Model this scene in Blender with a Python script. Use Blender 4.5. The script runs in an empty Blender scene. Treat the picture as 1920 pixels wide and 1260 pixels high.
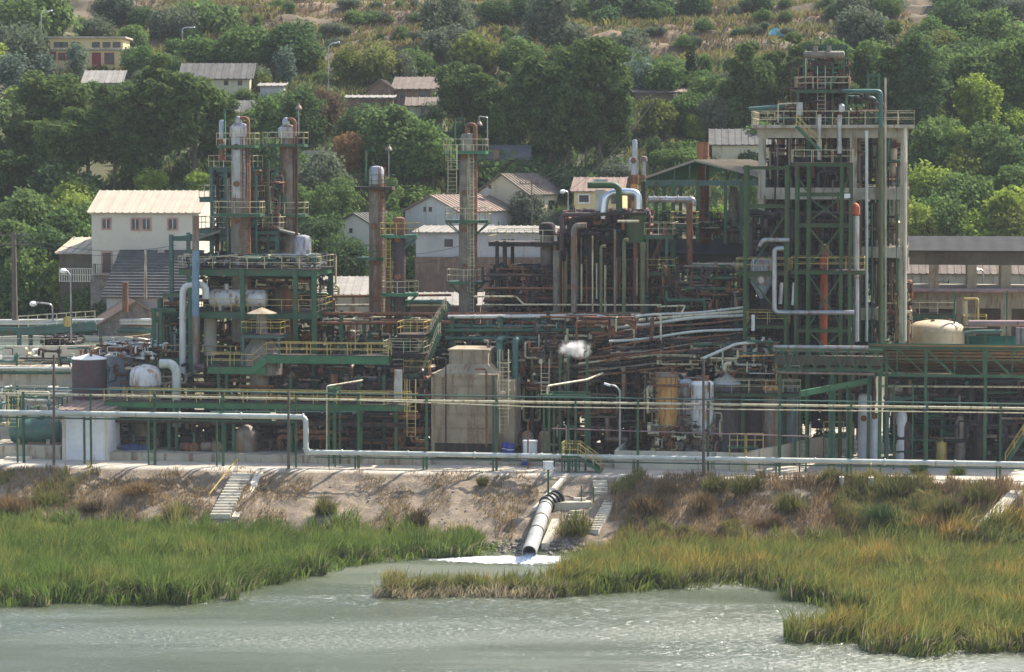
import bpy, math, random
import numpy as np
from mathutils import Vector, Matrix
R = math.radians
sc = bpy.context.scene
# ---------------------------------------------------------------- camera, sky, sun
FPX, HOR, CAMZ = 5060.0, 290.0, 32.0
TH = math.atan((630 - HOR) / FPX)
cd = bpy.data.cameras.new('camera'); cam = bpy.data.objects.new('camera', cd); sc.collection.objects.link(cam)
cd.sensor_width = 36; cd.lens = 36 * FPX / 1920; cd.clip_start = 1; cd.clip_end = 9000
cam.location = (0, 0, CAMZ); cam.rotation_euler = (R(90) - TH, 0, 0); sc.camera = cam
SAZ, SEL = R(48), R(50)
w = bpy.data.worlds.new('World'); sc.world = w; w.use_nodes = True
nt = w.node_tree; sky = nt.nodes.new('ShaderNodeTexSky'); sky.sky_type = 'NISHITA'; sky.sun_disc = False
sky.sun_elevation = SEL; sky.sun_rotation = SAZ; sky.dust_density = 2.0; sky.air_density = 1.0
nt.links.new(sky.outputs[0], nt.nodes['Background'].inputs[0]); nt.nodes['Background'].inputs[1].default_value = 0.145
sl = bpy.data.lights.new('sun', 'SUN'); so = bpy.data.objects.new('sun', sl); sc.collection.objects.link(so)
sl.energy = 4.6; sl.angle = R(0.5); sl.color = (1.0, 0.93, 0.82); so.location = (60, 200, 120)
sdir = Vector((math.sin(SAZ) * math.cos(SEL), math.cos(SAZ) * math.cos(SEL), math.sin(SEL)))
so.rotation_euler = sdir.to_track_quat('Z', 'Y').to_euler()
sc.view_settings.view_transform = 'Standard'; sc.view_settings.look = 'None'; sc.view_settings.exposure = 1.15; sc.view_settings.gamma = 1
sc.cycles.max_bounces = 5; sc.cycles.diffuse_bounces = 2; sc.cycles.glossy_bounces = 2; sc.cycles.transmission_bounces = 3
sc.cycles.volume_bounces = 2; sc.cycles.transparent_max_bounces = 6; sc.cycles.use_denoising = True
HAZE = 0.00009
# ---------------------------------------------------------------- pixel of the photograph -> place
G = 5.0
A8 = math.atan2(-13.0, 87.0)
U = Vector((math.cos(A8), math.sin(A8), 0)); N = Vector((-math.sin(A8), math.cos(A8), 0)); O = Vector((0, 229.5, 0)); UP = Vector((0, 0, 1))
def ray(px, py):
    u = (px - 960) / FPX; v = (630 - py) / FPX
    return Vector((u, v * math.sin(TH) + math.cos(TH), v * math.cos(TH) - math.sin(TH)))
C0 = Vector((0, 0, CAMZ))
def P(px, py, q):                       # on the plane q metres behind the riverside line
    d = ray(px, py); t = (q - (C0 - O).dot(N)) / d.dot(N); return C0 + d * t
def at(px, py, Y):
    d = ray(px, py); return C0 + d * (Y / d.y)
def onz(px, py, z):
    d = ray(px, py); return C0 + d * ((z - CAMZ) / d.z)
def fl(v, z=None): return Vector((v.x, v.y, G if z is None else z))
def F(s, q, z): return O + U * s + N * q + UP * z
def SQ(v): d = v - O; return d.dot(U), d.dot(N)
def proj(v):
    d = v - C0; f = d.y * math.cos(TH) - d.z * math.sin(TH); up = d.y * math.sin(TH) + d.z * math.cos(TH)
    return 960 + FPX * d.x / f, 630 - FPX * up / f
def vn(x, y, seed=0):                   # value noise
    x = np.asarray(x, float); y = np.asarray(y, float)
    xi = np.floor(x); yi = np.floor(y); xf = x - xi; yf = y - yi
    xf = xf * xf * (3 - 2 * xf); yf = yf * yf * (3 - 2 * yf)
    def h(a, b):
        t = np.sin(a * 127.1 + b * 311.7 + seed * 74.7) * 43758.5453; return t - np.floor(t)
    return (h(xi, yi) * (1 - xf) + h(xi + 1, yi) * xf) * (1 - yf) + (h(xi, yi + 1) * (1 - xf) + h(xi + 1, yi + 1) * xf) * yf
def gz(x, y):                           # height of the ground
    x = np.asarray(x, float); y = np.asarray(y, float)
    q = x * N.x + (y - O.y) * N.y
    z = np.interp(q, [-60, -18, -12.2, -7, -2.0, -1.2, 400], [-2.5, -1.6, -.1, 2.5, 4.9, 5.0, 5.0])
    bank = np.clip((q + 14) / 3, 0, 1) * np.clip((-1.5 - q) / 1.5, 0, 1)
    z = z + bank * ((vn(x * .35, y * .35, 1) - .5) * .8 + (vn(x * 1.6, y * 1.6, 2) - .5) * .4 + (vn(x * 2.9, y * 2.9, 12) - .5) * .2)
    hill = np.interp(y, [262, 270, 285, 300, 315, 330, 350, 370, 400, 450, 520, 620, 9000], [5, 9, 14.5, 20, 25.5, 31.5, 38, 43.7, 49, 58, 66, 70, 72])
    k = (y - 372) / 13.0 + (vn(x * .02, y * 0, 5) - .5) * 2; fr = k - np.floor(k)
    terr = (np.clip((fr - .80) / .12, 0, 1) - fr) * 2.0 * np.clip((y - 372) / 10, 0, 1) * np.clip((640 - y) / 60, 0, 1)
    hill = hill + terr + (vn(x * .06, y * .06, 3) - .5) * 2.2 * np.clip((y - 300) / 60, 0, 1) + (vn(x * .9, y * .9, 14) - .5) * .7 * np.clip((y - 340) / 30, 0, 1) + (vn(x * .4, y * .4, 4) - .5) * .5 * np.clip((y - 275) / 10, 0, 1)
    lt = 12.3 * (x < -38.5) * (q > 13.5) * (y < 300)
    return np.maximum(np.maximum(z, np.where(y > 262, hill, -9)), np.where(lt > 0, lt, -9))
def gy(px, py):                         # first place along the ray where it meets the hillside
    d = ray(px, py); ys = np.linspace(245, 620, 1500); xs = d.x / d.y * ys; zs = CAMZ + d.z / d.y * ys
    i = np.argmax(gz(xs, ys) >= zs); return Vector((xs[i], ys[i], float(gz(xs[i], ys[i]))))
# ---------------------------------------------------------------- materials
def base(name):
    m = bpy.data.materials.new(name); m.use_nodes = True; n = m.node_tree.nodes; l = m.node_tree.links
    return m, n, l, n['Principled BSDF']
def geo(n, l, scale=(1, 1, 1)):
    g = n.new('ShaderNodeNewGeometry'); mp = n.new('ShaderNodeMapping'); mp.inputs['Scale'].default_value = scale
    l.new(g.outputs['Position'], mp.inputs['Vector']); return mp.outputs[0]
def noise(n, l, vec, s, det=4, rough=.6):
    t = n.new('ShaderNodeTexNoise'); t.inputs['Scale'].default_value = s; t.inputs['Detail'].default_value = det; t.inputs['Roughness'].default_value = rough
    l.new(vec, t.inputs['Vector']); return t.outputs['Fac']
def ramp(n, l, fac, stops):
    r = n.new('ShaderNodeValToRGB'); e = r.color_ramp.elements
    while len(e) < len(stops): e.new(.5)
    for i, (p, c) in enumerate(stops): e[i].position = p; e[i].color = (*c, 1) if len(c) == 3 else (c[0],) * 3 + (1,)
    l.new(fac, r.inputs[0]); return r.outputs[0]
def mix(n, l, fac, a, b, mode='MIX'):
    x = n.new('ShaderNodeMix'); x.data_type = 'RGBA'; x.blend_type = mode
    for k, s in ((0, fac), (6, a), (7, b)):
        if hasattr(s, 'node'): l.new(s, x.inputs[k])
        else: x.inputs[k].default_value = s if k == 0 else (*s, 1)
    return x.outputs[2]
def bump(n, l, h, bs, st=.4, d=.05):
    b = n.new('ShaderNodeBump'); b.inputs['Strength'].default_value = st; b.inputs['Distance'].default_value = d
    l.new(h, b.inputs['Height']); l.new(b.outputs[0], bs.inputs['Normal'])
MT = {}
def paint(name, c, c2=None, rust=0.45, rc=(.16, .06, .025), rough=.55, metal=0, sc_=1.0, streak=True, bmp=.3):
    # rust: 0 none ... 1 covered ; weathered paint with vertical rust runs
    m, n, l, b = base(name); v = geo(n, l)
    c2 = c2 or tuple(x * .6 for x in c)
    big = noise(n, l, v, .9 * sc_, 5); col = mix(n, l, ramp(n, l, big, [(.35, (0,)), (.65, (1,))]), c2, c)
    if rust > 0:
        vs = geo(n, l, (2.2, 2.2, .35) if streak else (1, 1, 1)); r1 = noise(n, l, vs, 1.3 * sc_, 6, .65)
        f = ramp(n, l, r1, [(.62 - .3 * rust, (0,)), (.72 - .3 * rust, (.9,))]); 
        r2 = noise(n, l, v, 6, 3); rcc = mix(n, l, r2, tuple(x * .45 for x in rc), tuple(min(1, x * 1.5) for x in rc))
        col = mix(n, l, f, col, rcc)
    l.new(col, b.inputs['Base Color']); b.inputs['Roughness'].default_value = rough; b.inputs['Metallic'].default_value = metal
    bump(n, l, noise(n, l, v, 9, 4), b, bmp, .02); MT[name] = m; return m
paint('green', (.022, .105, .042), (.012, .058, .026), .28, (.10, .05, .025), .5)
paint('green_bright', (.036, .165, .065), (.02, .105, .042), .12, (.10, .06, .03), .5)
paint('moss_pipe', (.13, .145, .06), (.08, .095, .04), .4, (.16, .10, .04), .7)
paint('green_moss', (.03, .085, .016), (.016, .045, .010), .3, (.07, .04, .015), .6)
paint('teal', (.045, .13, .10), (.028, .085, .065), .22, (.12, .08, .05), .5)
paint('yellow', (.52, .39, .10), (.40, .29, .08), .25, (.2, .10, .04), .5)
paint('cream_rail', (.55, .50, .34), (.42, .36, .2), .3, (.2, .12, .06), .5)
paint('rust', (.17, .075, .04), (.07, .035, .022), .6, (.24, .09, .035), .8)
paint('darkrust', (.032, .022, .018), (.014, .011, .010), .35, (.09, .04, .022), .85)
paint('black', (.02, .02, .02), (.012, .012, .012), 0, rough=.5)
paint('silver', (.38, .38, .37), (.25, .25, .245), .3, (.22, .12, .06), .38, .55)
paint('silver_clean', (.62, .65, .68), (.48, .52, .56), 0, rough=.28, metal=.7)
paint('outlet_grey', (.34, .34, .325), (.24, .24, .23), .25, (.2, .17, .1), .6)
paint('zinc_streaked', (.25, .22, .175), (.13, .11, .09), .55, (.19, .10, .05), .6, .2)
paint('column_brown', (.25, .215, .155), (.13, .112, .085), .32, (.12, .08, .05), .75)
paint('purple_brown', (.085, .05, .052), (.05, .032, .034), .3, (.12, .045, .03), .7)
paint('white_pipe', (.60, .59, .53), (.50, .49, .43), .12, (.28, .2, .13), .45)
paint('pale_pipe', (.53, .54, .46), (.39, .41, .35), .1, (.2, .15, .1), .45)
paint('white', (.74, .73, .70), (.62, .61, .58), .1, (.4, .3, .2), .6)
paint('blue_duct', (.17, .27, .33), (.11, .18, .23), .15, (.12, .08, .06), .5)
paint('ochre', (.66, .36, .11), (.44, .20, .055), .38, (.14, .06, .025), .75)
paint('orange', (.50, .09, .022), (.34, .055, .016), .3, (.10, .03, .015), .7)
paint('tank_white', (.64, .63, .58), (.46, .45, .42), .42, (.28, .13, .05), .6)
paint('tank_dark', (.15, .13, .125), (.09, .08, .078), .35, (.12, .06, .03), .7)
paint('tank_blue', (.28, .31, .36), (.19, .22, .26), .25, (.2, .1, .05), .6)
paint('dome_cream', (.50, .40, .25), (.40, .31, .19), .15, (.3, .18, .08), .6)
paint('beige_vessel', (.46, .38, .25), (.36, .28, .17), .3, (.22, .13, .06), .6)
paint('furnace', (.36, .29, .19), (.25, .20, .135), .36, (.20, .13, .075), .85, sc_=.7)
paint('concrete', (.46, .41, .31), (.31, .27, .20), .28, (.20, .13, .07), .9, sc_=.6)
paint('concrete_pale', (.62, .55, .42), (.48, .43, .33), .15, (.2, .16, .12), .9, sc_=.5)
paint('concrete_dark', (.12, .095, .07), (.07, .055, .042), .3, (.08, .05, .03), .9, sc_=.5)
paint('cream_wall', (.62, .55, .42), (.54, .48, .37), .08, (.4, .33, .25), .9, sc_=.4)
paint('yellow_wall', (.70, .53, .25), (.62, .46, .22), .05, (.4, .3, .18), .9, sc_=.4)
paint('beige_wall', (.55, .47, .31), (.46, .39, .26), .15, (.3, .24, .15), .9, sc_=.4)
paint('white_wall', (.50, .48, .44), (.40, .385, .35), .15, (.35, .3, .25), .9, sc_=.4)
paint('brick_wall', (.22, .14, .095), (.15, .095, .065), .3, (.28, .2, .14), .9)
paint('stone_wall', (.26, .22, .18), (.13, .11, .09), .3, (.3, .26, .2), .95, sc_=2)
paint('red_paint', (.30, .03, .03), None, 0, rough=.6)
paint('pink_trim', (.50, .29, .22), None, 0, rough=.8)
paint('wood', (.13, .10, .075), (.08, .06, .045), 0, rough=.9)
paint('blue_drum', (.035, .05, .28), (.02, .03, .2), 0, rough=.5)
paint('pump_blue', (.05, .09, .20), (.03, .05, .12), .2, rough=.6)
paint('window_dark', (.03, .033, .04), None, 0, rough=.15)
paint('glass', (.25, .28, .3), None, 0, rough=.1)
paint('mauve_pipe', (.30, .19, .19), None, .1, rough=.6)
def roofmat(name, c, c2, period, axis='X', tile=False, br=.5):
    m, n, l, b = base(name)
    tc = n.new('ShaderNodeUVMap'); 
    wv = n.new('ShaderNodeTexWave'); wv.bands_direction = 'X'; wv.inputs['Scale'].default_value = 1 / period * .16; wv.inputs['Distortion'].default_value = .3
    l.new(tc.outputs[0], wv.inputs['Vector']); v = geo(n, l); nz = noise(n, l, v, .8, 5)
    col = mix(n, l, ramp(n, l, nz, [(.3, (0,)), (.7, (1,))]), c2, c)
    if tile:
        nn = noise(n, l, v, 4.5, 2); col = mix(n, l, ramp(n, l, nn, [(.4, (0,)), (.6, (br,))]), col, tuple(x * .5 for x in c))
    l.new(col, b.inputs['Base Color']); b.inputs['Roughness'].default_value = .9; b.inputs['Specular IOR Level'].default_value = .08
    bump(n, l, wv.outputs['Fac'], b, .6, period * .12); MT[name] = m
roofmat('roof_fibre', (.45, .385, .295), (.38, .325, .25), .8)
roofmat('roof_grey', (.155, .15, .135), (.10, .095, .09), .9, tile=True)
roofmat('roof_tile', (.22, .18, .145), (.15, .12, .10), .6, tile=True)
roofmat('roof_pink', (.30, .22, .175), (.23, .175, .14), .6, tile=True, br=.25)
roofmat('roof_pale', (.28, .26, .225), (.21, .195, .17), 1.0)
roofmat('roof_green', (.04, .16, .09), (.03, .11, .07), .35)
roofmat('roof_under', (.48, .35, .21), (.30, .22, .14), .7)
roofmat('roof_slate', (.045, .044, .043), (.03, .03, .029), .8)
def leafmat(name, c, c2, tip=None, trans=.35, mul=1.0):
    m = bpy.data.materials.new(name); m.use_nodes = True; n = m.node_tree.nodes; l = m.node_tree.links; n.remove(n['Principled BSDF'])
    g = n.new('ShaderNodeNewGeometry'); oi = n.new('ShaderNodeObjectInfo')
    col = mix(n, l, g.outputs['Random Per Island'], c, c2)
    v = geo(n, l); nz = noise(n, l, v, .55, 3)
    col = mix(n, l, ramp(n, l, nz, [(.35, (.72,)), (.65, (1.25,))]), (0, 0, 0), col, 'MIX') if False else mix(n, l, 1.0, col, ramp(n, l, nz, [(.3, (.5,)), (.7, (1.0,))]), 'MULTIPLY')
    rr = ramp(n, l, oi.outputs['Random'], [(0, (.78, .84, .8)), (.5, (1, 1, .92)), (1, (.92, .9, 1))]); col = mix(n, l, 1.0, col, rr, 'MULTIPLY')
    if tip:
        vt = noise(n, l, v, .28, 3); sp = n.new('ShaderNodeSeparateXYZ'); l.new(g.outputs['Position'], sp.inputs[0])
        ht = n.new('ShaderNodeMapRange'); ht.inputs['From Min'].default_value = tip[1]; ht.inputs['From Max'].default_value = tip[2]; l.new(sp.outputs[2], ht.inputs[0])
        mm = n.new('ShaderNodeMath'); mm.operation = 'MULTIPLY'; l.new(ramp(n, l, vt, [(.47, (0,)), (.66, (1,))]), mm.inputs[0]); l.new(ht.outputs[0], mm.inputs[1])
        col = mix(n, l, mm.outputs[0], col, tip[0])
    d = n.new('ShaderNodeBsdfDiffuse'); t = n.new('ShaderNodeBsdfTranslucent'); x = n.new('ShaderNodeMixShader'); x.inputs[0].default_value = trans
    l.new(col, d.inputs[0]); l.new(col, t.inputs[0]); l.new(d.outputs[0], x.inputs[1]); l.new(t.outputs[0], x.inputs[2]); l.new(x.outputs[0], n['Material Output'].inputs[0]); MT[name] = m
leafmat('leaf_pine', (.08, .13, .045), (.18, .24, .08))
leafmat('leaf_broad', (.12, .195, .06), (.215, .31, .10))
leafmat('leaf_dark', (.08, .14, .055), (.15, .225, .09))
leafmat('leaf_light', (.26, .36, .06), (.42, .50, .11))
leafmat('leaf_olive', (.13,.165,.10), (.22,.25,.165))
leafmat('leaf_poplar', (.10, .17, .09), (.26, .32, .24))
leafmat('leaf_cypress', (.02, .045, .022), (.035, .065, .03))
leafmat('leaf_orange', (.36, .19, .08), (.42, .26, .12))
leafmat('leaf_brown', (.13, .11, .06), (.20, .13, .08))
leafmat('leaf_yellowish', (.18, .22, .05), (.28, .30, .09))
leafmat('reed_leaf', (.12, .20, .035), (.26, .33, .09), ((.36, .30, .09), 1.0, 2.6), .4)
leafmat('reed_leaf_gold', (.13, .19, .04), (.30, .31, .09), ((.42, .26, .07), .6, 2.3), .4)
leafmat('straw', (.42, .33, .21), (.62, .52, .36), None, .3)
leafmat('drygrass', (.30, .20, .105), (.46, .33, .18), None, .3)
leafmat('scrub', (.19, .21, .06), (.36, .32, .12), None, .3)
leafmat('scrub_brown', (.25, .17, .09), (.42, .27, .14), None, .3)
leafmat('hill_straw', (.17, .115, .065), (.31, .215, .125), None, .3)
leafmat('greengrass', (.09, .15, .035), (.19, .22, .07), None, .35)
# ---------------------------------------------------------------- mesh building
WL = {}
def link(o): sc.collection.objects.link(o); return o
def T(name, label, cat, loc, group=None):
    o = bpy.data.objects.new(name, None); link(o); o.empty_display_size = .5; o.location = loc; WL[o.name] = Vector(loc)
    o['label'] = label; o['category'] = cat
    if group: o['group'] = group
    return o
def tag(o, label, cat, group=None, kind=None):
    o['label'] = label; o['category'] = cat
    if group: o['group'] = group
    if kind: o['kind'] = kind
    return o
class B:
    def __init__(s): s.v = []; s.f = []
    def add(s, vs, fs):
        k = len(s.v); s.v += [tuple(v) for v in vs]; s.f += [tuple(i + k for i in f) for f in fs]; return s
    def hexa(s, c): return s.add(c, [(0, 3, 2, 1), (4, 5, 6, 7), (0, 1, 5, 4), (1, 2, 6, 5), (2, 3, 7, 6), (3, 0, 4, 7)])
    def fb(s, s0, s1, q0, q1, z0, z1): return s.hexa([F(a, b, z) for z in (z0, z1) for a, b in ((s0, q0), (s1, q0), (s1, q1), (s0, q1))])
    def pb(s, x0, x1, y0, y1, q, dq):   # a box whose face is seen at those pixels
        a = P(x0, y1, q); c = P(x1, y0, q); e = P((x0 + x1) / 2, y1, q).z; t = P((x0 + x1) / 2, y0, q).z
        return s.fb(SQ(a)[0], SQ(c)[0], q, q + dq, e, t)
    def bar(s, a, b, w, h=None):
        h = h or w; a = Vector(a); b = Vector(b); d = b - a
        if d.length < 1e-4: return s
        d.normalize(); r = d.cross(UP) if abs(d.z) < .95 else U.copy(); r.normalize(); t = r.cross(d); t.normalize(); r *= w / 2; t *= h / 2
        return s.hexa([a - r - t, a + r - t, a + r + t, a - r + t, b - r - t, b + r - t, b + r + t, b - r + t])
    def ib(s, a, b, w, h):              # I-section
        s.bar(a, b, w * .12, h); a = Vector(a); b = Vector(b); d = (b - a).normalized()
        r = d.cross(UP) if abs(d.z) < .95 else U.copy(); r.normalize(); t = r.cross(d).normalized()
        for k in (-1, 1):
            o = t * (k * (h / 2 - h * .04)); s.bar(a + o, b + o, w, h * .09)
        return s
    def cyl(s, a, b, r, r2=None, n=12, caps=True):
        r2 = r if r2 is None else r2; a = Vector(a); b = Vector(b); d = (b - a).normalized(); x = d.orthogonal().normalized(); y = d.cross(x)
        vs = [p + (x * math.cos(2 * math.pi * i / n) + y * math.sin(2 * math.pi * i / n)) * rr for p, rr in ((a, r), (b, r2)) for i in range(n)]
        fs = [(i, (i + 1) % n, n + (i + 1) % n, n + i) for i in range(n)]
        if caps: fs += [tuple(range(n - 1, -1, -1)), tuple(range(n, 2 * n))]
        return s.add(vs, fs)
    def lathe(s, c, prof, n=28, ax=None):
        c = Vector(c); ax = (ax or UP).normalized(); x = ax.orthogonal().normalized(); y = ax.cross(x); m = len(prof)
        vs = [c + ax * z + (x * math.cos(2 * math.pi * i / n) + y * math.sin(2 * math.pi * i / n)) * max(r, .001) for r, z in prof for i in range(n)]
        fs = [(k * n + i, k * n + (i + 1) % n, (k + 1) * n + (i + 1) % n, (k + 1) * n + i) for k in range(m - 1) for i in range(n)]
        fs += [tuple(range(n - 1, -1, -1)), tuple((m - 1) * n + i for i in range(n))]
        return s.add(vs, fs)
    def pipe(s, pts, r, n=8, bend=None, flange=0):
        pts = [Vector(p) for p in pts]; bend = bend or r * 2.2; path = [pts[0]]
        for i in range(1, len(pts) - 1):
            p = pts[i]; a = pts[i - 1] - p; b = pts[i + 1] - p; la, lb = a.length, b.length
            if la < 1e-4 or lb < 1e-4: continue
            a /= la; b /= lb; k = min(bend, la * .45, lb * .45)
            if a.dot(b) < -.995: path.append(p); continue
            for t in (0, .25, .5, .75, 1): path.append((p + a * k) * (1 - t) ** 2 + p * 2 * t * (1 - t) + (p + b * k) * t * t)
        path.append(pts[-1]); x = None; vs = []
        for i, p in enumerate(path):
            d = (path[min(i + 1, len(path) - 1)] - path[max(i - 1, 0)]).normalized()
            x = d.orthogonal().normalized() if x is None else (x - d * x.dot(d)).normalized(); y = d.cross(x)
            vs += [p + (x * math.cos(2 * math.pi * j / n) + y * math.sin(2 * math.pi * j / n)) * r for j in range(n)]
        m = len(path); fs = [(k * n + i, k * n + (i + 1) % n, (k + 1) * n + (i + 1) % n, (k + 1) * n + i) for k in range(m - 1) for i in range(n)]
        fs += [tuple(range(n - 1, -1, -1)), tuple((m - 1) * n + i for i in range(n))]
        s.add(vs, fs)
        if flange:
            for a, b in zip(pts, pts[1:]):
                L = (b - a).length; d = (b - a).normalized(); k = flange * .5
                while k < L: s.cyl(a + d * (k - .05), a + d * (k + .05), r * 1.35, n=n); k += flange
        return s
    def rail(s, pts, h=1.1, step=1.6, r=.03, mid=True):
        pts = [Vector(p) for p in pts]; k = UP * h
        for a, b in zip(pts, pts[1:]):
            s.bar(a + k, b + k, r * 1.8); 
            if mid: s.bar(a + k * .52, b + k * .52, r * 1.5)
            m = max(1, round((b - a).length / step))
            for i in range(m + 1): p = a.lerp(b, i / m); s.bar(p, p + k, r * 1.7)
        return s
    def ladder(s, a, b, w=.45, cage=True, side=None, step=.35, out=None):
        a = Vector(a); b = Vector(b); x = (side or U) * (w / 2); o = (out or -N)
        for k in (-1, 1): s.bar(a + x * k, b + x * k + UP * .9, .06)
        L = (b - a).length; m = int(L / step)
        for i in range(m): p = a.lerp(b, i / m); s.bar(p - x, p + x, .035)
        if cage and L > 3:
            for i in range(int((L - 2.2) / .8) + 1):
                p = a + (b - a).normalized() * (2.2 + i * .8); c = [p + x * 1.6 * math.cos(t) + o * (.7 * math.sin(t)) for t in (0, .6, 1.57, 2.54, 3.14)]
                for u, v_ in zip(c, c[1:]): s.bar(u, v_, .04)
            for t in (.6, 1.57, 2.54):
                o2 = x * 1.6 * math.cos(t) + o * (.7 * math.sin(t)); s.bar(a + UP * 2.2 + o2, b + UP * .9 + o2, .04)
        return s
    def build(s, name, mt, parent=None, smooth=False, label=None):
        me = bpy.data.meshes.new(name); v = np.array(s.v, float) if s.v else np.zeros((0, 3))
        if parent is None:
            lo, hi = v.min(0), v.max(0); loc = Vector(((lo[0] + hi[0]) / 2, (lo[1] + hi[1]) / 2, lo[2]))
        else: loc = WL[parent.name]
        v = v - np.array(loc)
        me.from_pydata(v.tolist(), [], s.f); me.materials.append(MT[mt] if isinstance(mt, str) else mt); me.update()
        if smooth:
            me.polygons.foreach_set('use_smooth', [len(f) <= 4 for f in s.f])
            try: me.set_sharp_from_angle(angle=R(40))
            except Exception: pass
        o = bpy.data.objects.new(name, me); link(o)
        if parent is None: o.location = loc
        else: o.parent = parent
        WL[o.name] = loc
        if label: o['label'] = label
        return o
def npmesh(name, V, nper, faces, mt, parent=None, loc=None):
    """many small equal pieces: V (k, nper, 3), faces of one piece"""
    k = len(V); me = bpy.data.meshes.new(name); V = V.reshape(-1, 3)
    loc = Vector((0, 0, 0)) if loc is None else loc; V = V - np.array(loc)
    me.vertices.add(len(V)); me.vertices.foreach_set('co', V.ravel())
    fl_ = [i for f in faces for i in f]; ll = len(fl_); base_ = (np.arange(k) * nper)[:, None] + np.array(fl_)[None, :]
    me.loops.add(k * ll); me.loops.foreach_set('vertex_index', base_.ravel().astype(np.int32))
    tot = np.tile([len(f) for f in faces], k); st = np.concatenate([[0], np.cumsum(tot)[:-1]])
    me.polygons.add(len(tot)); me.polygons.foreach_set('loop_start', st.astype(np.int32)); me.polygons.foreach_set('loop_total', tot.astype(np.int32))
    me.update(calc_edges=True); me.materials.append(MT[mt])
    o = bpy.data.objects.new(name, me); link(o); o.location = loc; WL[o.name] = loc
    if parent is not None: o.parent = parent; o.location = (0, 0, 0); WL[o.name] = WL[parent.name]
    return o
ORD = 'first second third fourth fifth sixth seventh eighth ninth tenth eleventh twelfth thirteenth fourteenth fifteenth sixteenth seventeenth eighteenth nineteenth twentieth'.split()
def ordn(i): return ORD[i] if i < 20 else 'twenty-' + ORD[i - 20]
# ---------------------------------------------------------------- ground, water
def gridmesh(name, xs, ys, mt, zf):
    X, Y = np.meshgrid(xs, ys); Z = zf(X, Y); nx, ny = len(xs), len(ys)
    me = bpy.data.meshes.new(name); v = np.stack([X, Y, Z], -1).reshape(-1, 3)
    i = np.arange((ny - 1) * nx).reshape(ny - 1, nx)[:, :-1].ravel(); f = np.stack([i, i + 1, i + nx + 1, i + nx], -1)
    me.vertices.add(len(v)); me.vertices.foreach_set('co', v.ravel()); me.loops.add(f.size); me.loops.foreach_set('vertex_index', f.ravel().astype(np.int32))
    me.polygons.add(len(f)); me.polygons.foreach_set('loop_start', (np.arange(len(f)) * 4).astype(np.int32)); me.polygons.foreach_set('loop_total', np.full(len(f), 4, np.int32))
    me.update(calc_edges=True); me.polygons.foreach_set('use_smooth', np.ones(len(f), bool)); me.materials.append(mt)
    return link(bpy.data.objects.new(name, me))
# reed beds: outlines of their footprint at the water line
BED_L = [(-90, 1150), (0, 1132), (60, 1130), (130, 1122), (230, 1128), (330, 1126), (410, 1122), (470, 1100), (520, 1086), (600, 1072), (640, 1058), (700, 1050), (800, 1042), (915, 1036), (918, 1030), (840, 1022), (700, 1018), (560, 1018), (420, 1014), (200, 1008), (-90, 1000)]
BED_I = [(704, 1112), (760, 1116), (850, 1112), (960, 1114), (1040, 1116), (1070, 1104), (1040, 1098), (960, 1104), (850, 1103), (730, 1104)]
BED_R = [(1020, 1114), (1090, 1110), (1150, 1104), (1210, 1096), (1300, 1098), (1360, 1092), (1430, 1097), (1480, 1118), (1560, 1136), (1610, 1150), (1680, 1160), (1600, 1172), (1520, 1182), (1462, 1197), (1560, 1200), (1622, 1196), (1645, 1216), (1700, 1226), (1790, 1217), (1900, 1216), (2030, 1220), (2030, 1030), (1800, 1034), (1500, 1036), (1300, 1034), (1180, 1042), (1120, 1052), (1080, 1068), (1040, 1084)]
def wpoly(b): return np.array([[onz(x, y, .1).x, onz(x, y, .1).y] for x, y in b])
def inside(poly, x, y):
    r = np.zeros(np.shape(x), bool); n = len(poly)
    for i in range(n):
        x1, y1 = poly[i]; x2, y2 = poly[i - 1]
        if y1 == y2: continue
        c = ((y1 > y) != (y2 > y)) & (x < (x2 - x1) * (y - y1) / (y2 - y1) + x1); r ^= c
    return r
WLb, WI, WR = wpoly(BED_L), wpoly(BED_I), wpoly(BED_R)
def gz2(x, y):
    z = gz(x, y); m = inside(WLb, x, y) | inside(WI, x, y) | inside(WR, x, y)
    return np.where(m, np.maximum(z, .06), z)
m, n, l, b = base('ground'); v = geo(n, l); MT['ground'] = m
n1 = noise(n, l, v, .18, 6); n2 = noise(n, l, v, 1.1, 6, .7); n3 = noise(n, l, v, 5, 4, .7)
bankc = mix(n, l, ramp(n, l, n2, [(.38, (0,)), (.62, (1,))]), (.14, .108, .068), (.28, .222, .15))
bankc = mix(n, l, ramp(n, l, n3, [(.45, (0,)), (.6, (.75,))]), bankc, (.17, .12, .085))
hv = geo(n, l, (.35, 1, 1)); h1 = noise(n, l, hv, .10, 5, .6); h2 = noise(n, l, hv, .7, 5, .65)
hillc = mix(n, l, ramp(n, l, h1, [(.42, (0,)), (.58, (1,))]), (.10, .07, .045), (.24, .155, .10))
hillc = mix(n, l, ramp(n, l, h2, [(.4, (0,)), (.66, (.8,))]), hillc, (.09, .085, .04))
sp = n.new('ShaderNodeSeparateXYZ'); g_ = n.new('ShaderNodeNewGeometry'); l.new(g_.outputs['Position'], sp.inputs[0])
mr = n.new('ShaderNodeMapRange'); mr.inputs['From Min'].default_value = 262; mr.inputs['From Max'].default_value = 270; l.new(sp.outputs[1], mr.inputs[0])
mh = n.new('ShaderNodeMapRange'); mh.inputs['From Min'].default_value = 378; mh.inputs['From Max'].default_value = 362; l.new(sp.outputs[1], mh.inputs[0]); mh2 = n.new('ShaderNodeMath'); mh2.operation = 'MULTIPLY'; mh2.inputs[1].default_value = .8; l.new(mh.outputs[0], mh2.inputs[0]); hillc = mix(n, l, mh2.outputs[0], hillc, (.075, .085, .035))
flatc = mix(n, l, ramp(n, l, n2, [(.35, (0,)), (.65, (1,))]), (.36, .31, .24), (.52, .46, .37))
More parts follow.
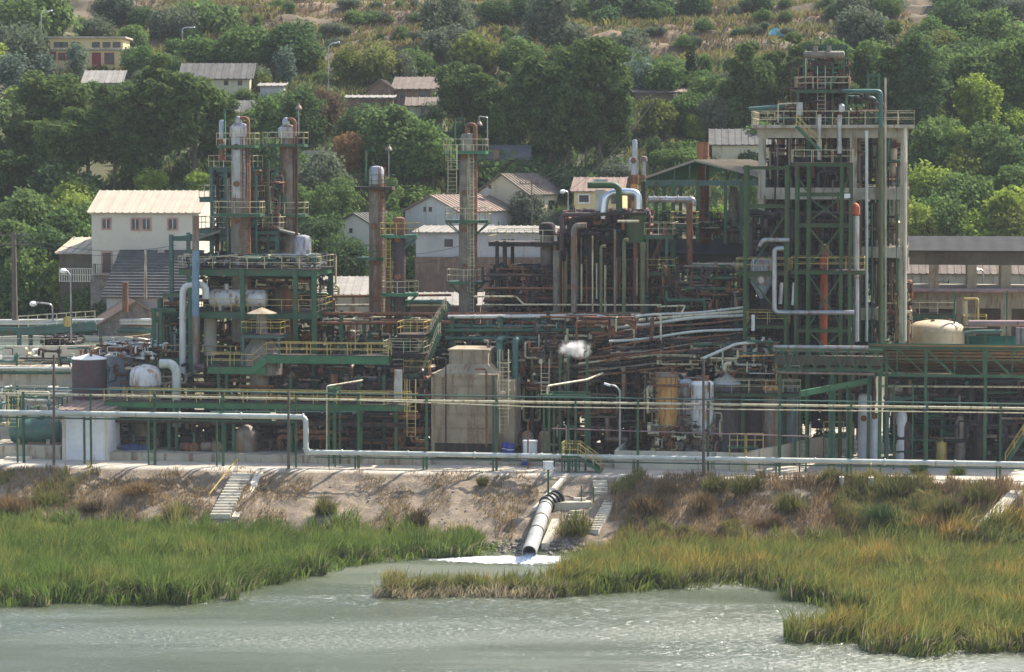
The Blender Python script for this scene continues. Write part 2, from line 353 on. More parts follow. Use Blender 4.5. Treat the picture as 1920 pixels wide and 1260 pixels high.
mz = n.new('ShaderNodeMapRange'); mz.inputs['From Min'].default_value = 4.75; mz.inputs['From Max'].default_value = 4.95; l.new(sp.outputs[2], mz.inputs[0])
c_ = mix(n, l, mz.outputs[0], bankc, flatc); c_ = mix(n, l, mr.outputs[0], c_, hillc)
mw = n.new('ShaderNodeMapRange'); mw.inputs['From Min'].default_value = .9; mw.inputs['From Max'].default_value = .15; l.new(sp.outputs[2], mw.inputs[0])
c_ = mix(n, l, mw.outputs[0], c_, (.07, .06, .035))
l.new(c_, b.inputs['Base Color']); b.inputs['Roughness'].default_value = .95; bump(n, l, n3, b, .9, .12)
xs = np.concatenate([np.linspace(-2500, -90, 18), np.linspace(-84, 84, 420), np.linspace(90, 2500, 18)])
ys = np.concatenate([np.arange(150, 206, 1.5), np.arange(206, 245, .3), np.arange(245, 640, 1.0), [650, 700, 800, 1000, 1500, 2500, 4000]])
tag(gridmesh('terrain', xs, ys, MT['ground'], gz2), 'earth bank, works yard and terraced hillside', 'ground', kind='structure')
m, n, l, b = base('water'); MT['water'] = m
big = noise(n, l, geo(n, l, (.22, 1, 1)), .06, 4, .6); w2 = noise(n, l, geo(n, l, (.5, 1, 1)), 5.5, 4, .7)
l.new(mix(n, l, big, (.05, .064, .032), (.075, .086, .048)), b.inputs['Base Color']); b.inputs['IOR'].default_value = 1.42; b.inputs['Specular IOR Level'].default_value = 1.0
l.new(ramp(n, l, big, [(.42, (.09,)), (.58, (.42,))]), b.inputs['Roughness']); bump(n, l, w2, b, 1.0, .10)
def wz(x, y):
    A = np.clip((vn(x * .05 + 3, y * .16, 41) * .7 + vn(x * .12, y * .5, 43) * .3 - .33) * 4.5, .05, 1.6) * np.clip((214 - y) / 20, .25, 1); z = 0
    r2 = np.random.RandomState(4)
    for i in range(16):
        k = 2 * math.pi / r2.uniform(.22, .8); a = math.pi / 2 + r2.normal(0, .55); z = z + np.sin(k * (x * math.cos(a) + y * math.sin(a)) + r2.uniform(0, 6) + 2.5 * vn(x * .4, y * .4, 50 + i)) * (.16 / k)
    z = z * .5 + (vn(x * 3.4, y * 5.5, 42) - .5) * .05
    A = A * (1 - .85 * np.exp(-((x + 20) / 16) ** 2 - ((y - 169) / 5.5) ** 2))
    return z * A * .62 * (np.abs(x) < 60) * (y > 140) * (y < 219) - .012
wx = np.concatenate([np.linspace(-2500, -80, 12), np.linspace(-47, 47, 620), np.linspace(80, 2500, 12)]); wy = np.concatenate([np.linspace(-600, 140, 8), np.arange(160, 222, .1)])
tag(gridmesh('water', wx, wy, m, wz), 'murky green rippled water of the reservoir', 'water', kind='structure')
# near shore under and behind the viewer
me = bpy.data.meshes.new('near_shore'); me.from_pydata([(-2500, -900, 29), (2500, -900, 29), (2500, -10, 28), (-2500, -10, 28), (-2500, 60, -2), (2500, 60, -2)], [], [(0, 1, 2, 3), (3, 2, 5, 4)]); me.materials.append(MT['ground'])
tag(link(bpy.data.objects.new('near_shore', me)), 'near bank of the reservoir', 'ground', kind='structure')
# ---------------------------------------------------------------- houses
def onpl(px, py, P0, n_): d = ray(px, py); return C0 + d * ((P0 - C0).dot(n_) / d.dot(n_))
def roofobj(name, quads, mt, parent, th=.12, rows=False, ribs=True):
    vs, fs, uv = [], [], []; extra = B()
    if ribs:
        for q in quads:
            q = [Vector(p) for p in q]; nn = (q[1] - q[0]).cross(q[3] - q[0]).normalized() * .03; nn = nn if nn.z > 0 else -nn
            L0, L1 = ((q[3] - q[0]).length, 0) if rows else ((q[1] - q[0]).length, 0); m_ = min(60, max(2, int(L0 / (.55 if rows else .75))))
            for i in range(m_ + 1):
                f = (i + .02) / (m_ + .04)
                if rows: extra.bar(q[0].lerp(q[3], f) + nn, q[1].lerp(q[2], f) + nn, .2, .13)
                else: extra.bar(q[0].lerp(q[1], f) + nn, q[3].lerp(q[2], f) + nn, .16, .07)
    for q in quads:                     # eave0, eave1, ridge1, ridge0
        q = [Vector(p) for p in q]; nn = (q[1] - q[0]).cross(q[3] - q[0]).normalized(); nn = nn if nn.z > 0 else -nn; k = len(vs)
        vs += q + [p - nn * th for p in q]; ex = (q[1] - q[0]).normalized()
        fs += [(k, k + 1, k + 2, k + 3), (k + 7, k + 6, k + 5, k + 4), (k, k + 4, k + 5, k + 1), (k + 1, k + 5, k + 6, k + 2), (k + 2, k + 6, k + 7, k + 3), (k + 3, k + 7, k + 4, k)]
        uv += [((p - q[0]).dot(ex), (p - q[0]).length) for p in q] * 2
    k = len(vs); vs += [Vector(v) for v in extra.v]; fs += [tuple(i + k for i in f) for f in extra.f]; uv += [(0, 0)] * len(extra.v)
    loc = WL[parent.name]; me = bpy.data.meshes.new(name); me.from_pydata([tuple(v - loc) for v in vs], [], fs); L = me.uv_layers.new(name='UVMap')
    for lp in me.loops: L.data[lp.index].uv = uv[lp.vertex_index]
    me.materials.append(MT[mt]); o = bpy.data.objects.new(name, me); link(o); o.parent = parent; WL[o.name] = loc; return o
def house(label, x0, x1, ye, yb, Y, depth, rise, ridge, wall, roof, wins=(), yaw=0, over=.35, group=None, cat='house', name='house', trim=None, rows=False):
    e = Vector((math.cos(R(yaw)), math.sin(R(yaw)), 0)); f = Vector((-e.y, e.x, 0)); p0 = at((x0 + x1) / 2, yb, Y)
    a = onpl(x0, yb, p0, f); c = onpl(x1, yb, p0, f); zt = onpl((x0 + x1) / 2, ye, p0, f).z; z0 = min(a.z - 1, c.z - 1, float(gz(a.x, a.y)) - .4, float(gz(c.x, c.y)) - .4); a.z = c.z = z0
    w_ = (c - a).length; t = T(name, label, cat, a.lerp(c, .5), group); W_ = B(); hh = zt - z0
    def L(u, v, z): return a + e * u + f * v + UP * z
    g = depth if ridge == 'x' else w_
    vs = [L(0, 0, 0), L(w_, 0, 0), L(w_, depth, 0), L(0, depth, 0), L(0, 0, hh), L(w_, 0, hh), L(w_, depth, hh), L(0, depth, hh)]
    o = over; s_ = rise / (g / 2); hz = hh + .05
    if ridge == 'x':
        vs += [L(0, depth / 2, hh + rise), L(w_, depth / 2, hh + rise)]
        W_.add(vs, [(0, 1, 5, 4), (1, 2, 6, 9, 5), (2, 3, 7, 6), (3, 0, 4, 8, 7), (4, 5, 9, 8), (6, 7, 8, 9)])
        rq = [(L(-o, -o, hz - s_ * o), L(w_ + o, -o, hz - s_ * o), L(w_ + o, depth / 2, hz + rise), L(-o, depth / 2, hz + rise)), (L(w_ + o, depth + o, hz - s_ * o), L(-o, depth + o, hz - s_ * o), L(-o, depth / 2, hz + rise), L(w_ + o, depth / 2, hz + rise))]
    elif ridge == 'y':
        vs += [L(w_ / 2, 0, hh + rise), L(w_ / 2, depth, hh + rise)]
        W_.add(vs, [(0, 1, 5, 8, 4), (1, 2, 6, 5), (2, 3, 7, 9, 6), (3, 0, 4, 7), (5, 6, 9, 8), (7, 4, 8, 9)])
        rq = [(L(-o, depth + o, hz - s_ * o), L(-o, -o, hz - s_ * o), L(w_ / 2, -o, hz + rise), L(w_ / 2, depth + o, hz + rise)), (L(w_ + o, -o, hz - s_ * o), L(w_ + o, depth + o, hz - s_ * o), L(w_ / 2, depth + o, hz + rise), L(w_ / 2, -o, hz + rise))]
    else:                               # single slope rising to the back
        W_.add(vs[:4] + [L(0, 0, hh), L(w_, 0, hh), L(w_, depth, hh + rise), L(0, depth, hh + rise)], [(0, 1, 5, 4), (1, 2, 6, 5), (2, 3, 7, 6), (3, 0, 4, 7), (4, 5, 6, 7)])
        k = rise / depth * o; rq = [(L(-o, -o, hz - k), L(w_ + o, -o, hz - k), L(w_ + o, depth + o, hz + rise + k), L(-o, depth + o, hz + rise + k))]
    W_.build('wall', wall, t); roofobj('roof', rq, roof, t, rows=rows)
    for wd in wins:
        wx0, wx1, wy0, wy1, kind = wd[:5]; A = onpl(wx0, wy1, p0, f); Z = onpl(wx1, wy0, p0, f); ua, ub = (A - a).dot(e), (Z - a).dot(e); za, zb = A.z - z0, Z.z - z0
        def bx(bb, u0, u1, v0, v1, za_, zb_): return bb.hexa([L(u, v, z) for z in (za_, zb_) for u, v in ((u0, v0), (u1, v0), (u1, v1), (u0, v1))])
        tw = .16; pn = bx(B(), ua, ub, -.02, .05, za, zb).build('door' if kind == 'door' else 'window', 'red_paint' if kind == 'door' and trim != 'pink' else ('wood' if kind == 'door' else 'window_dark'), t)
        if trim or kind == 'frame':
            fm = 'pink_trim' if trim == 'pink' else 'red_paint' if trim == 'red' else 'white'; q = B()
            bx(q, ua - tw, ua, -.07, .04, za - tw, zb + tw); bx(q, ub, ub + tw, -.07, .04, za - tw, zb + tw); bx(q, ua, ub, -.07, .04, zb, zb + tw); bx(q, ua, ub, -.07, .04, za - tw, za); q.build('frame', fm, pn)
            if trim == 'pink' and kind != 'door': bx(B(), (ua + ub) / 2 - .03, (ua + ub) / 2 + .03, -.045, -.021, za, zb).build('mullion', 'white', pn)
    return t, L, w_, hh, a
# big cream house
t, L, w_, hh, a = house('big cream two-storey house with pink-framed windows and a pale sheet roof', 173, 372, 397, 545, 282, 10, 2.1, 'x', 'cream_wall', 'roof_fibre',
    [(193, 206, 411, 428, 'w'), (248, 260, 411, 430, 'w'), (268, 281, 411, 430, 'w'), (317, 331, 411, 429, 'w'), (193, 208, 474, 511, 'door'), (238, 260, 474, 490, 'w'), (280, 293, 474, 481, 'w'), (318, 331, 474, 481, 'w')], yaw=-6, trim='pink')
q = B().hexa([L(u, v_, z) for z in (.2, at(180, 516, 282).z - a.z) for u, v_ in ((-.12, -.25), (w_ * .62, -.25), (w_ * .62, .01), (-.12, .01))]).build('stone_base', 'stone_wall', t)
k0 = (at(180, 513, 282).z - a.z); q = B().hexa([L(u, v_, z) for z in (k0 - .12, k0) for u, v_ in ((.4, -1.1), (2.7, -1.1), (2.7, .01), (.4, .01))]); bl = q.build('balcony', 'concrete', t)
B().rail([L(.4, 0, k0), L(.4, -1.1, k0), L(2.7, -1.1, k0), L(2.7, 0, k0)], 1.0, .25, .018, False).build('railing', 'black', bl)
B().cyl(at(303, 475, 281.2), at(303, 475, 281.2) + Vector((0, -.3, 0)), .42, n=16).build('air_conditioner', 'silver', t)
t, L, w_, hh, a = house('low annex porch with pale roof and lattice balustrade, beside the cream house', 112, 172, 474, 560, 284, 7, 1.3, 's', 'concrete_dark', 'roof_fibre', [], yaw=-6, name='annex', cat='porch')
q = B()
for i in range(16): q.hexa([L(u, v_, z) for z in (hh - 3.0, hh - 1.7) for u, v_ in ((.25 * i, -.2), (.25 * i + .12, -.2), (.25 * i + .12, -.08), (.25 * i, -.08))])
for z in (hh - 3.05, hh - 2.35, hh - 1.7): q.hexa([L(u, v_, zz) for zz in (z, z + .1) for u, v_ in ((0, -.22), (3.6, -.22), (3.6, -.1), (0, -.1))])
q.build('balustrade', 'concrete_pale', t)
house('grey ribbed shed roof in front of the cream house', 200, 345, 553, 590, 274, 7, 3.9, 's', 'white_wall', 'roof_grey', [], yaw=-6, name='shed', cat='shed', over=.5, rows=True)
house('small stone gable building with pink tiled roof, below the ribbed shed', 186, 322, 606, 640, 269, 5, 2.2, 'y', 'stone_wall', 'roof_pink', [], yaw=16, name='storehouse', cat='storehouse')
q = B().cyl(at(235, 585, 268), at(235, 529, 268), .3, n=12); tag(q.build('chimney_pipe', 'rust'), 'short rust-brown chimney pipe between the shed and the stone gable', 'chimney')
# yellow house up the hill
t, L, w_, hh, a = house('pale yellow house with dark red door and a flat upper storey', 92, 234, 93, 133, 372, 9, .6, 's', 'yellow_wall', 'roof_pale',
    [(96, 103, 99, 110, 'w'), (111, 118, 101, 111, 'w'), (122, 128, 101, 111, 'w'), (175, 187, 101, 129, 'door'), (198, 212, 101, 119, 'w')], trim='red')
q = B().hexa([L(u, v_, z) for z in (hh, hh + 1.6) for u, v_ in ((-.1, 1.5), (w_ - .4, 1.5), (w_ - .4, 8), (-.1, 8))]).build('upper_storey', 'yellow_wall', t)
q = B().hexa([L(u, v_, z) for z in (hh + 1.6, hh + 1.85) for u, v_ in ((-.4, 1), (w_, 1), (w_, 8.4), (-.4, 8.4))]).build('flat_roof', 'concrete', t)
for x in (94, 106, 127, 166, 186, 205):
    A = at(x, 89, 370.4); k = (A - a).x; B().hexa([L(u, v_, z) for z in (hh + .35, hh + 1.1) for u, v_ in ((k, 1.44), (k + 1.1, 1.44), (k + 1.1, 1.55), (k, 1.55))]).build('window', 'window_dark', t)
house('long white house with a ribbed grey roof, upper left of the slope', 342, 468, 145, 175, 352, 8, 1.9, 'x', 'beige_wall', 'roof_grey', [(420, 428, 151, 160, 'w'), (446, 454, 151, 160, 'w')], over=.5)
house('small ribbed-roof house just below the yellow house', 158, 226, 154, 172, 360, 7, 1.6, 'x', 'concrete', 'roof_pale', [])
house('white lean-to beside the small ribbed-roof house', 236, 262, 167, 180, 358, 5, .5, 's', 'white_wall', 'roof_pink', [], name='outbuilding', cat='outbuilding')
house('white house with a barred window half hidden by dark pines', 222, 266, 212, 262, 338, 8, 1.6, 'x', 'white_wall', 'roof_grey', [(249, 260, 226, 240, 'frame')])
house('small grey-roofed house behind the tall left columns', 433, 484, 212, 235, 336, 8, 1.6, 'x', 'concrete', 'roof_grey', [])
house('tiny white-roofed shack among bushes', 488, 530, 161, 174, 350, 4, .4, 's', 'white_wall', 'roof_pale', [], name='shack', cat='shack')
t, *_ = house('brown brick house with a grey tiled gable roof', 738, 815, 166, 205, 350, 11, 1.6, 'x', 'brick_wall', 'roof_tile', [(750, 758, 172, 184, 'w'), (784, 806, 172, 186, 'w')], yaw=-4)
house('brick gable wing of the brown brick house', 690, 738, 167, 205, 349.5, 6, 1.2, 'y', 'brick_wall', 'roof_tile', [], yaw=-4, name='wing', cat='house wing')
house('flat white awning roof in front of the brick gable', 652, 736, 183, 196, 343, 3, .3, 's', 'brick_wall', 'roof_pale', [], name='awning', cat='awning')
house('low house with pale roof below the brick house', 765, 830, 197, 222, 340, 6, 1.0, 'x', 'concrete', 'roof_tile', [(790, 797, 202, 212, 'w')])
house('grey tiled hipped house behind the tall middle column', 893, 990, 298, 330, 322, 8, 1.6, 'x', 'brick_wall', 'roof_grey', [])
tag(B().cyl(at(930, 300, 321), at(930, 281, 321), .35, n=8).build('chimney', 'brick_wall'), 'brick chimney on the grey tiled hipped house', 'chimney')
t, L, w_, hh, a = house('beige gable house with grey roof, satellite dish and air conditioner', 893, 990, 362, 410, 312, 17, 2.2, 'y', 'beige_wall', 'roof_tile', [(906, 911, 347, 354, 'w'), (916, 921, 347, 354, 'w')], yaw=-28)
for k in range(4):
    o_ = 2 + k * 3.2; B().hexa([L(w_ + u, v_, z) for z in (hh - 2.4, hh - .9) for u, v_ in ((-.02, o_), (.04, o_), (.04, o_ + 1.4), (-.02, o_ + 1.4))]).build('window', 'window_dark', t)
B().cyl(at(911, 360, 310), at(911, 360, 310) + Vector((0, -.5, 0)), .45, n=16).build('air_conditioner', 'silver', t)
t, L, w_, hh, a = house('pinkish tile-roofed white house beside the tall middle column', 760, 860, 395, 440, 303, 16, 1.7, 'y', 'white_wall', 'roof_pink', [(794, 799, 388, 397, 'w'), (804, 810, 388, 397, 'w')], yaw=-32)
house('flat white-roofed garage above the pinkish house', 732, 826, 368, 400, 316, 6, .5, 's', 'concrete', 'roof_pale', [(745, 775, 376, 392, 'w')], name='garage', cat='garage')
house('low gable house left of the second column', 628, 700, 422, 450, 300, 9, 1.3, 'y', 'cream_wall', 'roof_grey', [(655, 661, 428, 437, 'w')], yaw=-20)
t, L, w_, hh, a = house('bright yellow small house with red tile roof', 1076, 1165, 357, 405, 305, 7, 1.4, 'x', 'yellow_wall', 'roof_pink', [(1086, 1104, 366, 379, 'frame'), (1146, 1158, 362, 382, 'w')], yaw=-8)
t, L, w_, hh, a = house('long white-walled works hall behind the middle columns', 780, 1062, 436, 482, 282, 9, .4, 's', 'white_wall', 'roof_pale', [], yaw=-6, name='hall', cat='hall')
B().hexa([L(u, v_, z) for z in (.1, at(920, 482, 282).z - a.z) for u, v_ in ((-.1, -.3), (w_ + .1, -.3), (w_ + .1, .01), (-.1, .01))]).build('lower_wall', 'brick_wall', t)
for k in (3, 5.5, 9, 12.5): B().hexa([L(u, v_, z) for z in (hh - 1.5, hh - .7) for u, v_ in ((k, -.03), (k + .9, -.03), (k + .9, .05), (k, .05))]).build('window', 'window_dark', t)
house('pale low shed roof at the foot of the slope between the left columns', 590, 700, 552, 575, 272, 9, 1.3, 's', 'concrete', 'roof_pale', [], name='shed', cat='shed')
house('low wide grey-beige roof behind the two brown columns', 770, 900, 572, 590, 266, 7, .8, 's', 'concrete_dark', 'roof_pale', [], name='shed', cat='shed')
house('grey-roofed house seen behind the concrete tower', 1335, 1500, 270, 315, 325, 10, 1.8, 'x', 'beige_wall', 'roof_grey', [], yaw=-4)
house('long pink roof peeping over green bushes mid slope', 1190, 1345, 172, 182, 352, 6, .6, 'x', 'brick_wall', 'roof_pink', [])
house('pale roof just behind the right side of the tower top', 1600, 1730, 230, 250, 340, 9, 1.6, 'x', 'white_wall', 'roof_grey', [])
house('ribbed grey roof at the far right edge of the slope', 1878, 1990, 222, 250, 348, 9, 1.6, 'x', 'beige_wall', 'roof_grey', [])
tag(B().cyl(at(1873, 240, 345), at(1873, 206, 345), .3, n=8).build('chimney', 'brick_wall'), 'thin brick chimney by the far right roof', 'chimney')
# pale road and its railing, retaining walls
q = B().hexa([at(1196, 262, 350), at(1314, 268, 346), at(1314, 285, 342), at(1196, 283, 345), at(1196, 261, 350.4), at(1314, 267, 346.4), at(1314, 284, 342.4), at(1196, 282, 345.4)])
tag(q.build('road', 'concrete_pale'), 'pale road on the slope', 'road', kind='structure')
q = B().rail([at(1196, 285, 343), at(1316, 287, 341)], 1.2, 2, .05); tag(q.build('roadside_railing', 'concrete'), 'grey roadside railing above the open canopy', 'railing')
q = B().hexa([at(1196, 318, 342), at(1270, 318, 341), at(1270, 318, 343), at(1196, 318, 344), at(1196, 287, 342), at(1270, 287, 341), at(1270, 287, 343), at(1196, 287, 344)]); tag(q.build('retaining_wall', 'concrete'), 'grey retaining wall under the pale road', 'wall')
q = B().hexa([at(562, 300, 326), at(622, 300, 326), at(622, 300, 327), at(562, 300, 327), at(562, 282, 326), at(622, 282, 326), at(622, 282, 327), at(562, 282, 327)]); tag(q.build('retaining_wall', 'concrete'), 'short grey wall with a railing left of the orange tree', 'wall')
q = B().fb(-70, -38.5, 13.2, 13.7, 4, 12.4); tag(q.build('retaining_wall', 'concrete'), 'pale concrete wall under the settling tank terrace', 'wall')
def lamp(label, x, yb, yt, Y, dx, globe=False):
    p = at(x, yb, Y); s_ = Y / FPX; h = (yb - yt) * s_; t = T('street_lamp', label, 'street lamp', p); e = U * (dx * s_)
    B().pipe([p, p + UP * h * .93, p + UP * h + e * .5, p + UP * h * 1.01 + e], .09, 6, .8).build('pole', 'silver', t)
    q = B().lathe(p + UP * h * 1.01 + e - UP * .15, [(.05, -.22), (.3, -.1), (.34, .1), (.2, .26), (.02, .3)], 12) if globe else B().bar(p + UP * h + e * .9, p + UP * h * 1.03 + e * 1.5, .35, .16)
    q.build('lamp_head', 'white', t, smooth=globe)
lamp('street lamp above the yellow house', 78, 80, 22, 378, 14); lamp('hillside street lamp right of the long white house', 342, 75, 52, 378, 16)
lamp('tall street lamp on the slope left of the brick house', 616, 170, 82, 352, 14); lamp('globe lamp in front of the annex porch', 134, 640, 507, 250, -14, True)
lamp('low globe lamp curving over the settling tank bridge', 99, 605, 568, 250, -38, True); lamp('globe lamp between the beige house and yellow house', 1065, 400, 358, 300, -10, True)
lamp('small globe lamp seen through the arcade opening', 1843, 540, 505, 275, -12, True)
def upole(label, x, yb, yt, Y, r=.13, arms=0, mt='wood'):
    p = at(x, yb, Y); h = (yb - yt) * Y / FPX; t = T('utility_pole', label, 'utility pole', p); B().cyl(p, p + UP * h, r, r * .7, n=8).build('pole', mt, t)
    q = B()
    for k in range(arms):
        z = p + UP * (h - .3 - k * .9); q.bar(z - U * 1.4, z + U * 1.4, .12)
        for i in range(5): q.cyl(z + U * (-1.3 + .65 * i), z + U * (-1.3 + .65 * i) + UP * .35, .06, n=6)
    if arms: q.build('crossarm', 'wood', t)
upole('twin timber pole carrying a wide crossarm platform', 28, 600, 435, 262, .3, 2); upole('grey concrete utility pole below the pink roof', 1266, 250, 176, 342, .3, 0, 'concrete')
upole('leaning thin pole beside the tall pines', 1228, 300, 180, 335, .12, 1); upole('thin dark pole in front of the beige house', 997, 420, 340, 305, .09, 1); upole('pale pole standing before the ribbed shed', 273, 560, 468, 255, .14, 0, 'concrete')
upole('slim pole behind the pale road', 1196, 330, 240, 338, .1, 1)
def wire(a, b, sag=.6, r=.02):
    a, b = Vector(a), Vector(b); q = B(); pr = a
    for i in range(1, 9): t_ = i / 8; p = a.lerp(b, t_) - UP * sag * 4 * t_ * (1 - t_); q.bar(pr, p, r * 2); pr = p
    return q
for k, (x0, y0, Y0, x1, y1, Y1) in enumerate([(1228, 182, 335, 997, 342, 305), (1228, 186, 335, 1066, 358, 300), (1196, 240, 338, 997, 344, 305), (28, 440, 262, 330, 460, 255), (28, 446, 262, 273, 470, 255), (600, 455, 258, 860, 462, 260), (600, 470, 258, 860, 480, 260)]):
    tag(wire(at(x0, y0, Y0), at(x1, y1, Y1), 1.0).build('power_line', 'black'), 'thin sagging overhead wire strung between poles', 'wire', 'overhead wires')
# ---------------------------------------------------------------- the works
random.seed(7)
def mpp(p): return p.y / FPX
def frame(label, cols, q0, q1, yt, levels, mt='green', w=.3, yb=None, rail='yellow', brace=(), name='steel_frame', cat='steel structure', beamh=.35, group=None, dq=None):
    ref = P(cols[0], yt, q0); sv = [SQ(P(c, yt, q0))[0] for c in cols]; zt = P(sum(cols) / len(cols), yt, q0).z
    zb = G - .1 if yb is None else P(cols[0], yb, q0).z
    t = T(name, label, cat, F((sv[0] + sv[-1]) / 2, (q0 + q1) / 2, zb), group)
    qs = [q0, q1]
    for s in sv:
        for q in qs: B().ib(F(s, q, zb), F(s, q, zt), w, w).build('post', mt, t)
    for lv in levels:
        y, x0, x1 = lv[:3]; rl = lv[3] if len(lv) > 3 else rail; z = P((x0 + x1) / 2, y, q0).z; s0 = SQ(P(x0, y, q0))[0]; s1 = SQ(P(x1, y, q0))[0]
        b_ = B()
        for q in qs: b_.ib(F(s0, q - .003, z - beamh / 2), F(s1, q - .003, z - beamh / 2), .2, beamh)
        for s in sorted(set([s0 + .1, s1 - .1] + [s for s in sv if s0 < s < s1])): b_.ib(F(s, q0 + .1, z - beamh / 2 - .01), F(s, q1 - .1, z - beamh / 2 - .01), .18, beamh * .8)
        b_.build('beam', mt, t)
        if rl != 'open':
            B().fb(s0 - .05, s1 + .05, q0 - .15, q1 + .15, z + .003, z + .06).build('deck', 'darkrust' if rl else mt, t)
            if rl: B().rail([F(s0, q0 - .1, z + .06), F(s1, q0 - .1, z + .06), F(s1, q1 + .1, z + .06), F(s0, q1 + .1, z + .06), F(s0, q0 - .1, z + .06)]).build('railing', rl, t)
    for (xa, ya, xb, yb_) in brace: B().bar(P(xa, ya, q0 + .02), P(xb, yb_, q0 + .02), w * .5).build('brace', mt, t)
    return t
def column(label, x, rp, yt, yb, q, segs, plats=(), lad=None, cap=None, name='distillation_column', n=28):
    c = P(x, yt, q); r = rp * mpp(c); s0 = SQ(c)[0]; zt = c.z; zb = G if yb is None else P(x, yb, q).z
    t = T(name, label, 'column', F(s0, q, zb)); y0 = zb
    zz = [zt] + [P(x, s_[0], q).z if s_[0] else zb for s_ in segs]
    for i, (y, mt, k) in enumerate(segs):
        z1 = zz[i]; z0 = P(x, y, q).z if y else zb; rr = r * k; pr = [(rr, 0)]; h = z1 - z0; m = max(1, int(h / 2.6))
        for j in range(1, m): a = h * j / m; pr += [(rr, a - .05), (rr * 1.04, a - .04), (rr * 1.04, a + .04), (rr, a + .05)]
        pr += [(rr, h)] + ([(rr * .8, h + rr * .35), (rr * .3, h + rr * .5)] if i == 0 else [])
        B().lathe(F(s0, q, z0), pr, n).build('shell', mt, t, True)
    for j in range(int((zt - zb) / 3.4)):
        z = zt - 1.8 - j * 3.4; B().cyl(F(s0 - r * .15, q - r * .8, z), F(s0 - r * .15, q - r - .22, z), .27, n=12).build('manhole', 'rust', t)
    for (y, x0, x1, dm, rm) in plats:
        z = P(x, y, q).z; a = SQ(P(x0, y, q))[0]; b_ = SQ(P(x1, y, q))[0]; d = max(1.3, (b_ - a) * .42)
        pts = [(a, -d * .5), (a + d * .4, -d), (b_ - d * .4, -d), (b_, -d * .5), (b_, d * .5), (b_ - d * .4, d), (a + d * .4, d), (a, d * .5)]
        pl = B().add([F(s, q + v, z + k) for k in (-.28, 0) for s, v in pts], [tuple(range(7, -1, -1)), tuple(range(8, 16))] + [(i, (i + 1) % 8, 8 + (i + 1) % 8, 8 + i) for i in range(8)]).build('platform', dm, t)
        loop = [F(s, q + v, z) for s, v in pts]; B().rail(loop + loop[:1], 1.1, 1.2).build('railing', rm, pl)
        bb = B()
        for s in (a + .1, b_ - .1):
            sg = 1 if s > s0 else -1
            for v in (-d * .45, d * .45): bb.bar(F(s, q + v, z - .3), F(s0 + sg * r * .8, q + v * .5, z - .3 - abs(s - s0 - sg * r)), .1)
        bb.build('bracket', dm, pl)
    if lad:
        dx, y1, y2, mt = lad; s = s0 + dx * mpp(c); B().ladder(F(s, q - r * .7 - .2, P(x, y2, q).z), F(s, q - r * .7 - .2, P(x, y1, q).z)).build('ladder', mt, t)
    if cap == 'goose': B().pipe([F(s0, q, zt), F(s0, q, zt + 1.1), F(s0 + r * 1.05, q, zt + 1.1), F(s0 + r * 1.05, q, zb + 1)], .2, 10, .6).build('overhead_pipe', 'rust', t, True)
    if cap == 'cap':
        B().lathe(F(s0, q, zt - .9), [(r * 1.18, 0), (r * 1.18, .85), (r * .9, 1.0)], n).build('hood', 'silver', t, True)
        B().pipe([F(s0 - .1, q, zt), F(s0 - .1, q, zt + .8), F(s0 + r * 1.15, q - .2, zt + .8), F(s0 + r * 1.15, q - .2, zb + 2)], .17, 10, .35).build('overhead_pipe', 'rust', t, True); B().lathe(F(s0 - .1, q, zt + .1), [(.3, 0), (.36, .5), (.25, .8), (.05, .9)], 14).build('vent_cap', 'silver', t, True)
    return t
def tank(label, x0, x1, yt, yb, q, mt, roof='cone', rmt=None, rise=.5, name='storage_tank', dents=True):
    c = P((x0 + x1) / 2, yt, q); r = (x1 - x0) / 2 * mpp(c); s0 = SQ(c)[0]; zb = G if yb is None else P((x0 + x1) / 2, yb, q).z; h = c.z - zb
    t = T(name, label, 'tank', F(s0, q, zb)); pr = [(r, 0)]; m = max(2, int(h / 1.5))
    for j in range(1, m): a = h * j / m; pr += [(r, a - .03), (r * 1.012, a - .02), (r * 1.012, a + .02), (r, a + .03)]
    B().lathe(F(s0, q, zb), pr + [(r, h)], 36).build('shell', mt, t, True)
    pr = [(r * 1.02, -.05), (r * 1.02, .03)] + ([(0.02, rise)] if roof == 'cone' else [(r * .93, rise * .5), (r * .72, rise * .8), (r * .4, rise * .97), (.02, rise)])
    B().lathe(F(s0, q, c.z), pr, 36).build('roof', rmt or mt, t, roof != 'cone')
    for k in range(3): ang = k * 2.1 + x0; p = F(s0 + math.cos(ang) * r * .5, q + math.sin(ang) * r * .4, c.z + rise * .45); B().cyl(p, p + UP * .55, .13, n=8).cyl(p + UP * .5, p + UP * .6, .2, n=8).build('nozzle', 'rust', t)
    return t
def drum(label, x0, x1, y0, y1, q, mt, name='pressure_vessel', endm=None, sad=True):
    a = P(x0, (y0 + y1) / 2, q); b = P(x1, (y0 + y1) / 2, q); b.z = a.z; r = (y1 - y0) / 2 * mpp(a); L = (b - a).length
    t = T(name, label, 'tank', a.lerp(b, .5) - UP * r); ax = b - a; k = r * .45
    B().lathe(a, [(.02, 0), (r * .6, k * .2), (r * .9, k * .6), (r, k), (r, L * .5), (r * 1.02, L * .5 + .01), (r * 1.02, L * .5 + .12), (r, L * .5 + .13), (r, L - k), (r * .9, L - k * .6), (r * .6, L - k * .2), (.02, L)], 28, ax).build('shell', mt, t, True)
    q_ = B(); e = ax.normalized()
    for f in (.3, .62): q_.cyl(a + e * L * f + UP * r * .9, a + e * L * f + UP * (r + .5), .22, n=10)
    q_.build('nozzle', mt, t)
    if sad:
        for f in (.22, .78): p = a + e * L * f; B().hexa([p + e * i + N * j - UP * z for z in (r * 1.35, r * .5) for i, j in ((-.15, -r * .8), (.15, -r * .8), (.15, r * .8), (-.15, r * .8))]).build('saddle', 'concrete', t)
    return t
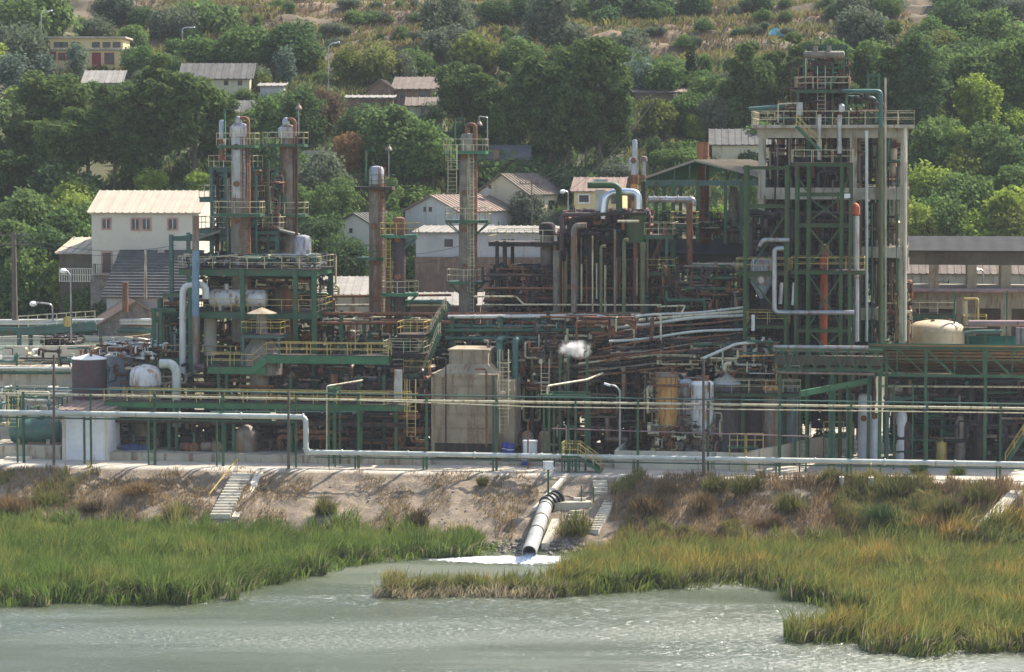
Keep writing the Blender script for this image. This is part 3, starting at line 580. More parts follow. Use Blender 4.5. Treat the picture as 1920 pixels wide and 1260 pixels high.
def pipe(label, pts, r, mt, fl_=0, group=None, name='pipe', cat='pipe', bend=None):
    pp = [P(*p) if not isinstance(p, Vector) else p for p in pts]; o = B().pipe(pp, r, 10, bend, fl_).build(name, mt, None, True); return tag(o, label, cat, group)
def stair(label, a, b, w, mt='green', rm='yellow', step=.28, side=None):
    a, b = Vector(a), Vector(b); side = side or N; x = side * (w / 2); t = T('stairs', label, 'stairs', a if a.z < b.z else b); q_ = B()
    for k in (-1, 1): q_.bar(a + x * k, b + x * k, .08, .28)
    q_.build('stringer', mt, t); q_ = B(); m = max(3, int(abs(b.z - a.z) / step))
    for i in range(m): p = a.lerp(b, (i + .5) / m); q_.bar(p - x, p + x, .26, .05)
    q_.build('tread', mt, t)
    for k in (-1, 1): B().rail([a + x * k, b + x * k], 1.0, 1.3).build('handrail', rm, t)
    return t
def clutter(label, x0, x1, y0, y1, q0, q1, n, mts, rr=(.05, .16), long=.55, seed=1):
    """a dense tangle of real pipes, cut into one mesh per material"""
    rd = random.Random(seed); bs = {m_: B() for m_ in mts}
    lo = P((x0 + x1) / 2, y1, q0).z; hi = P((x0 + x1) / 2, y0, q0).z; sa = SQ(P(x0, y0, q0))[0]; sb = SQ(P(x1, y0, q0))[0]; lo = max(lo, G)
    for i in range(int(n * 1.35)):
        s, q, z = rd.uniform(sa, sb), rd.uniform(q0, q1), rd.uniform(lo, hi); pts = [F(s, q, z)]; ax = rd.choice('szzzq'); r = rd.uniform(*rr) * (1 if rd.random() < .8 else 1.7)
        for k in range(rd.randint(1, 4)):
            if ax == 's': s = min(sb, max(sa, s + rd.choice((-1, 1)) * rd.uniform(.5, min(4.5, (sb - sa) * long))))
            elif ax == 'z': z = min(hi, max(lo, z + rd.choice((-1, 1)) * rd.uniform(.6, (hi - lo) * long)))
            else: q = min(q1, max(q0, q + rd.choice((-1, 1)) * rd.uniform(.5, 3)))
            p = F(s, q, z)
            if (p - pts[-1]).length > .3: pts.append(p)
            ax = rd.choice([c for c in 'szq' if c != ax])
        b_ = bs[rd.choice(mts)]
        if len(pts) > 1: b_.pipe(pts, r, 6)
        if rd.random() < .35:
            p = pts[0]; b_.cyl(p - U * .16, p + U * .16, r * 2, n=8); b_.cyl(p, p + UP * .45, .04, n=5); b_.cyl(p + UP * .42, p + UP * .47, .2, n=10)
    for m_, b_ in bs.items():
        if b_.f: tag(b_.build('pipe_tangle', m_), label, 'pipework', None, 'stuff')
def post(x, yt, q, mt='green', w=.16, name='support_post', label='', group=None, arm=0, pair=0, cat='post'):
    p = P(x, yt, q); s = SQ(p)[0]; t = T(name, label, cat, F(s, q, G), group)
    B().ib(F(s, q, G - .1), F(s, q, p.z), w, w).build('post', mt, t)
    if pair: B().bar(F(s - pair, q + .05, G - .1), F(s - pair, q + .05, P(x, pair_y, q).z), w * .8).build('post', mt, t)
    if arm: B().bar(F(s, q - arm, p.z), F(s, q + arm, p.z), .12).build('crossarm', mt, t)
    return t
# ---- riverside pipes and their supports
ZU, ZM, ZL = 11.0, 9.4, 6.35
def sx(px): return SQ(P(px, 800, 0))[0]
for i, x in enumerate([44, 290, 418, 672, 800, 931, 1196, 1328, 1462, 1596, 1738, 1876]):
    t = T('pipe_support', ordn(i) + ' from the left of the green steel posts carrying the riverside pipes', 'pipe support', F(sx(x), 0, G), 'green posts along the riverside pipes')
    B().ib(F(sx(x), 0, G - .1), F(sx(x), 0, ZU + .25), .2, .2).build('post', 'green', t)
    B().bar(F(sx(x), -.5, ZU - .12), F(sx(x), .5, ZU - .12), .12).build('crossarm', 'green', t)
    zz = ZM if x < 570 else ZL; sd = sx(x) - (.55 if x < 570 else .28)
    B().bar(F(sd, -.05, G - .1), F(sd, -.05, zz - .28), .14).build('short_post', 'green', t)
for i, x in enumerate([158, 542, 1066]):
    t = T('pipe_support', 'double green post with a bracket, ' + ('beside the white cabin', 'near the drop of the thick pipe', 'by the yellow stairs')[i], 'pipe support', F(sx(x), 0, G)); 
    B().bar(F(sx(x), 0, G - .1), F(sx(x), 0, ZM - .3), .16).build('post', 'green', t); B().bar(F(sx(x) + .6, 0, G - .1), F(sx(x) + .6, 0, ZU + .1), .16).build('post', 'green', t)
    B().bar(F(sx(x), 0, ZM - .5), F(sx(x) + .6, 0, ZM - .5), .1).build('bracket', 'green', t)
def lp(x, q, z): return F(sx(x), q, z)
pipe('thick pale pipe running above the white cabin, dropping by the slim pole', [lp(-60, -.1, ZM), lp(574, -.1, ZM), lp(574, -.1, ZL), lp(586, -.1, ZL)], .24, 'pale_pipe', 5.5)
pipe('thick pale pipe running low along the whole bank', [lp(580, -.1, ZL), lp(1990, -.1, ZL - .02)], .22, 'pale_pipe', 5.8)
pipe('thin cream pipe high along the riverside posts', [lp(-60, .2, ZU + .05), lp(640, .2, ZU - .1), lp(1300, .2, ZU - .06), lp(1990, .2, ZU - .05)], .11, 'cream_rail', 6)
pipe('thin green pipe above the cream riverside pipe', [lp(-60, .5, ZU + .55), lp(900, .5, ZU + .35), lp(1990, .5, ZU + .3)], .06, 'teal')
pipe('thin pale pipe just under the cream riverside pipe in the middle', [lp(640, -.2, ZU - .05), lp(1010, -.2, ZU - .45), lp(1990, -.2, ZU - .38)], .05, 'cream_rail')
pipe('slim pinkish pipe strung between the middle posts', [lp(1035, .1, 8.7), lp(1520, .1, 8.35), lp(1520, .1, 9.6)], .05, 'mauve_pipe')
pipe('green angle beam under the low riverside pipe', [lp(590, -.1, ZL - .42), lp(1990, -.1, ZL - .42)], .06, 'green', name='pipe_rail', cat='beam')
pipe('green angle beam under the thick pale upper pipe', [lp(-60, -.1, ZM - .42), lp(560, -.1, ZM - .42)], .07, 'green', name='pipe_rail', cat='beam')
pipe('thin horizontal green pipe below the riverside walkway', [(395, 772, 2), (672, 772, 2)], .06, 'teal')
pipe('bent thin pipe hanging between two posts near the furnace', [(616, 732, 1), (616, 845, 1)], .05, 'cream_rail')
for x, yb, yt, lb in ((101, 885, 665, 'bare dark pole on the bank before the purple tank'), (541, 892, 733, 'bare dark pole on the bank where the thick pipe drops'), (1319, 885, 672, 'bare dark pole in front of the white streaked tank')):
    p = P(x, yb, -1.2); tag(B().cyl(Vector((p.x, p.y, 4.6)), P(x, yt, -1.2), .13, .1, 8).build('pole', 'wood'), lb, 'pole')
# plinths, kerbs, dyke wall
def _n(): pass
def slab(label, x0, x1, y0, q, dq, mt='concrete', name='plinth', cat='plinth'):
    z = P((x0 + x1) / 2, y0, q).z; return tag(B().fb(SQ(P(x0, y0, q))[0], SQ(P(x1, y0, q))[0], q, q + dq, G - .2, z).build(name, mt), label, cat)
slab('long grey concrete plinth under the dark machinery', 202, 806, 853, 3.0, 15); slab('low concrete kerb in front of the blue drums', 806, 1150, 868, 4.0, 12, 'concrete')
slab('grey block wall base under the green tank', -30, 113, 836, 3.0, 5, 'concrete'); slab('small concrete step beside the green posts', 8, 52, 858, 1.6, 1.2, 'concrete_pale', 'step', 'step')
zt = P(1270, 847, 3).z; s0, s1 = SQ(P(1152, 860, 3))[0], SQ(P(1398, 860, 3))[0]; e = P(1588, 808, 22); se = SQ(e)[0]
t = T('dyke_wall', 'beige concrete dyke wall around the orange and white tanks', 'wall', F(s1, 3, G))
B().fb(s0, s1, 3, 3.3, G - .2, zt).build('wall', 'concrete_pale', t)
B().hexa([F(s, q, z) for z in (G - .2, zt + .003) for s, q in ((s1 - .3, 3.3), (s1 + .02, 3.0), (se, 22), (se - .35, 22))]).build('side_wall', 'concrete_pale', t)
B().fb(s0, s0 + .3, 3.3, 14, G - .2, zt - .004).build('side_wall', 'concrete_pale', t)
# ---- far left: settling tank, white sheds, green tank
c = P(95, 640, 25); c.z = 12.3
t = T('settling_tank', 'round concrete settling tank with green water and a teal bridge across it', 'tank', c); rr = 9.6
q = B(); ns = 56
for i in range(ns):
    a0, a1 = 2 * math.pi * i / ns, 2 * math.pi * (i + 1) / ns
    q.hexa([c + Vector((math.cos(a) * r_, math.sin(a) * r_ * .8, z)) for z in (-7.4, 1.7) for a, r_ in ((a0, rr), (a1, rr), (a1, rr - .4), (a0, rr - .4))])
q.build('wall', 'concrete_pale', t)
B().cyl(c + UP * .9, c + UP * 1.2, rr * .8, n=40).build('water', 'water', t)
q = B().rail([c + Vector((math.cos(a) * (rr + .2), math.sin(a) * (rr + .2) * .8, 1.5)) for a in np.linspace(math.pi, 2 * math.pi, 22)], .9, 1.2, .025, False); q.build('railing', 'cream_rail', t)
for x in (145, 165, 190): pass
bq = 22
t = T('walkway_bridge', 'teal walkway bridge with railings over the settling tank', 'bridge', P(110, 640, bq)); 
q = B().ib(P(33, 622, bq), P(180, 611, bq), .3, .75); q.ib(P(33, 620, bq + 1.4), P(180, 609, bq + 1.4), .3, .75).build('girder', 'teal', t)
B().hexa([P(33, 617, bq - .1), P(180, 606, bq - .1), P(180, 605, bq + 1.5), P(33, 616, bq + 1.5), P(33, 615.5, bq - .1), P(180, 604.5, bq - .1), P(180, 603.5, bq + 1.5), P(33, 614.5, bq + 1.5)]).build('deck', 'teal', t)
B().rail([P(35, 614, bq), P(178, 604, bq)], 1.05, 1.0).build('railing', 'cream_rail', t); B().rail([P(35, 613, bq + 1.4), P(178, 603, bq + 1.4)], 1.05, 1.0).build('railing', 'cream_rail', t)
for x in (36, 57): B().bar(fl(P(x, 640, bq + .7), 12.2), P(x, 622, bq + .7), .35).build('post', 'teal', t)
tag(B().cyl(P(127, 603, 21.6), P(127, 603, 21.6) - N * .1, .5, n=20).build('disc_sign', 'yellow'), 'yellow round disc on the bridge railing', 'disc')
clutter('drive gear and dark machinery at the hub of the settling tank', 75, 135, 634, 648, 23, 27, 26, ['black', 'darkrust'], seed=31)
pipe('upper of two long white pipes above the settling tank', [(-60, 602, 33), (330, 600, 33)], .17, 'white_pipe'); pipe('lower of two long white pipes above the settling tank', [(-60, 607, 33), (330, 606, 33)], .15, 'white_pipe')
pipe('wide teal pipe behind the settling tank', [(-60, 618, 33), (330, 620, 33)], .28, 'teal', 6); pipe('long teal pipe along the low wall at the left', [(-60, 662, 20), (290, 664, 20)], .13, 'teal', 5)
pipe('white pipe over the pale flat roof', [(-60, 671, 18), (165, 673, 18)], .14, 'white_pipe', 5); pipe('teal pipe rack pipe above the pale flat roof', [(-60, 682, 18), (150, 684, 18)], .2, 'teal', 4)
clutter('cables, brackets and small pipes in front of the settling tank wall', -40, 290, 655, 700, 14.5, 19, 60, ['white_pipe', 'teal', 'darkrust', 'cream_rail', 'zinc_streaked'], (.05, .12), .3, 35)
pipe('third thin white pipe along the terrace at the left', [(-60, 690, 12.5), (133, 691, 12.5)], .1, 'white_pipe', 4); pipe('dark green pipe under the terrace edge at the left', [(-60, 698, 12.5), (133, 699, 12.5)], .15, 'green', 3)
for i, x in enumerate((31, 110)): post(x, 662, 14, label=('green post with pipes left of the purple tank', 'green post with pipes just left of the purple tank')[i] if i else 'green post at the far left under the pipes')
def shed(label, x0, x1, yr, yb, q, dq, mt, rm, name='shed', tilt=.5, cat='shed'):
    z = P((x0 + x1) / 2, yr, q).z; zb = G - .1 if yb is None else P(x0, yb, q).z; s0, s1 = SQ(P(x0, yr, q))[0], SQ(P(x1, yr, q))[0]
    t = T(name, label, cat, F((s0 + s1) / 2, q, zb)); B().fb(s0, s1, q, q + dq, zb, z).build('wall', mt, t)
    roofobj('roof', [(F(s0 - .3, q - .4, z + .05), F(s1 + .3, q - .4, z + .05), F(s1 + .3, q + dq + .3, z + tilt), F(s0 - .3, q + dq + .3, z + tilt))], rm, t); return t, s0, s1, z
shed('low shed with a pale flat roof and pale green walls, far left', -40, 130, 715, 770, 14, 4, 'concrete_pale', 'roof_pale', tilt=.2)
t, s0, s1, z = shed('white cabin with a pink flat roof beside the green tank', 117, 202, 769, None, 2.6, 6, 'white', 'roof_pink', 'cabin', cat='cabin')
q = B(); q.fb(s0 - .03, s0 + .25, 2.5, 2.6, G, z); q.fb(s1 - .25, s1 + .03, 2.5, 2.6, G, z); q.fb(s0 + 1.9, s0 + 2.0, 2.55, 2.6, G, z); q.build('corner_trim', 'concrete_pale', t)
drum('dark green horizontal tank on a brick saddle, far left', 18, 117, 785, 830, 5, 'teal')
slab('brick red footing under the dark green tank', 50, 115, 829, 4.5, 3, 'brick_wall', 'footing', 'footing')
tank('purple-brown round tank with a pale conical roof, at the left', 135, 200, 672, None, 9, 'purple_brown', 'cone', 'white', .45)
tank('grey tank with pale cone roof just right of the purple tank', 196, 250, 666, None, 13, 'tank_blue', 'cone', 'white', .5); tank('small brown-white tank behind the grey tank', 238, 285, 662, None, 17, 'zinc_streaked', 'cone', 'white', .4)
c_ = tank('squat vessel with a white dished head and brown body', 245, 302, 720, None, 8, 'column_brown', 'dome', 'white', .2); B().lathe(P(273, 720, 8), [(1.42, -.1), (1.46, 0), (1.4, 1.0), (1.25, 1.35), (.9, 1.6), (.4, 1.75), (.02, 1.8)], 32).build('head', 'tank_white', c_, True)
pipe('thick arched pale pipe leaving the white dished head', [(300, 682, 8), (322, 682, 8), (331, 695, 8), (331, 738, 8), (331, 800, 8)], .42, 'pale_pipe', bend=1.2)
pipe('tall white pipe with an elbow beside the blue duct', [(386, 560, 12), (386, 534, 12), (343, 534, 12), (343, 705, 12)], .33, 'white_pipe', 6, bend=.9)
pipe('tall blue-grey duct rising in front of the left steel frame', [(367, 404, 11), (367, 470, 11)], .31, 'zinc_streaked'); pipe('long light-blue lower length of the tall duct', [(367, 470, 11), (367, 592, 11)], .33, 'blue_duct', 4.8)
pipe('rusty grey foot of the tall blue duct', [(368, 592, 11), (368, 700, 11)], .34, 'zinc_streaked', 5)
pipe('wide grey concrete-coloured flue under the white drum', [(395, 596, 15), (395, 850, 15)], .62, 'concrete_pale', 5)
clutter('valves and thin pipes crowding the tank roofs at the left', 170, 300, 645, 672, 9, 16, 70, ['rust', 'white_pipe', 'darkrust', 'silver'], (.04, .09), .3, 32)
clutter('small pipes and ladders between the left tanks and the frame', 200, 330, 690, 760, 9, 15, 50, ['green', 'rust', 'cream_rail', 'teal'], (.04, .1), .5, 33)
clutter('white and green service pipes at the far left edge', -30, 130, 735, 800, 5, 12, 46, ['white_pipe', 'green', 'teal', 'cream_rail'], (.05, .1), .6, 34)
t = T('ladder', 'yellow caged ladder at the far left by the green tank', 'ladder', P(25, 800, 3)); B().ladder(P(25, 800, 3), P(25, 752, 3), .9).build('cage', 'yellow', t)
# ---- left steel frame with the two tall columns
frame('big green steel frame at the left carrying the white drum', [357, 455, 554, 589], 12, 19, 505, [(505, 335, 594, 'cream_rail'), (585, 340, 592), (672, 305, 465)], 'green', .42, beamh=.6)
frame('tall teal gantry around the left columns', [321, 397, 472, 520], 17, 23, 440, [(443, 321, 524, 'open'), (430, 370, 524, 'cream_rail')], 'teal', .34, beamh=.45)
frame('upper teal tower frame above the left gantry', [397, 424, 471], 17.5, 21, 312, [(315, 392, 475, 'cream_rail'), (371, 374, 497, 'cream_rail')], 'teal', .3, yb=430, beamh=.4, brace=[(397, 430, 424, 375), (424, 375, 471, 430), (397, 371, 424, 318), (424, 371, 471, 318)])
frame('rusty pipe portal left of the tall white pipe', [288, 301], 12, 16, 578, [(578, 283, 330, 'open'), (550, 305, 345, 'open')], 'green', .3)
q = roofobj  # lean-to roofs
t = T('lean_to_roof', 'pale lean-to roof halves sloping off the left columns', 'roof', P(460, 440, 17)); roofobj('roof', [(P(370, 447, 15), P(370, 445, 20), P(413, 431, 20), P(413, 433, 15)), (P(562, 441, 15), P(562, 439, 20), P(524, 429, 20), P(524, 431, 15))], 'roof_pale', t)
column('tallest left column with a silver upper half streaked with rust', 449, 15.5, 238, 640, 14.5, [(371, 'silver', 1.0), (500, 'column_brown', 1.12), (None, 'column_brown', 1.12)], [(272, 410, 482, 'green', 'cream_rail'), (400, 405, 492, 'green', 'cream_rail')], (14, 275, 500, 'rust'), 'cap')
column('second tall left column, grey-brown with two platforms', 538, 14, 240, None, 21, [(370, 'zinc_streaked', 1.0), (None, 'column_brown', 1.08)], [(270, 497, 574, 'green', 'cream_rail'), (401, 505, 575, 'green', 'cream_rail')], (-15, 275, 500, 'green'), 'cap')
column('slim grey exchanger standing beside the silver column', 417, 6.5, 228, 300, 16.5, [(272, 'silver', 1.0), (None, 'rust', .9)])
for i, (x, y0, y1, m_) in enumerate([(436, 300, 500, 'rust'), (466, 240, 560, 'rust'), (503, 300, 470, 'green'), (556, 255, 490, 'darkrust'), (480, 330, 640, 'teal'), (408, 330, 470, 'darkrust'), (428, 335, 500, 'zinc_streaked')]):
    pipe(('thin rusty riser pipe left of the silver column', 'rust-red riser hugging the silver column', 'thin green riser between the two left columns', 'dark riser hugging the second left column', 'teal riser between the left columns', 'dark riser inside the upper teal tower', 'grey streaked riser inside the upper teal tower')[i], [(x, y0, 15 + i % 3), (x, y1, 15 + i % 3)], .13, m_)
drum('white horizontal drum streaked with rust on the green frame', 392, 502, 542, 577, 13.5, 'tank_white'); drum('long brown vessel above the white drum, in shade', 397, 546, 523, 542, 17, 'column_brown', sad=False)
column('grey-silver round-topped tank at the corner of the upper deck', 566.5, 17.5, 449, 497, 15, [(None, 'silver', 1.0)], name='vertical_vessel')
pipe('red-brown thick pipe below the right end of the white drum', [(541, 525, 15), (541, 690, 15)], .42, 'rust'); pipe('grey shaded vessel beside the drum end', [(529, 535, 16.5), (529, 585, 16.5)], .9, 'zinc_streaked')
clutter('valves and elbows crowding the upper left deck', 345, 590, 478, 500, 13, 18, 120, ['cream_rail', 'darkrust', 'silver', 'teal'], (.05, .1), .25, 41)
clutter('dark piping hanging under the upper left deck', 350, 590, 515, 545, 14, 19, 80, ['darkrust', 'rust', 'cream_rail', 'black'], (.05, .14), .3, 42)
clutter('shaded pipework behind the left frame between the decks', 300, 600, 560, 690, 15, 21, 150, ['darkrust', 'green', 'rust', 'zinc_streaked', 'black'], (.06, .2), .4, 43)
clutter('pipes and cables clinging to the tower between the left columns', 395, 520, 320, 480, 17, 21, 90, ['darkrust', 'teal', 'rust', 'zinc_streaked'], (.05, .12), .4, 44)
clutter('pipework behind the second left column', 480, 620, 480, 590, 20, 24, 50, ['darkrust', 'green', 'cream_rail'], (.05, .12), .5, 45)
clutter('white and teal services left of the tall white pipe', 284, 345, 590, 700, 13, 17, 50, ['white_pipe', 'teal', 'darkrust', 'green'], (.05, .12), .5, 46)
# ---- hatted stack, hopper, stepped walkway
t = T('vent_stack', 'vent stack with a conical rain hat on a yellow-railed platform', 'stack', fl(P(490, 860, 9)))
c = P(491, 604, 9); B().lathe(P(491, 668, 9), [(1.9, -1.6), (1.9, 0), (1.0, 1.4), (.52, 2.2), (.52, 3.9)], 4 * 6).build('hopper', 'column_brown', t)
B().cyl(P(491, 612, 9), P(491, 589, 9), .5, n=16).build('neck', 'column_brown', t); B().lathe(P(491, 588, 9), [(1.35, 0), (1.35, .05), (.2, .5), (.02, .55)], 20).build('rain_hat', 'furnace', t)
B().cyl(fl(P(487, 860, 9)), P(487, 675, 9), .85, n=20).build('duct', 'column_brown', t)
frame('teal platform around the hatted stack', [456, 523], 7.5, 11, 628, [(628, 453, 526, 'yellow')], 'teal', .2, yb=690, beamh=.3)
z1, z2 = P(430, 688, 7).z, P(600, 668, 7).z; sA, sB, sC, sD = (SQ(P(x, 680, 7))[0] for x in (389, 474, 500, 728))
t = T('stepped_walkway', 'green walkway with yellow railings that steps up beside the hatted stack', 'walkway', F(sA, 7, G))
q = B().ib(F(sA, 7, z1 - .3), F(sB + 1.2, 7, z1 - .3), .25, .6); q.ib(F(sA, 8.4, z1 - .3), F(sB, 8.4, z1 - .3), .25, .6); q.bar(F(sB, 6.99, z1 - .3), F(sC, 6.99, z2 - .3), .25, .6); q.ib(F(sC, 7, z2 - .3), F(sD, 7, z2 - .3), .25, .7); q.ib(F(sC, 8.4, z2 - .3), F(sD, 8.4, z2 - .3), .25, .7); q.build('girder', 'green_bright', t)
B().fb(sA, sB, 6.9, 8.5, z1 + .003, z1 + .05).fb(sC, sD, 6.9, 8.5, z2 + .053, z2 + .1).build('deck', 'darkrust', t)
for qq in (6.95, 8.45): B().rail([F(sA, qq, z1), F(sB, qq, z1), F(sC, qq, z2), F(sD, qq, z2)], 1.15, 1.9, .035).build('railing', 'yellow', t)
for x in (410, 425, 545, 673, 720): B().ib(F(SQ(P(x, 700, 7.6))[0], 7.6, G), F(SQ(P(x, 700, 7.6))[0], 7.6, z1 - .6), .25, .25).build('post', 'green', t)
z3 = P(450, 756, 4.6).z; sA, sB = (SQ(P(x, 756, 4.6))[0] for x in (196, 765)); t = T('long_walkway', 'long low green walkway with yellow railings behind the riverside pipes', 'walkway', F(sA, 4.6, G))
q = B().ib(F(sA, 4.6, z3 - .25), F(sB, 4.6, z3 - .25), .2, .5); q.ib(F(sA, 6, z3 - .25), F(sB, 6, z3 - .25), .2, .5).build('girder', 'green_bright', t); B().fb(sA, sB, 4.45, 6.15, z3 + .003, z3 + .05).build('deck', 'darkrust', t)
for qq in (4.5, 6.1): B().rail([F(sA, qq, z3), F(sB, qq, z3)], 1.1, 2.2, .045).build('railing', 'yellow', t)
for x in (316, 330, 420, 437, 545, 626, 676, 742): B().ib(F(SQ(P(x, 780, 5))[0], 5.2, G), F(SQ(P(x, 780, 5))[0], 5.2, z3 - .5), .28, .28).build('post', 'green', t)
B().fb(sA, sB, 4.8, 5.0, z3 - 1.9, z3 - 1.55).build('lower_beam', 'darkrust', t)
clutter('pumps, valves and shaded pipework under the long walkway', 205, 800, 778, 852, 5.5, 13, 190, ['darkrust', 'black', 'darkrust', 'black', 'rust', 'purple_brown', 'zinc_streaked'], (.06, .22), .25, 51)
clutter('shaded exchangers and pipes between the two walkways', 310, 800, 690, 765, 8, 15, 170, ['darkrust', 'black', 'darkrust', 'black', 'rust', 'purple_brown', 'zinc_streaked'], (.06, .2), .3, 52)
def pump(label, x, y, q, mt, k=1.0):
    p = P(x, y, q); t = T('pump', label, 'pump', p); B().fb(SQ(p)[0] - .9 * k, SQ(p)[0] + .9 * k, q - .4, q + .4, p.z, p.z + .15).build('base', 'concrete', t); a = p + UP * .55 * k
    B().lathe(a - U * .8 * k, [(.02, 0), (.33 * k, .05), (.36 * k, .8 * k), (.2 * k, .85 * k), (.12, 1.2 * k)], 16, U).build('motor', mt, t, True); B().cyl(a + U * .4 * k - N * .2, a + U * .4 * k + N * .2, .42 * k, n=16).build('casing', mt, t); B().cyl(a + U * .4 * k, a + U * .4 * k + UP * 1.2 * k, .12, n=8).build('outlet', 'green', t)
pump('blue pump set beside the white cabin', 243, 851, 5, 'pump_blue'); pump('second blue pump, right beside the first', 268, 851, 5.4, 'pump_blue', .9); pump('rust-red pump under the long walkway', 355, 851, 5, 'rust', 1.1); pump('grey pump in front of the wide grey flue', 397, 851, 5, 'zinc_streaked', 1.2)
q = B().lathe(P(462, 852, 5.5), [(.9, 0), (1.0, .5), (1.0, 2.0), (.6, 2.5), (.1, 2.7)], 20); tag(q.build('small_vessel', 'zinc_streaked', None, True), 'small pale domed vessel left of the hatted stack duct', 'tank')
for i, x in enumerate((300, 352, 583, 640, 700, 760)):
    c = ('between the cabin and the flue', 'left of the wide grey flue', 'right of the hatted stack duct', 'under the walkway near the dark exchangers', 'just left of the yellow caged ladder', 'beside the furnace')[i]
    B_ = B().lathe(P(x, 852, 9.5 + i % 2), [(.7, 0), (.75, .2), (.75, 3.6), (.4, 4.1), (.05, 4.2)], 18).build('vertical_vessel', ('purple_brown', 'darkrust', 'darkrust', 'zinc_streaked', 'darkrust', 'darkrust')[i], None, True); tag(B_, 'shaded upright vessel ' + c, 'tank')
for i, x in enumerate((550, 640, 705)):
    drum(('dark horizontal exchanger nearest the hatted stack', 'middle dark horizontal exchanger above the long walkway', 'dark horizontal exchanger nearest the furnace')[i], x - 40, x + 32, 718, 744, 9 + i, ('darkrust', 'purple_brown', 'darkrust')[i])
# ---- middle columns, furnace, stairs
column('grey middle column topped with a pale band', 706, 14, 318, None, 20, [(345, 'silver', 1.0), (500, 'zinc_streaked', 1.03), (None, 'zinc_streaked', 1.08)], [(350, 668, 738, 'darkrust', 'green'), (482, 672, 722, 'green', 'green')], (14, 330, 600, 'rust'))
column('short purple-brown column with two green platforms', 749, 10.5, 412, None, 17, [(440, 'rust', 1.0), (None, 'purple_brown', 1.03)], [(440, 716, 782, 'green_bright', 'yellow'), (549, 718, 782, 'green_bright', 'cream_rail')], (-20, 446, 545, 'yellow'))
pipe('rust pipe running down between the two middle columns', [(729, 455, 17), (729, 700, 17)], .3, 'rust', 5)
column('tall tan middle column with three green platforms and a goosenecked top', 876, 14.5, 256, 590, 20, [(300, 'column_brown', .85), (420, 'column_brown', 1.0), (None, 'column_brown', 1.12)], [(283, 835, 913, 'green_bright', 'cream_rail'), (412, 838, 918, 'green', 'cream_rail'), (527, 841, 908, 'green', 'cream_rail')], (10, 290, 590, 'cream_rail'), 'goose')
t = T('ladder', 'pale caged ladder hanging from the top platform of the tall tan column', 'ladder', P(848, 365, 19)); B().ladder(P(848, 362, 18), P(848, 290, 18), .8).build('cage', 'cream_rail', t)
for x, y, q_, lb in ((853, 222, 20, 'small davit bracket on top of the tall tan column'), (686, 282, 20, 'small davit bracket on top of the grey middle column'), (421, 205, 16, 'small davit bracket above the tallest left column')):
    p = P(x, y, q_); tag(B().bar(p, p - UP * (55 * mpp(p)), .16).bar(p, p + U * .9, .12).build('davit', 'green'), lb, 'bracket')
for x, y, q_, d_, lb in ((914, 220, 18, -16, 'hooked floodlight on the top platform of the tall tan column'), (729, 275, 18, 0, 'floodlight pole above the grey middle column'), (560, 198, 19, 0, 'floodlight pole above the second left column')):
    p = P(x, y, q_); b_ = p - UP * (55 * mpp(p)); t = T('floodlight', lb, 'floodlight', b_); e = U * d_ * mpp(p); B().pipe([b_, p, p + e + UP * .1, p + e - UP * .4] if d_ else [b_, p], .05, 6).build('pole', 'silver', t); k = p + e - UP * .4 if d_ else p
    B().lathe(k - UP * .35, [(.34, 0), (.3, .15), (.12, .4), (.1, .6)], 10).build('lamp_head', 'zinc_streaked', t)
s0, s1 = SQ(P(809, 800, 6))[0], SQ(P(934, 800, 6))[0]; zA, zB, zC = P(870, 701, 6).z, P(870, 658, 7).z, P(870, 850, 6).z
t = T('furnace', 'big beige box furnace with a rust run down its front', 'furnace', F((s0 + s1) / 2, 8, G))
B().fb(s0, s1, 6, 12.5, zC, zA).build('casing', 'furnace', t)
q = B(); 
for k in range(1, 6): zz = zA - .2 - k * .9 * (1 if k < 3 else 1.25); q.fb(s0 + .35, s1 - .35, 5.9, 6.0, zz, zz + .1)
for s in (s0, s1 - .3): q.fb(s, s + .3, 5.86, 6.0, zC, zA)
q.fb(s0, s1, 5.86, 6.0, zA - .3, zA); q.fb(s0 + .3, s1 - .3, 5.93, 6, zC + .9, zC + 2.1); q.build('stiffener', 'furnace', t)
B().fb(s0 + .3, s1 - .3, 5.94, 6, zC, zC + .9).build('burner_opening', 'darkrust', t)
h0, h1 = SQ(P(842, 690, 7))[0], SQ(P(915, 690, 7))[0]; q = B().fb(h0, h1, 7, 11.5, zA + .003, zB); q.fb(h0 - .1, h1 + .1, 6.9, 11.6, zB + .003, zB + .15); q.hexa([F(s, v, z) for z, k in ((zA + .002, 1), (zA + .8, 0)) for s, v in ((h0 - k * 1.0 - .02, 6.9 - .4 * k), (h1 + k * .8 + .02, 6.9 - .4 * k), (h1 + k * .8 + .02, 11.7), (h0 - k * 1.0 - .02, 11.7))]).build('hood', 'furnace', t)
for s in (s0 + .2, (s0 + s1) / 2, s1 - .2): B().fb(s - .2, s + .2, 6.5, 11, G, zC).build('leg', 'concrete_dark', t)
q = B().cyl(F(s1 - .1, 6.5, zA - 2), F(s1 + .6, 6.5, zA - 2), .5, n=14); q.fb(s1 + .003, s1 + 1.3, 7, 11, zC + .4, zA - .6); q.build('side_box', 'furnace', t)
stair('yellow and green stairs climbing behind the furnace, lower flight', P(797, 700, 10), P(824, 626, 10), 1.0, 'green', 'cream_rail'); stair('upper flight of stairs above the furnace stairs', P(775, 690, 12), P(835, 580, 12), 1.0, 'green', 'cream_rail')
frame('small green landing with yellow railings left of the furnace', [760, 800], 9, 11.5, 701, [(701, 757, 804, 'yellow')], 'green', .2, beamh=.3); frame('dark landing above the stepped walkway', [722, 765], 9, 12, 664, [(664, 719, 795, 'cream_rail'), (628, 745, 795, 'yellow')], 'darkrust', .2, beamh=.3)
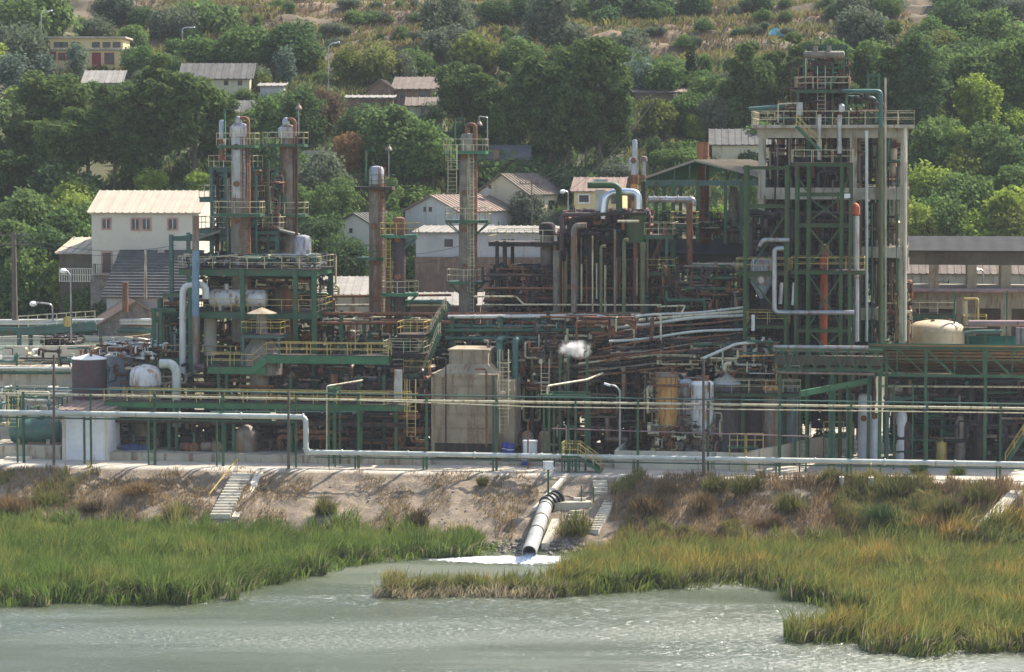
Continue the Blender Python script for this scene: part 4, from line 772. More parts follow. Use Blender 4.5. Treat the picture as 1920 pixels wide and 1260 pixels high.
for x, y0, y1, q_, mt, lb in ((771, 818, 730, 3.6, 'yellow', 'yellow caged ladder beside the furnace, in front of the walkway end'), (945, 812, 674, 4.6, 'cream_rail', 'pale caged ladder on the right flank of the furnace')):
    t = T('ladder', lb, 'ladder', P(x, y0, q_)); B().ladder(P(x, y0, q_), P(x, y1, q_), .75).build('cage', mt, t)
tag(B().pb(739, 752, 694, 748, 5, .6).build('cabinet', 'silver'), 'narrow pale upright cabinet on the long walkway', 'cabinet')
frame('canopy frame over the riverside walkway with a sloping arm', [616, 628], 1, 3, 725, [(728, 612, 632, 'open')], 'green', .14)
pipe('pale sloping pipe arm over the riverside posts', [(613, 845, 1), (613, 724, 1), (680, 713, 4)], .08, 'cream_rail')
for x0, lb in ((948, 'upper blue drum with white bands by the furnace'), (957, 'lower blue drum by the white plastic tub'), (985, 'blue drum below the white plastic tub')):
    y = {948: 851, 957: 853, 985: 872}[x0]; p = P(x0, y, {948: 6, 957: 5, 985: 3.5}[x0]); t = T('drum', lb, 'drum', p); B().lathe(p, [(.33, 0), (.35, .05), (.35, .3), (.37, .32), (.35, .34), (.35, .6), (.37, .62), (.35, .64), (.35, .95), (.31, 1.0)], 18).build('barrel', 'blue_drum', t, True); B().cyl(p + UP * .45, p + UP * .52, .355, n=18).build('band', 'white', t)
p = P(994, 853, 5); tag(B().lathe(p, [(.62, 0), (.62, 1.15), (.68, 1.15), (.68, 1.3), (.1, 1.3)], 22).build('tub', 'white', None, True), 'white plastic tub beside the blue drums', 'tub')
for x, lb in ((989, 'grey-green gas bottle behind the white tub'), (1020, 'grey-green gas bottle in front of the green posts')):
    p = P(x, 858, 6.5); tag(B().lathe(p, [(.5, 0), (.52, .1), (.52, 1.9), (.4, 2.25), (.1, 2.4)], 18).build('gas_bottle', 'zinc_streaked', None, True), lb, 'gas bottle')
pipe('thin rusty upright pipe in front of the blue drums', [(990, 885, 2), (990, 790, 2)], .07, 'rust')
# ---- central pipe rack
RQ = 14
for i, x in enumerate((640, 760, 848, 940, 1030, 1105, 1165, 1290, 1380)):
    s = SQ(P(x, 600, RQ))[0]; zt = P(x, 594, RQ).z; t = T('pipe_rack_frame', ordn(i) + ' portal from the left in the green central pipe rack', 'pipe rack', F(s, RQ + 2, G), 'portals of the central pipe rack')
    for qq in (RQ, RQ + 4): B().ib(F(s, qq, G), F(s, qq, zt), .3, .3).build('post', 'green', t)
    for zz in (zt - .2, zt - 1.6, zt - 3.0): B().ib(F(s, RQ - .3, zz), F(s, RQ + 4.3, zz), .2, .3).build('beam', 'green', t)
def rk(x, y, dq): return (x, y, RQ + dq)
rack = [('long pale pipe on top of the central rack', [rk(840, 594, .3), (1120, 592, RQ + .3), (1142, 597, RQ + .3)], .17, 'white_pipe'), ('long rusty pipe along the top of the central rack', [rk(600, 588, 1), rk(1390, 590, 1)], .16, 'rust'),
 ('dark red pipe crossing behind the middle columns', [rk(596, 606, 0), rk(845, 604, 0)], .17, 'rust'), ('long teal pipe in the central rack', [rk(835, 612, .2), rk(1150, 612, .2)], .14, 'teal'), ('dull green girder along the central rack', [rk(835, 620, -.3), rk(1160, 619, -.3)], .18, 'green'),
 ('dark teal girder low in the central rack', [rk(835, 634, -.3), rk(1150, 633, -.3)], .16, 'teal'), ('thin pale pipe low in the central rack', [rk(920, 641, -.4), rk(1160, 641, -.4)], .08, 'cream_rail'), ('green beam at the foot of the central rack', [rk(910, 668, -.4), rk(1060, 668, -.4)], .22, 'green'),
 ('upper dark red pipe behind the tall tan column', [(596, 590, 19), (930, 588, 19)], .14, 'rust'), ('brown pipe across the back of the columns', [(600, 556, 21), (846, 553, 21)], .12, 'rust'), ('pale pipe across the back of the columns', [(600, 573, 21), (846, 571, 21)], .12, 'cream_rail'),
 ('teal pipe behind the landing', [(760, 566, 19), (840, 566, 19), (840, 600, 19)], .22, 'teal'), ('brown header crossing between columns and centre block', [(905, 540, 17), (1250, 541, 17)], .11, 'rust'), ('second brown header across the centre block', [(905, 517, 17), (1130, 516, 17)], .1, 'darkrust'),
 ('pale zigzag pipe in front of the centre block', [(890, 556, 15), (968, 556, 15), (982, 571, 15), (1240, 572, 15)], .08, 'cream_rail'), ('grey handrail-like pipe over the centre block', [(905, 571, 16), (985, 572, 16)], .06, 'cream_rail'),
 ('vertical teal elbow pipe, the shorter of two right of the furnace', [(936, 690, 9), (936, 637, 9), (946, 637, 12)], .3, 'teal'), ('vertical teal elbow pipe, the taller of two right of the furnace', [(966, 742, 9), (966, 637, 9), (976, 637, 12)], .3, 'teal')]
for lb, pts, r_, m_ in rack: pipe(lb, pts, r_, m_, 5 if r_ > .15 else 0)
# sweeping bundle to the concrete tower
bundle = [(580, 'pale_pipe', .16, 'long pale pipe sweeping up to the concrete tower, uppermost of the bundle'), (586, 'cream_rail', .2, 'broad cream pipe sweeping towards the concrete tower'), (592, 'pale_pipe', .2, 'wide grey-green pipe sweeping towards the concrete tower'), (602, 'rust', .12, 'rusty pipe under the wide grey-green sweeping pipe'),
 (611, 'darkrust', .12, 'dark pipe in the middle of the sweeping bundle'), (618, 'pale_pipe', .17, 'bluish pale pipe in the lower part of the sweeping bundle'), (627, 'rust', .1, 'rust-brown lower pipe of the sweeping bundle'), (634, 'darkrust', .12, 'darkest lower pipe of the sweeping bundle'), (641, 'zinc_streaked', .1, 'grey streaked lower pipe of the sweeping bundle'), (650, 'rust', .12, 'lowest rusty pipe of the sweeping bundle')]
for i, (y, m_, r_, lb) in enumerate(bundle):
    k = (i * 37 % 11) - 5; pipe(lb, [(1130 + k * 3, y + 26 - k, 12 - i * .4), (1210, y + 14 + k, 12.6 - i * .4), (1300, y + 5 - k * .6, 13.4 - i * .4), (1400, y - 2 + k * .5, 14.6 - i * .4)], r_ * .72, m_, 5 if r_ > .15 else 0, bend=6)
for i, (y, m_) in enumerate(((655, 'rust'), (664, 'cream_rail'), (671, 'darkrust'), (680, 'zinc_streaked'), (690, 'rust'))):
    pipe(('rusty', 'cream', 'dark', 'grey', 'red-brown')[i] + ' curved pipe low behind the orange tank', [(1085, y + 18, 10 - i * .3), (1190, y + 6, 10.5 - i * .3), (1290, y - 6, 11.5 - i * .3), (1420, y - 26, 14 - i * .3)], .1, m_, bend=5)
pipe('cream upright pipe loop in front of the sweeping bundle', [(1222, 590, 10), (1239, 590, 10), (1239, 683, 10), (1310, 683, 10)], .09, 'cream_rail'); pipe('cream pipe dog-leg on top of the sweeping bundle', [(1232, 575, 14), (1285, 573, 14), (1275, 592, 13)], .08, 'cream_rail')
pipe('rust-red pipe hoop in the sweeping bundle', [(1150, 600, 11), (1150, 632, 11), (1190, 632, 11), (1190, 612, 11), (1180, 604, 11)], .22, 'rust'); pipe('rusty upright pipe left of the hoop', [(1144, 598, 11), (1144, 645, 11)], .18, 'rust')
clutter('tangled rusty pipework in the heart of the works', 1000, 1250, 596, 700, 10, 20, 230, ['rust', 'rust', 'darkrust', 'darkrust', 'zinc_streaked', 'purple_brown', 'column_brown', 'cream_rail'], (.05, .15), .45, 61)
clutter('tangled dark pipework behind the furnace and rack', 905, 1060, 640, 850, 9, 18, 200, ['rust', 'rust', 'darkrust', 'darkrust', 'zinc_streaked', 'purple_brown', 'column_brown', 'cream_rail'], (.05, .13), .35, 62)
clutter('dense shaded pipework beneath the centre, above the stairs', 1040, 1240, 690, 852, 9, 18, 230, ['darkrust', 'rust', 'black', 'darkrust', 'zinc_streaked'], (.05, .16), .35, 63)
clutter('rusty service pipes over the tank group', 1230, 1460, 640, 697, 9, 19, 190, ['rust', 'darkrust', 'zinc_streaked', 'green', 'cream_rail', 'darkrust'], (.05, .12), .35, 64)
clutter('shaded pipework below the columns and pipe rack', 590, 850, 600, 690, 14, 21, 150, ['darkrust', 'rust', 'green', 'cream_rail', 'black'], (.05, .14), .45, 65)
clutter('rack pipes and cables in the central pipe rack', 850, 1150, 598, 645, 14, 18, 110, ['darkrust', 'green', 'teal', 'cream_rail', 'rust'], (.05, .12), .6, 66)
# ---- centre block of vessels
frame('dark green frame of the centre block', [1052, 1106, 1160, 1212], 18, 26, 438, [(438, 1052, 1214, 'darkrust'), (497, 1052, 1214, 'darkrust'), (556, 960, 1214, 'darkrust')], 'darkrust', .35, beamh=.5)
frame('dark platform with open railing left of the centre block', [932, 946, 1040], 19, 24, 452, [(455, 916, 1052, 'cream_rail')], 'darkrust', .3, beamh=.35)
frame('small green decks between the centre block and the canopy', [1214, 1250], 17, 22, 440, [(442, 1208, 1262, 'cream_rail'), (510, 1208, 1262, 'yellow')], 'green', .22, beamh=.3)
column('flanged dark column rising through the left dark platform', 1026, 13, 424, 600, 21, [(440, 'darkrust', 1.2), (None, 'column_brown', 1.0)], name='vertical_vessel')
column('rust-and-white striped twin stack, taller pipe', 1190, 7, 264, 440, 20, [(300, 'silver', .7), (328, 'silver', 1), (345, 'rust', 1.05), (None, 'ochre', .95)], name='stack', n=16); column('rust-and-white striped twin stack, left pipe', 1183, 5, 300, 440, 21.5, [(320, 'silver', 1), (None, 'rust', .95)], name='stack', n=14)
column('thin dark stack with a cap right of the striped stack', 1207, 4.5, 296, 440, 20, [(303, 'zinc_streaked', 1.5), (340, 'silver', 1), (None, 'darkrust', 1)], name='stack', n=14)
pipe('shiny silver duct arching over the centre block', [(1131, 410, 17), (1136, 360, 17), (1197, 360, 17), (1197, 392, 17)], .34, 'silver_clean', bend=1.2)
pipe('moss green pipe hooking over the silver duct', [(1102, 347, 16), (1161, 347, 16), (1161, 396, 16)], .3, 'green_moss', bend=.7)
q = B().pb(1116, 1133, 356, 397, 18, 1.2); q.pb(1113, 1136, 336, 347, 18, 1.4); tag(q.build('square_stack', 'silver'), 'short square silver stack beside the green hook pipe', 'stack')
t = T('oxide_drum_stack', 'large mossy pipe section beneath the striped stacks', 'pipe', P(1193, 450, 17)); B().cyl(P(1193, 455, 17.5), P(1193, 398, 17.5), .95, n=20).build('shell', 'green_moss', t, True)
cb = [('grey elbowed pipe, thickest upright of the centre block', [(1100, 423, 15), (1076, 423, 15), (1076, 586, 15)], .28, 'zinc_streaked'), ('mossy upright pipe right of centre', [(1178, 450, 15), (1170, 450, 15), (1170, 585, 15)], .18, 'moss_pipe'), ('yellow-brown upright elbow pipe in the centre', [(1136, 462, 15), (1127, 462, 15), (1127, 590, 15)], .15, 'moss_pipe'),
 ('broad moss-yellow upright at the right of the centre block', [(1205, 455, 16), (1205, 590, 16)], .26, 'moss_pipe'), ('rust upright pipe behind the moss-yellow one', [(1192, 440, 17), (1192, 580, 17)], .25, 'rust'), ('blue-grey thin upright in the centre block', [(1153, 430, 15), (1153, 590, 15)], .12, 'zinc_streaked'), ('cream thin upright in the centre block', [(1111, 442, 14), (1111, 585, 14)], .07, 'cream_rail'),
 ('rusty header pipe along the top of the centre block', [(1053, 470, 16), (1053, 402, 16), (1112, 402, 16)], .19, 'purple_brown'), ('brown header pipe under the silver duct', [(1112, 402, 16), (1212, 400, 16)], .15, 'darkrust'), ('mauve short header right of the square stack', [(1158, 415, 15), (1198, 415, 15)], .12, 'cream_rail'), ('dark upright pipe nearest the left dark platform', [(1044, 470, 17), (1044, 590, 17)], .35, 'column_brown')]
for lb, pts, r_, m_ in cb: pipe(lb, pts, r_, m_)
for i, (x, r_, m_) in enumerate(((1066, .8, 'darkrust'), (1092, .7, 'purple_brown'), (1140, .9, 'darkrust'), (1180, .7, 'darkrust'))):
    tag(B().lathe(P(x, 580, 22), [(r_, 0), (r_, 5.5), (r_ * .7, 6.1), (.1, 6.3)], 20).build('reactor', m_, None, True), 'dark upright reactor, ' + ordn(i) + ' from the left inside the centre block', 'reactor')
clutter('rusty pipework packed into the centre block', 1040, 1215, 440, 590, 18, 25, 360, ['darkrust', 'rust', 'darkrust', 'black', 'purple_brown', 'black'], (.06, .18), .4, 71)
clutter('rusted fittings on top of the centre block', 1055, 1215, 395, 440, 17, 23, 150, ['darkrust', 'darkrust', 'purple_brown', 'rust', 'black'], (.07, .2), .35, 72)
clutter('shaded piping left of the centre block', 905, 1050, 500, 595, 18, 24, 120, ['darkrust', 'rust', 'black', 'zinc_streaked', 'purple_brown'], (.05, .13), .5, 73)
clutter('pipes and small vessels between the centre block and the green tower', 1210, 1400, 500, 600, 15, 24, 150, ['darkrust', 'rust', 'green', 'zinc_streaked', 'purple_brown'], (.05, .14), .45, 74)
clutter('dark pipework stacked under the central steelwork', 920, 1400, 575, 640, 19, 25, 200, ['darkrust', 'black', 'purple_brown', 'rust'], (.08, .22), .5, 75)
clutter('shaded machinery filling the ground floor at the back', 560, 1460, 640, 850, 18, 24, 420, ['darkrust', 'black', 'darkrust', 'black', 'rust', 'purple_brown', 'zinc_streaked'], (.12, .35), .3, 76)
stair('steep dark stair left of the open canopy', P(1222, 510, 18), P(1248, 440, 18), .9, 'darkrust', 'rust'); stair('dark stair running down behind the central pipes', P(1280, 570, 16), P(1243, 512, 16), .9, 'darkrust', 'rust')

for i, (x, m_, r_) in enumerate(((836, 'darkrust', .07), (912, 'rust', .09), (925, 'green', .1))): pipe(('dark thin pipe up the front of the furnace hood', 'rusty thin pipe on the right half of the furnace front', 'green thin pipe at the right edge of the furnace')[i], [(x, 850 - i * 12, 5.6), (x, 672 + i * 20, 5.6), (x - 22, 672 + i * 20, 5.6)] if i < 2 else [(x, 850, 5.6), (x, 705, 5.6)], r_, m_)
# ---------------------------------------------------------------- open canopy and arcade building
Q = 26
t = T('open_canopy', 'open canopy with green trusses and a pale gabled sheet roof', 'canopy', fl(P(1310, 460, Q)))
zE, zR = P(1212, 334, Q).z, P(1305, 300, Q).z; sa, sm, sb = (SQ(P(x, 330, Q))[0] for x in (1206, 1303, 1440)); dp = 12; off = 4.4
zB_ = P(1310, 456, Q).z
roofobj('roof', [(F(sa, Q - .3, zE), F(sa + off, Q + dp, zE), F(sm + off, Q + dp, zR), F(sm, Q - .3, zR)), (F(sb + off, Q + dp, zE), F(sb, Q - .3, zE), F(sm, Q - .3, zR), F(sm + off, Q + dp, zR))], 'roof_fibre', t)
roofobj('ceiling', [(F(sa, Q - .3, zE - .16), F(sa + off, Q + dp, zE - .16), F(sm + off, Q + dp, zR - .16), F(sm, Q - .3, zR - .16)), (F(sb + off, Q + dp, zE - .16), F(sb, Q - .3, zE - .16), F(sm, Q - .3, zR - .16), F(sm + off, Q + dp, zR - .16))], 'roof_green', t, .03, ribs=False)
q = B().bar(F(sa, Q, zE - .45), F(sb, Q, zE - .45), .3, .5).build('eaves_beam', 'teal', t); q = B()
for k in range(9): s = sa + (sb - sa) * k / 8; z = zE + (zR - zE) * (1 - abs(s - sm) / ((sm - sa) if s < sm else (sb - sm))); q.bar(F(s, Q, zE - .2), F(s, Q, z - .1), .12)
q.bar(F(sa, Q, zE), F(sm, Q, zR - .15), .15, .2).bar(F(sb, Q, zE), F(sm, Q, zR - .15), .15, .2).build('truss', 'green', t)
for x in (1230, 1262, 1308, 1360, 1390, 1428):
    s = SQ(P(x, 440, Q))[0]
    for qq in (Q, Q + 8): B().ib(F(s, qq, zB_), F(s, qq, zE - .3), .3, .3).build('post', 'green', t)
pipe('rusty fat chimney rising through the open canopy', [(1318, 455, Q + 4), (1318, 266, Q + 4)], .6, 'rust', 8, name='chimney', cat='chimney')
column('pale mottled vessel with a narrow neck under the open canopy', 1376, 14, 400, 455, Q + 4, [(None, 'column_brown', 1)], name='vertical_vessel'); tag(B().lathe(P(1376, 400, Q + 4), [(.5, 0), (.55, 1.6), (.3, 2.4), (.1, 2.5)], 18).build('vessel_dome', 'column_brown', None, True), 'rust-tan neck on top of the mottled vessel under the canopy', 'vessel')
clutter('fittings and rails on the terrace under the open canopy', 1235, 1420, 400, 456, Q + 1, Q + 9, 70, ['darkrust', 'green', 'cream_rail', 'rust'], (.05, .12), .25, 81)
pipe('silver insulated pipe with dark bands entering the canopy', [(1216, 374, 20), (1300, 374, 20), (1300, 385, 20)], .28, 'silver', 1.1, bend=.3); pipe('dark-red downpipe with a horizontal cream run to the green tower', [(1293, 380, 19), (1293, 498, 19)], .3, 'rust', 3); pipe('cream and rust banded horizontal pipe meeting the green tower', [(1293, 498, 19), (1400, 498, 19)], .26, 'beige_vessel', 1.6)
frame('small railed landing under the silver banded pipe', [1262, 1290], 19.5, 22, 420, [(421, 1258, 1306, 'yellow')], 'green', .2, beamh=.25)
AQ = 34
def arc(label, x0, x1, ytop, ybeam, ylow, cols, q, dp, roof=True):
    q_ = q
    s0, s1 = SQ(P(x0, ytop, q))[0], SQ(P(x1, ytop, q))[0]; zt, zb, zl = P((x0 + x1) / 2, ytop, q).z, P((x0 + x1) / 2, ybeam, q).z, P((x0 + x1) / 2, ylow, q).z
    t = T('arcade_building', label, 'building', F((s0 + s1) / 2, q, G)); B().fb(s0, s1, q, q + .5, zb, zt).build('beam', 'concrete_dark', t); B().fb(s0, s1, q + dp - .5, q + dp, zb, zt).build('beam', 'concrete_dark', t)
    roofobj('roof', [(F(s0 - .3, q - .8, zt + .02), F(s1 + .3, q - .8, zt + .02), F(s1 + .3, q + dp + .4, zt + 1.1), F(s0 - .3, q + dp + .4, zt + 1.1))], 'roof_slate', t, .15, ribs=False)
    for x in cols:
        s = SQ(P(x, ytop, q))[0]
        for qq in (q + .02, q + dp - .6): B().fb(s - .45, s + .45, qq, qq + .5, G, zb).build('column', 'furnace', t)
    B().fb(s0, s1, q - .6, q + dp, zl - .35, zl).build('floor_slab', 'furnace', t); B().fb(s0, s1, q + .05, q + .3, zl - 1.9, zl - .36).build('parapet', 'furnace', t); q = B()
    for i in range(int((s1 - s0) / 4.5)): q.fb(s0 + i * 4.5, s0 + i * 4.5 + .7, q_ + .06, q_ + .5, G, zl - 1.91)
    q.build('pillar', 'furnace', t)
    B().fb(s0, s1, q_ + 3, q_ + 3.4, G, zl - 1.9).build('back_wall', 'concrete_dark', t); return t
arc('long open concrete arcade building with a grey roof edge, right part', 1705, 2000, 470, 497, 541, (1752, 1823, 1887, 1960), AQ, 9)
arc('open concrete hall behind the banded pipe and green tower, lower roof', 1238, 1440, 475, 500, 560, (1300, 1350, 1408), 24, 8)
house('tiled roof seen through the arcade openings', 1690, 2000, 512, 560, 292, 8, 1.5, 'x', 'concrete', 'roof_tile', [], yaw=-8)
pipe('long pinkish pipe along the arcade floor', [(1700, 545, AQ - 1.5), (1990, 545, AQ - 1.5)], .2, 'mauve_pipe'); pipe('long mauve pipe below the arcade', [(1816, 606, 24), (1990, 606, 24)], .28, 'mauve_pipe'); pipe('pale edge pipe above the mauve pipe', [(1816, 602, 24.4), (1990, 602, 24.4)], .08, 'white_pipe')
# ---------------------------------------------------------------- concrete tower
TQ = 20; TD = 11
t = T('concrete_tower', 'tall open concrete process tower stained with rust', 'tower', F(SQ(P(1560, 600, TQ))[0], TQ, G)); zD = P(1560, 240, TQ).z
sv = [SQ(P(x, 400, TQ))[0] for x in (1428, 1600, 1697)]
for x in (1428, 1599, 1694):
    s = SQ(P(x, 400, TQ))[0]; B().fb(s - .32, s + .32, TQ, TQ + .7, G, zD).build('column', 'concrete', t)
for x in (1464, 1500, 1617, 1682):
    s = SQ(P(x, 400, TQ + TD))[0]; B().fb(s - .4, s + .4, TQ + TD - .8, TQ + TD, G, zD).build('column', 'concrete', t)
s0, s1 = SQ(P(1410, 240, TQ))[0], SQ(P(1714, 240, TQ))[0]; B().fb(s0, s1, TQ - .8, TQ + TD + .8, zD, zD + .28).build('top_slab', 'concrete', t)
a0, a1 = SQ(P(1420, 240, TQ))[0], SQ(P(1703, 240, TQ))[0]
B().fb(a0, a1, TQ + .05, TQ + .5, zD - .9, zD - .004).build('top_beam', 'concrete', t); B().fb(a0, a1, TQ + TD - .5, TQ + TD - .05, zD - .9, zD - .004).build('top_beam', 'concrete', t)
for y0, y1, x0, x1 in ((352, 374, 1420, 1704), (463, 483, 1600, 1704), (463, 483, 1405, 1470), (577, 600, 1560, 1660)):
    zt_, zb_ = P(1600, y0, TQ).z, P(1600, y1, TQ).z; c0, c1 = SQ(P(x0, 400, TQ))[0], SQ(P(x1, 400, TQ))[0]
    B().fb(c0, c1, TQ - .1, TQ + .35, zb_, zt_).build('edge_beam', 'concrete', t); B().fb(c0, c1, TQ + TD - .35, TQ + TD - .06, zb_, zt_).build('edge_beam', 'concrete', t); B().fb(c0 + .02, c1 - .02, TQ + .36, TQ + TD - .36, zt_ - .3, zt_ - .01).build('floor_slab', 'concrete_dark', t)
B().rail([F(s0, TQ - .7, zD + .28), F(s1, TQ - .7, zD + .28), F(s1, TQ + TD, zD + .28), F(s0, TQ + TD, zD + .28), F(s0, TQ - .7, zD + .28)], 1.25, 1.4, .035).build('railing', 'cream_rail', t)
def PT(x, y, d=0): return P(x, y, TQ + d)
column('big dark-red reactor shell crowning the concrete tower', 1541, 21, 126, 237, TQ + 4, [(166, 'purple_brown', .9), (237, 'purple_brown', 1.1)], name='reactor')
frame('green steel cage on the very top of the concrete tower', [1508, 1530, 1562, 1583], TQ + 3, TQ + 7, 84, [(84, 1504, 1588, 'open'), (168, 1492, 1592, 'cream_rail'), (124, 1505, 1585, 'open')], 'green', .18, yb=237, beamh=.26, brace=[(1512, 105, 1530, 86), (1560, 105, 1580, 86)])
frame('front landing with cream railings halfway up the tower crown', [1496, 1588], TQ + 1.4, TQ + 2.8, 168, [(168, 1490, 1592, 'cream_rail')], 'green', .18, yb=237, beamh=.3); tag(B().pb(1520, 1560, 114, 124, TQ + 2.2, .6).build('valve_block', 'darkrust'), 'dark block of fittings just under the cream header', 'fittings')
tag(B().pipe([PT(1526, 84, 4), PT(1526, 72, 4), PT(1539, 72, 4), PT(1539, 84, 4)], .07, 6).build('lifting_hoop', 'green'), 'small green hoop at the highest point of the tower', 'hoop')
drum('fat cream pipe header below the top green cage', 1506, 1584, 96, 109, TQ + 2.2, 'column_brown', 'header', sad=False)
drum('dark red cross vessel under the cream header', 1518, 1560, 122, 135, TQ + 3.5, 'rust', 'cross_vessel', sad=False)
for i, (pts, r_, m_, lb) in enumerate([([(1568, 171, 4), (1590, 171, -1.2), (1652, 171, -1.2), (1652, 240, -1.2)], .19, 'teal', 'upper green pipe looping over the tower deck'), ([(1560, 182, 6), (1641, 184, 6), (1641, 236, 6)], .2, 'teal', 'lower green pipe looping over the tower deck'), ([(1652, 238, -1.2), (1652, 645, -1.2)],   .25, 'moss_pipe', 'mossy yellow-green standpipe down the face of the tower'), ([(1660, 146, -1.2), (1660, 640, -1.2)], .1, 'concrete', 'slim cream standpipe beside the mossy one'),
   ([(1625, 245, -1), (1625, 640, -1)], .15, 'white_pipe', 'white vertical conduit on the tower face'), ([(1645, 240, 4), (1645, 640, 4)], .1, 'rust', 'thin rusty riser beside the mossy standpipe'), ([(1574, 215, -1), (1574, 288, -1)], .22, 'silver', 'short grey duct in front of the deck railing'), ([(1536, 214, -1), (1536, 300, -1)], .2, 'silver', 'grey vertical duct by the green stairs'),
   ([(1404, 205, 2), (1470, 200, 2)], .22, 'teal', 'short green pipe at the left end of the tower deck'), ([(1459, 230, 0), (1459, 195, 0), (1500, 193, 0)], .07, 'cream_rail', 'thin cream hoop pipe on the left of the tower deck'), ([(1480, 245, 1), (1480, 640, 1)], .12, 'zinc_streaked', 'grey downpipe on the shaded left of the tower'), ([(1612, 375, -.5), (1612, 640, -.5)], .09, 'rust', 'rust-brown cable pipe on the tower face'), ([(1635, 380, -.6), (1635, 640, -.6)], .08, 'teal', 'thin green downpipe on the tower face'),
   ([(1697, 240, -.5), (1697, 640, -.5)], .16, 'concrete_pale', 'cream conduit down the right corner of the tower'), ([(1672, 500, 0), (1672, 560, 0), (1680, 575, 0), (1680, 640, 0)], .1, 'rust', 'rusty kinked pipe near the foot of the tower')]):
    pipe(lb, [PT(*p) for p in pts], r_, m_, 6 if r_ > .2 else 0)
column('cream tank with rust foot on the upper right floor of the tower', 1675, 7, 282, 325, TQ + 3, [(None, 'beige_vessel', 1)], name='vertical_vessel', n=18); tag(B().lathe(PT(1683, 438, 3), [(.3, 0), (.35, .05), (.35, 1.0), (.2, 1.15), (.05, 1.2)], 16).build('yellow_canister', 'yellow', None, True), 'small yellow canister on the middle right floor of the tower', 'canister')
frame('small green lattice frame right of the reactor', [1628, 1648], TQ + 3, TQ + 6, 137, [(138, 1626, 1650, 'open'), (165, 1590, 1652, 'open')], 'green', .2, yb=237, beamh=.2)
tag(B().pb(1493, 1505, 192, 216, TQ - .5, .4).build('instrument_box', 'silver'), 'grey instrument box at the left of the reactor', 'box')
tag(B().lathe(PT(1578, 210, 2), [(.2, 0), (.3, .2), (.3, .6), (.05, .8)], 12).build('white_ball_vessel', 'white', None, True), 'small white round vessel right of the reactor', 'vessel')
drum('green drum on the left part of the tower deck', 1455, 1500, 218, 234, TQ + 3, 'teal')
stair('green stairs descending from the tower deck', PT(1540, 284, -2.5), PT(1493, 237, -2.5), .9, 'green', 'yellow', side=N)
clutter('pipes, valves and rails crowding the tower deck', 1450, 1655, 165, 237, TQ + 1, TQ + 8, 80, ['rust', 'darkrust', 'green', 'darkrust', 'black', 'darkrust'], (.05, .13), .25, 91)
clutter('fittings within the cage on top of the tower', 1500, 1590, 110, 190, TQ + 2.5, TQ + 7, 80, ['darkrust', 'black', 'green', 'darkrust', 'rust'], (.06, .18), .3, 92)
clutter('shaded pipework on the floors of the concrete tower', 1430, 1700, 250, 640, TQ + 2, TQ + 9, 260, ['darkrust', 'rust', 'black', 'darkrust', 'green', 'zinc_streaked'], (.06, .16), .3, 93)
clutter('dense dark pipework inside the left half of the tower', 1440, 1600, 300, 640, TQ + 1, TQ + 10, 420, ['darkrust', 'black', 'darkrust', 'purple_brown'], (.1, .3), .22, 94)
for y, x0, lb in ((176, 1490, 'dark red ladder left of the reactor'), (190, 1540, 'pale ladder down the front of the reactor')):
    t = T('ladder', lb, 'ladder', PT(x0, 237, 2.4)); B().ladder(PT(x0, 234, 2.2), PT(x0, 142, 2.2), .7, False).build('ladder_frame', 'rust' if x0 < 1500 else 'cream_rail', t)
# green lattice lift tower
GQ = 11
frame('green steel lift tower with crossed bracing in front of the concrete tower', [1494, 1516, 1578, 1595], GQ, GQ + 3.5, 306, [(306, 1484, 1598, 'cream_rail'), (420, 1490, 1596, 'open'), (362, 1490, 1596, 'open'), (508, 1483, 1620, 'yellow'), (617, 1490, 1596, 'open')], 'green_moss', .26, beamh=.3,
      brace=[(1516, 370, 1578, 415), (1578, 370, 1516, 415), (1516, 426, 1578, 500), (1578, 426, 1516, 500), (1516, 515, 1578, 612), (1578, 515, 1516, 612), (1516, 622, 1578, 680), (1578, 622, 1516, 680), (1494, 330, 1516, 362), (1595, 320, 1580, 362)])
frame('tall green portal frame left of the lift tower', [1398, 1475], GQ, GQ + 3.5, 310, [(312, 1393, 1480, 'open'), (384, 1396, 1480, 'open'), (510, 1380, 1478, 'yellow'), (610, 1400, 1478, 'yellow')], 'green_moss', .3, beamh=.28, brace=[(1402, 515, 1474, 605), (1474, 400, 1410, 500)])
tag(B().pb(1583, 1594, 363, 371, GQ - .25, .06).build('sign_plate', 'white'), 'small white plate on the lift tower corner', 'sign')
column('orange-red tall pipe column inside the lift tower', 1545, 7.5, 462, 660, GQ + 1.6, [(480, 'rust', 1.3), (None, 'orange', 1.0)], name='orange_standpipe', n=18)
for lb, pts, r_, m_ in [('silver pipe bending across the portal frame, upper', [(1480, 450, GQ - .5), (1430, 450, GQ - .5), (1424, 462, GQ - .5)], .2, 'silver'), ('long silver pipe looping down and across in front of the lift tower', [(1470, 466, GQ - .6), (1452, 466, GQ - .6), (1452, 586, GQ - .6), (1602, 586, GQ - .6)], .22, 'silver'),
   ('light blue-grey upright pipe right of the lift tower', [(1605, 405, GQ + 1), (1605, 520, GQ + 1)], .3, 'silver'), ('lower grey length of the upright pipe right of the lift tower', [(1606, 522, GQ + 1), (1606, 640, GQ + 1)], .24, 'silver'), ('short silver pipe by the hopper', [(1466, 530, GQ), (1463, 570, GQ)], .2, 'silver'), ('short silver pipe beside the lift tower post', [(1488, 530, GQ), (1486, 572, GQ)], .15, 'silver')]:
    pipe(lb, pts, r_, m_)
tag(B().lathe(P(1604, 404, GQ + 1), [(.3, 0), (.4, .1), (.4, .7), (.25, 1.0), (.1, 1.1)], 14).build('rusty_valve', 'orange', None, True), 'rust-orange head on the upright grey pipe', 'valve')
